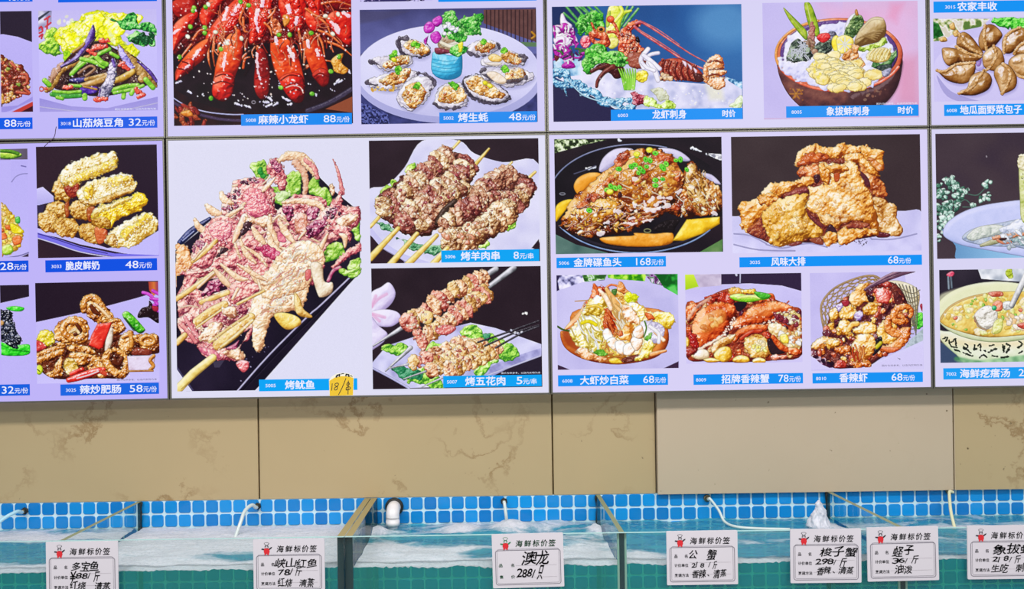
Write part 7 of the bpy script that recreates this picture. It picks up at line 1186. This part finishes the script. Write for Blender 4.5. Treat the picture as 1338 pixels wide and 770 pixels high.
b.strip(579, 491.6, 707.6, 506.6, '0aa2f4', cap('5007', 584, '烤五花肉', (608, 660), '5', (674.8, 682.4, 700.8), '元/串'), 'sky blue bar naming the pork skewers')
b = Box(2, 0, 'd8d3f5', 'backlit menu box above centre right with lobster sashimi and geoduck photos')
b.photo('lobster', 'photo of lobster sashimi on ice'); o = b.photo('geoduck', 'photo of geoduck sashimi in a lacquer bowl')
b.small_print(1145, 1198, 135.8, o, m_white)
b.strip(798, 143.6, 970, 158.2, '0d90f4', cap('6003', 807, '龙虾刺身', (852.4, 896.4), other=('时价', 943.8, 960.6)), 'blue bar naming the lobster')
b.strip(1027, 139.2, 1200, 154, '1290f2', cap('8005', 1034, '象拔蚌刺身', (1079.6, 1135.6), other=('时价', 1173, 1193)), 'blue bar naming the geoduck')
b = Box(2, 1, 'd8d1f6', 'backlit menu box below centre right with fish head, pork chop, crab photos')
b.photo('fish_head', 'photo of braised fish head with pumpkin'); b.photo('pork_chop', 'photo of piled fried pork chops'); b.photo('cabbage', 'photo of prawns fried with cabbage'); b.photo('crab', 'photo of spicy crab'); o = b.photo('shrimp_basket', 'photo of spicy prawns in a wire basket')
b.small_print(1152, 1205, 478, o, m_dim)
b.strip(727, 337, 870, 350.6, '1092f4', cap('5006', 730.2, '金牌碟鱼头', (749.6, 811.6), '168', (831, 850, 867)), 'blue bar naming the fish head')
b.strip(966, 336.4, 1204.4, 349.6, '0e92f6', cap('3035', 979.6, '风味大排', (1007.6, 1052), '68', (1160, 1173.4, 1190)), 'blue bar naming the pork chops')
b.strip(729, 490.6, 872.6, 505.2, '1290f4', cap('6008', 734.6, '大虾炒白菜', (758, 821), '68', (840.4, 854.4, 870)), 'blue bar naming prawns with cabbage')
b.strip(906, 489.6, 1049, 503.2, '1290f4', cap('8009', 909.2, '招牌香辣蟹', (942.6, 1004.6), '78', (1017, 1030, 1046)), 'blue bar naming the crab')
b.strip(1061.5, 488, 1205.6, 501.4, '1292f4', cap('8010', 1066, '香辣虾', (1096.6, 1133), '68', (1164.6, 1178.8, 1195)), 'blue bar naming the spicy prawns')
b = Box(3, 0, 'd5cff4', 'backlit menu box at upper right with brown steamed dumplings photo')
b.photo('dumplings', 'photo of brown dumplings on a white plate')
b.strip(1219.5, 2.2, 1362, 16.8, '1092f4', cap('3015', 1234.6, '农家丰收', (1250.6, 1302)), 'blue bar above the dumplings'); b.strip(1233.4, 137, 1362, 151.8, '1494f4', cap('6008', 1236.6, '地瓜面野菜包子', (1254.2, 1334.6)), 'blue bar naming the dumplings')
b = Box(3, 1, 'd8d4f3', 'backlit menu box at lower right with soup bowl photos')
b.photo('white_soup', 'photo of clear soup in a white bowl with small flowers'); b.photo('noodle_soup', 'photo of yellow seafood soup in an inscribed bowl')
b.strip(1232.4, 481.4, 1362, 496.2, '1a9ef4', cap('7002', 1236, '海鲜疙瘩汤', (1254, 1319), '28', (1330.6, 1346, 1360)), 'blue bar naming the seafood soup')
# yellow price sticker on the squid box
st = tag(thing('price_sticker', at(447, 518, YB-.0016)), 'yellow price sticker on the foot of the squid menu box', 'sticker')
KS = KB*.999; Q = [(-16.4, 0), (14.6, .6), (15.6, 24), (14, 27.5), (8, 30), (1, 30.8), (-7, 29.6), (-13, 26), (-16.8, 21.6)]
bm = bmesh.new(); slab(bm, [(x*KS, z*KS) for x, z in Q], -.0004, 0); obj('backing', bm, mat('white_sticker_edge', 'e4e0d0', .5), st)
bm = bmesh.new(); slab(bm, [(-16*KS, .6*KS), (14.2*KS, 1.2*KS), (15.2*KS, 23.6*KS), (10*KS, 25.8*KS), (0, 26.4*KS), (-9*KS, 24.6*KS), (-16.3*KS, 20.4*KS)], -.0007, -.0004); obj('yellow_card', bm, mat('yellow_paper', 'dcb41c', .6), st)
m_pen = mat('black_marker_ink', '16141c', .5)
w = Writing()
for q in ([(-7.5, 24.6), (-6, 27.4), (-2.5, 28.6), (-3.4, 25.6)], [(5.4, 26), (5.8, 28.6), (9, 28), (9.2, 25.2)], [(-1, 28.8), (1, 29.8), (3.4, 29.4)], [(10.5, 26), (12, 27), (14, 25.4)]): w.stroke([(a*KS, z*KS) for a, z in q], 2.2*KS if len(q) > 3 else 1*KS)
w.build('printed_marks', m_pen, st, -.0009)
w = Writing()
for q in ([(-12.6, 17), (-13, 12), (-13.6, 7.6)], [(-5.2, 17.4), (-8.6, 16.6), (-8.8, 14), (-6, 12.4), (-6.6, 9), (-9.4, 8.4), (-9.8, 10.8), (-6.6, 13), (-4.4, 15.4), (-5.2, 17.4)], [(5.4, 23.4), (2, 15), (-2.4, 6), (-4.8, 1.8)], [(6.4, 14.2), (9.6, 15), (9.4, 17.4), (6.8, 17), (6.4, 14.2)], [(5.4, 8), (10.4, 9.2), (10.2, 12), (6, 11.4), (5.4, 8)], [(8.6, 20.4), (8.2, 12), (7.8, 2.4)]):
    w.stroke([tuple(v)[:2] for v in smooth_path([(a*KS, z*KS, 0) for a, z in q], 4)], .95*KS)
w.build('handwriting', m_pen, st, -.0009)
# thin dark lead that hangs out between the two left-hand boxes
bm = bmesh.new(); P = [at(73.6, 165.6, YB-.004), at(72.6, 170, YB-.006), at(71.8, 176, YB-.006), at(69.4, 181, YB-.006), at(63.6, 186, YB-.005), at(58, 191.6, YB-.004)]
sweep(bm, smooth_path(P, 4), .0011, 8); tag(obj('thin_wire', bm, mat('purple_black_wire', '3a1636', .5)), 'thin dark wire dangling across the joint of the two left menu boxes', 'wire')
# ------------------------------------------------------------------ glass tanks
def schlick(n, f0, normal=None):
    lw = n.n('ShaderNodeLayerWeight', Blend=.5)
    if normal is not None: n.link(normal, lw.inputs['Normal'])
    return n.math('ADD', n.math('MULTIPLY', n.math('POWER', lw.outputs['Facing'], 5), 1-f0), f0, True)
def thin_glass(name, tint, refl=.9):
    m = bpy.data.materials.new(name); m.use_nodes = True; n = N(m); n.t.nodes.remove(n.b)
    tr = n.n('ShaderNodeBsdfTransparent', Color=lin(tint)).outputs[0]; gl = n.n('ShaderNodeBsdfGlossy', Roughness=.02).outputs[0]
    fr = schlick(n, .04)
    n.link(n.n('ShaderNodeMixShader', _0=n.math('MULTIPLY', fr, refl), _1=tr, _2=gl).outputs[0], n.out.inputs[0]); return m
m_glass = thin_glass('clear_tank_glass', 'f9fdfc', .8); m_edge = mat('polished_glass_edge', '9cc8cc', .25); m_dark = mat('dark_green_glass_edge', '0f343c', .2)
m_tan = mat('tan_painted_reflection_edge', '93865c', .35); m_olive = mat('olive_painted_reflection_edge', '7a8468', .35); m_sil = mat('clear_silicone', '86a89c', .4); m_mould = mat('blackened_silicone', '14201e', .7)  # tan and olive glass tops: the wall's reflection painted in as base colour
ZB = .455; GT = .012
DX = [-1.243, -.4277, .3718, 1.182]
def pane(name, parent, x0, x1, y0, y1, mats, z1=RIM):
    """upright sheet; material 0 faces, 1 top edge, 2 front and back ends"""
    bm = bmesh.new(); box(bm, x0, x1, y0, y1, ZB, z1)
    bm.faces.ensure_lookup_table(); thin_x = (x1-x0) < (y1-y0)
    for f in bm.faces:
        f.normal_update(); nn = f.normal
        if nn.z > .5: f.material_index = 1
        elif abs(nn.z) > .5: f.material_index = 0
        elif (abs(nn.y) > .5) == thin_x: f.material_index = 2
    return obj(name, bm, mats, parent)
def tank(x0, x1, label, dividers, ends):
    t = tag(thing('seafood_tank', ((x0+x1)/2, YF, ZB)), label, 'fish tank', 'glass seafood tanks under the menu')
    cx = (x0+x1)/2
    L = lambda x: x-cx
    o = pane('front_pane', t, L(x0), L(x1), -GT, 0, [m_glass, m_edge, m_dark]); 
    for x, mt in ends:                                        # end panes
        pane('end_pane', t, L(x), L(x+.021), .0005, -YF-.003, [m_glass, mt, m_dark])
    for x in dividers:
        d = pane('divider', t, L(x-.0075), L(x+.0075), .0005, -YF-.003, [m_glass, m_olive, m_dark])
        bm = bmesh.new()
        for s in (-1, 1): box(bm, L(x+s*.0105)-.003, L(x+s*.0105)+.003, .0005, .006, ZB, RIM-.001)
        obj('silicone_bead', bm, m_sil, d)
    for x in list(dividers)+[e[0]+.0105 for e in ends if abs(e[0]) < 2]:
        bm = bmesh.new(); R = random.Random(int(x*100))
        pts = [(L(x)+R.uniform(-.002, .002)+(.006 if x < .3 else -.006), -YF-.0085, RIM-.002-k*.012) for k in range(10)]
        sweep(bm, pts, [.006, .005]+[R.uniform(.0022, .0045) for _ in range(8)], 8); obj('back_seam', bm, m_mould, t)
    for ob in t.children_recursive:                           # meshes are drawn at absolute heights
        if ob.parent == t: ob.location.z = -ZB
    return t
tank(-2.6, DX[1]-.0012, 'glass seafood tank on the left, joined at the double dark post', [DX[0]], [(DX[1]-.0222, m_tan)])
tank(DX[1]+.0012, 2.6, 'glass seafood tank on the right, with the white pipe elbow', [DX[2], DX[3]], [(DX[1]+.0012, m_tan)])
# ------------------------------------------------------------------ churning water
def water_mat(name, cover, seed, clear='7fd0e0'):
    m = bpy.data.materials.new(name); m.use_nodes = True; n = N(m); n.t.nodes.remove(n.b)
    geo = n.n('ShaderNodeNewGeometry'); pos = geo.outputs['Position']
    mp = n.n('ShaderNodeMapping', Vector=pos); mp.inputs['Scale'].default_value = (1, 2.6, 1); mp.inputs['Location'].default_value = (seed*1.7, seed, 0)
    a = n.n('ShaderNodeTexNoise', Vector=mp.outputs[0], Scale=5.2, Detail=9, Roughness=.66, Distortion=.7).outputs[0]
    f = n.n('ShaderNodeAttribute', dict(attribute_name='foam')).outputs['Fac']
    k = n.math('ADD', a, n.math('SUBTRACT', f, .5)); k = n.math('MULTIPLY', n.math('SUBTRACT', k, .47-cover), 4.5, True)
    fine = n.n('ShaderNodeTexNoise', Vector=pos, Scale=120, Detail=6, Roughness=.7).outputs[0]
    k = n.math('MULTIPLY', k, n.math('ADD', n.math('MULTIPLY', fine, 1.3), .3), True)
    bump = n.n('ShaderNodeBump', Strength=.6, Distance=.008, Height=n.n('ShaderNodeTexNoise', Vector=mp.outputs[0], Scale=26, Detail=6).outputs[0]).outputs[0]
    foam = n.n('ShaderNodeBsdfDiffuse', Color=lin('eceaf6'), Normal=bump).outputs[0]; ft = n.n('ShaderNodeBsdfTranslucent', Color=lin('cfe4ee')).outputs[0]
    foam = n.n('ShaderNodeMixShader', _0=.35, _1=foam, _2=ft).outputs[0]
    tr = n.n('ShaderNodeBsdfTransparent', Color=lin(clear)).outputs[0]; gl = n.n('ShaderNodeBsdfGlossy', Roughness=.08, Normal=bump).outputs[0]
    fr = schlick(n, .02, bump)
    haze = n.n('ShaderNodeBsdfDiffuse', Color=lin('4cb4cc')).outputs[0]; tr = n.n('ShaderNodeMixShader', _0=.45, _1=tr, _2=haze).outputs[0]
    w = n.n('ShaderNodeMixShader', _0=fr, _1=tr, _2=gl).outputs[0]
    n.link(n.n('ShaderNodeMixShader', _0=k, _1=w, _2=foam).outputs[0], n.out.inputs[0]); return m
def body_mat():
    m = bpy.data.materials.new('green_tank_water'); m.use_nodes = True; n = N(m); n.t.nodes.remove(n.b)
    tr = n.n('ShaderNodeBsdfTransparent', Color=lin('98ecd4')).outputs[0]; df = n.n('ShaderNodeBsdfDiffuse', Color=lin('1fa8a0')).outputs[0]
    n.link(n.n('ShaderNodeMixShader', _0=.4, _1=tr, _2=df).outputs[0], n.out.inputs[0]); return m
m_body = body_mat()
def water(x0, x1, cover, seed, label, bumps=(), amp=.006, foamy=lambda x, y: 0):
    """rippled surface plus the body below it; bumps = (x, y, height, radius)"""
    x0 += .0008; x1 -= .0008; y0, y1 = YF+.0008, -.0008; nx = int((x1-x0)/.008)+1; ny = 60; bm = bmesh.new(); fl = bm.verts.layers.float.new('foam')
    G = []
    for j in range(ny+1):
        row = []
        for i in range(nx+1):
            x = x0+(x1-x0)*i/nx; y = y0+(y1-y0)*j/ny
            p = Vector((x*7+seed*5, y*13, seed)); h = amp*(mnoise.fractal(p, 1, 2.1, 5))+.0022*mnoise.noise(Vector((x*70, y*70, seed)))
            fo = foamy(x, y); h += .0045*math.exp(-(y-y0)/.012)*mnoise.fractal(Vector((x*95, seed, 0)), 1, 2, 3)
            for bx, by, bh, br in bumps:
                d = ((x-bx)**2+(y-by)**2)/br**2; e = math.exp(-d); h += bh*e*(1+.35*mnoise.noise(Vector((x*60, y*60, 3)))); fo += .5*e
            v = bm.verts.new((x, y, WATER+h)); v[fl] = max(0, min(1, .5+fo)); row.append(v)
        G.append(row)
    for j in range(ny):
        for i in range(nx): f = bm.faces.new((G[j][i], G[j][i+1], G[j+1][i+1], G[j+1][i])); f.smooth = True
    def skirt(line):
        low = [bm.verts.new((v.co.x, v.co.y, ZB+.002)) for v in line]
        for i in range(len(line)-1): f = bm.faces.new((line[i], line[i+1], low[i+1], low[i])); f.material_index = 1
    skirt(G[0])
    return tag(obj('tank_water', bm, [water_mat('foaming_water', cover, seed), m_body]), label, 'water', kind='stuff')
gs = lambda x, y, cx, cy, rx, ry: math.exp(-((x-cx)/rx)**2-((y-cy)/ry)**2)
water(-2.6, DX[0]-.0075, .0, 1, 'bluish water with a white froth line in the leftmost tank', foamy=lambda x, y: .5*gs(0, y, 0, -.47, 1, .07)+.35*gs(0, y, 0, -.10, 1, .05)-.35*gs(0, y, 0, -.3, 1, .1))
water(DX[0]+.0075, DX[1]-.0222, .18, 2, 'white foaming water left of the double post', foamy=lambda x, y: .25-.6*gs(x, y, -.75, -.36, .2, .06)-.2*gs(x, y, -1.1, -.32, .12, .03))
water(DX[1]+.0222, DX[2]-.0075, .02, 3, 'foaming water under the white pipe elbow', bumps=[(.055, -.07, .022, .06), (-.1, -.08, .012, .05), (.35, -.12, .02, .03), (-.39, -.12, .02, .03)], amp=.009,
      foamy=lambda x, y: .4*gs(x, y, -.3, -.36, .22, .14)+.4*gs(x, y, .3, -.4, .2, .1)+.45*gs(0, y, 0, -.475, 1, .03)-.4*gs(x, y, -.1, -.2, .22, .06)-.35*gs(x, y, .05, -.36, .14, .04))
water(DX[2]+.0075, DX[3]-.0075, .0, 4, 'blue green rippling water with white streaks below the floating hose', amp=.007, bumps=[(1.12, -.13, .012, .05)], foamy=lambda x, y: .45*gs(0, y, 0, -.47, 1, .03)+.35*gs(x, y, .42, -.40, .1, .06)+.1*gs(x, y, .75, -.3, .2, .06)-.1)
water(DX[3]+.0075, 2.6, .0, 5, 'rippling water in the rightmost tank', amp=.006, foamy=lambda x, y: .35*gs(0, y, 0, -.47, 1, .03)-.05+.15*gs(0, y, 0, -.15, 1, .04))
# bubbling spout in the tank right of centre
m_froth = mat('white_froth', 'e4e4f0', .35, spec=.6); m_froth.node_tree.nodes['Principled BSDF'].inputs['Transmission Weight'].default_value = .3
def spout(px, py, h, r, label, sq=1):
    p = on_water(px, py, WATER); bm = bmesh.new(); bmesh.ops.create_icosphere(bm, subdivisions=5, radius=1)
    for v in bm.verts:
        t = (v.co.z+1)/2; w = r*(.16+.84*(1-t)**1.25); a = Vector((v.co.x, v.co.y, 0)); a = a.normalized()*w*min(1, a.length*1.6) if a.length > 1e-6 else a
        q = Vector((a.x, a.y*.8, t*h)); v.co = q+Vector((v.co.x, v.co.y, 0))*.009*mnoise.fractal(Vector((q.x*60, q.y*60, q.z*22)), 1, 2, 4)+Vector((.006*mnoise.noise(Vector((t*2.5, 1, 2))), 0, 0))
    for f in bm.faces: f.smooth = True
    o = obj('water_spout', bm, m_froth); o.location = (p.x, p.y, WATER-.004); return tag(o, label, 'splash', kind='stuff')
spout(1070, 690, .098, .046, 'white bubbling jet rising by the floating white hose')
# ------------------------------------------------------------------ air hoses and pipe
m_hose = mat('milky_air_hose', 'c2cccc', .3, spec=.6); m_blueh = mat('pale_blue_hose', 'a8d4e8', .3, spec=.6); m_nut = mat('tarnished_brass', '7a7460', .4, .8); m_ring = mat('black_rubber_ring', '141412', .6)
def hose(npx, npy, path, r, label, m=m_hose, black=True):
    c = at(npx, npy, 0); t = thing('air_hose', c); tag(t, label, 'hose', 'air hoses on the mosaic')
    bm = bmesh.new(); sweep(bm, [Vector((0, -.001, 0)), Vector((0, -.006, 0)), Vector((0, -.007, 0))], [.0125, .0125, .009], 6 if black else 16); o = obj('wall_nut', bm, m_ring if black else m_nut, t)
    bm = bmesh.new(); sweep(bm, [Vector((0, -.0065, 0)), Vector((0, -.018, 0)), Vector((0, -.0205, 0))], [.0075, .0075, .005], 16); obj('nozzle', bm, m_nut, o)
    bm = bmesh.new(); sweep(bm, smooth_path([Vector((0, -.012, 0)), Vector((0, -.024, .0))]+[p-c for p in path], 7), r, 12); obj('tube', bm, m, t); return t
W_ = WATER+.004
hose(33, 667.6, [at(22, 669, -.045), at(8, 676, -.08), at(-12, 690, -.12), on_water(-40, 704, W_)], .0062, 'pale blue air hose curving off the left edge of the mosaic', m_blueh)
hose(337, 661.4, [at(329, 660.4, -.04), at(320, 668, -.07), at(314, 684, -.10), on_water(307, 704, WATER-.008)], .0062, 'white air hose curling down left of the wall joint')
hose(658.5, 655, [at(659, 657, -.034), at(660.2, 666, -.045), at(661.5, 676, -.05), on_water(662, 688, WATER-.006)], .0056, 'short air hose dropping straight into the splash beside the elbow')
hose(923.5, 651, [at(928, 652.4, -.03), at(939, 667, -.05), at(947, 682, -.075), on_water(962, 688.6, W_), on_water(990, 691, W_), on_water(1032, 692, W_-.002)], .0046, 'white air hose bent down and floating along the water', black=False)
hose(1239.6, 641.6, [at(1240.6, 643, -.03), at(1241, 656, -.06), at(1243, 672, -.10), on_water(1248, 692, WATER-.008)], .005, 'cream air hose hanging at far right of the mosaic', mat('cream_hose', 'd0cfae', .4), black=False)
c = at(515.4, 662.4, 0); el = tag(thing('pipe_elbow', c), 'white plastic pipe elbow pouring into the tank by the double post', 'pipe')
bm = bmesh.new(); sweep(bm, [Vector((0, -.0005, 0)), Vector((0, -.008, 0)), Vector((0, -.010, 0))], [.032, .032, .024], 24); obj('black_gasket', bm, m_ring, el)
m_pvc = mat('white_plastic_pipe', 'dcd8dc', .3)
arc = [Vector((0, -.006, 0)), Vector((0, -.026, 0))]+[Vector((0, -.026-.026*math.sin(a), -.026+.026*math.cos(a))) for a in np.linspace(.2, PI/2, 8)]
bm = bmesh.new(); sweep(bm, arc, .0232, 28, cap=False); obj('bend', bm, m_pvc, el)
bm = bmesh.new(); sweep(bm, [Vector((0, -.052, z)) for z in (-.026, -.036, -.0362, -.052, -.0521, -.048, -.03)], [.0232, .0232, .0242, .0242, .0215, .0215, .0205], 28, cap=False); obj('socket', bm, m_pvc, el)
bm = bmesh.new(); p0 = Vector((0, -.052, -.05)); sweep(bm, [p0+Vector((.002*mnoise.noise(Vector((k, 1, 0))), 0, -k*.008)) for k in range(7)], [.017, .017, .016, .018, .02, .026, .032], 16); obj('outflow', bm, m_froth, el)
# ------------------------------------------------------------------ seafood price cards on the front glass
YT = YF-GT-.0006; KT = (D+YT)/F
m_card = mat('white_plastic_card', 'cfcad4', .35); m_green = mat('green_print', '1c7a4a', .5); m_black = mat('black_print', '1c1c28', .5); m_red = mat('red_print', 'd0202c', .5); m_line = mat('grey_rule', '6a6674', .5); m_fine = mat('pale_rule', 'a8a0a8', .5)
def card(px, py, w, h, tilt, label, head, rows, hand):
    """px, py = top left corner; rows, hand in tenths of the card: (text, u0, u1, v, height)"""
    p = at(px, py, YT); W, H = w*KT, h*KT; s = W/93
    t = tag(thing('price_card', (p.x, YT, p.z), (0, math.radians(tilt), 0)), label, 'price tag', 'seafood price cards on the tanks')
    bm = bmesh.new(); slab(bm, rounded(W, H, .0025, 3, 0, -H), -.0030, 0); obj('card', bm, m_card, t)
    y = -.0034; v = lambda q: -q*s
    def ring(i, wd, name, m):
        wr = Writing(); a = rounded(W-2*i*s, H-(20.5+i-3.2+4.2)*s, 3*s, 4, i*s, -(H-4.2*s+(i-4.2)*-s)); b = a+[a[0]]
        wr.stroke(b, wd*s); return wr
    wr = ring(4.2, .75, 'border', m_line); wr.stroke(rounded(W-12.4*s, H-26*s, 2.2*s, 4, 6.2*s, -H+6.0*s)+[rounded(W-12.4*s, H-26*s, 2.2*s, 4, 6.2*s, -H+6.0*s)[0]], .32*s); wr.build('border', m_line, t, y)
    wr = Writing()
    for q in ((39, 84, 40.5), (39, 84, 54.5)) if len(rows) == 3 else ((30, 84, 41.5), (30, 84, 57)): wr.stroke([(q[0]*s, v(q[2])), (q[1]*s, v(q[2]))], .25*s)
    wr.build('rule_lines', m_fine, t, y)
    ink = m_green if head == 'green' else m_black
    wr = Writing()
    for ch, u in zip('海鲜标价签', (30.4, 41.6, 52.6, 63, 73.4)): wr.add(ch, u*s, v(13), 8.6*s, (u+8.8)*s, bold=.02, shear=.14, warp=.05, seed=ord(ch), vmid=True)
    wr.build('heading', ink, t, y)
    wr = Writing()
    for tx, u0, u1, vv in rows: wr.add(tx, u0*s, v(vv), 4.4*s, u1*s, bold=.02, vmid=True)
    wr.build('field_names', ink if head == 'green' else m_black, t, y)
    wr = Writing()
    for i, (tx, u0, u1, vv, hh) in enumerate(hand):
        n_ = len(tx); R = random.Random(i+int(px))
        for k, ch in enumerate(tx):
            if ch == ' ': continue
            cw = (u1-u0)/n_; hk = hh*(.62 if ch in '0123456789/' else 1)*R.uniform(.88, 1.1)
            if ch == '、' or ch == '.': wr.stroke([((u0+cw*(k+.3))*s, v(vv+1)), ((u0+cw*(k+.5))*s, v(vv+3))], 1.2*s); continue
            wr.add(ch, (u0+cw*k)*s, v(vv+R.uniform(-1, 1)), hk*s, None if ch in '/1' else (u0+cw*(k+.96))*s, bold=.02 if ch in '0123456789/' else .012, shear=.22, warp=.12, seed=i*7+k+int(px), rot=math.radians(R.uniform(-2, 7)), vmid=True)
    wr.build('handwriting', m_pen, t, y-.0003)
    # small printed cook at the left of the heading
    e = bmesh.new()
    def blob(pts, mi, dy=0): 
        f = e.faces.new([e.verts.new((a*s, y-dy, v(b))) for a, b in pts]); f.material_index = mi
        f.normal_update()
    el_ = lambda cx, cy, rx, ry, n=14: [(cx+rx*math.cos(i*2*PI/n), cy+ry*math.sin(i*2*PI/n)) for i in range(n)]
    blob(el_(17.6, 5.6, 3.4, 1.5), 0, .0001); blob([(15.4, 6), (19.8, 6), (19.6, 8.4), (15.6, 8.4)], 0, .0001); blob(el_(17.6, 5.6, 2.8, 1), 1, .0002); blob([(16, 6.4), (19.2, 6.4), (19.2, 7.8), (16, 7.8)], 1, .0002)
    blob(el_(17.6, 10, 2.6, 2), 0, .0001); blob(el_(17.6, 10.2, 1.9, 1.4), 1, .0002); blob(el_(16.6, 9.8, .5, .6), 0, .0003); blob(el_(18.6, 9.8, .5, .6), 0, .0003)
    blob([(14.6, 12), (20.6, 12), (21.6, 16), (20.6, 19), (14.8, 19), (13.8, 16)], 2, .0002); blob([(15, 19), (17, 19), (16.8, 20.6), (14.4, 20.6)], 2, .0002); blob([(18.2, 19), (20.2, 19), (20.8, 20.6), (18.4, 20.6)], 2, .0002)
    blob([(14.6, 12.4), (11.4, 12), (10.6, 13.2), (11.6, 13.8), (14.4, 14.4)], 0, .0001); blob([(20.6, 12.4), (23, 10.6), (24.8, 10), (24.4, 11.6), (21, 14.4)], 0, .0001)
    bmesh.ops.recalc_face_normals(e, faces=e.faces); obj('cook_emblem', e, [m_green if head == 'green' else m_black, m_card, m_red], t)
    return t
R3 = [('品', 10, 14, 33), ('名', 23.4, 27.4, 33), ('计价单位', 10, 28, 45), ('烹调方法', 10, 28.4, 58)]
R2 = [('品', 8.4, 13, 41), ('名', 24, 28.4, 41), ('售', 9, 13.6, 56), ('价', 24, 29, 56)]
card(60.5, 708.2, 94, 76, 0, 'white price card marked 88 on the leftmost tank', 'black', [(a, b, c, d+(1 if d > 40 else 0)) for a, b, c, d in R3], [('多宝鱼', 32, 68, 32, 11.5), ('¥88/斤', 30, 69, 45, 12), ('红烧 清蒸', 30, 82, 58, 11)])
card(331, 704.8, 93, 70, 0, 'white price card marked 78 just left of the double post', 'black', R3, [('峡山红鱼', 28, 83, 31.5, 11), ('78/斤', 32, 62, 43.5, 12), ('红烧 清蒸', 31, 78, 57, 11)])
card(642.4, 698.3, 93, 70.5, -.75, 'white price card with green heading marked 288', 'green', R2, [('澳龙', 38, 74, 33, 17), ('288/只', 31, 64, 51.5, 17)])
card(870.4, 694.2, 92.6, 70.4, 0, 'white price card marked 218 below the floating hose', 'black', R3, [('公 蟹', 28, 64, 31, 12), ('218 /斤', 32, 65, 44.5, 10), ('香辣、清蒸', 32, 78, 56.5, 10.5)])
card(1032, 691.4, 92.4, 70.6, .3, 'white price card marked 298 in front of the bubbling jet', 'black', R3, [('梭子蟹', 38, 87, 31, 13), ('298/斤', 32, 72, 43.5, 11), ('香辣.清蒸', 33, 82, 55, 10)])
card(1131.8, 689.4, 93, 70.6, -.5, 'white price card marked 36 covering the right-hand divider', 'black', R3, [('蛏子', 32, 60, 31, 12), ('36/斤', 32, 65, 43.5, 11), ('油泼', 35, 58, 56, 11)])
card(1263, 687, 93, 70, .2, 'white price card at the far right, cut by the picture edge', 'black', R3, [('象拔蚌', 32, 86, 31, 12), ('218/斤', 32, 68, 44, 11), ('生吃 刺身', 30, 84, 56, 11)])
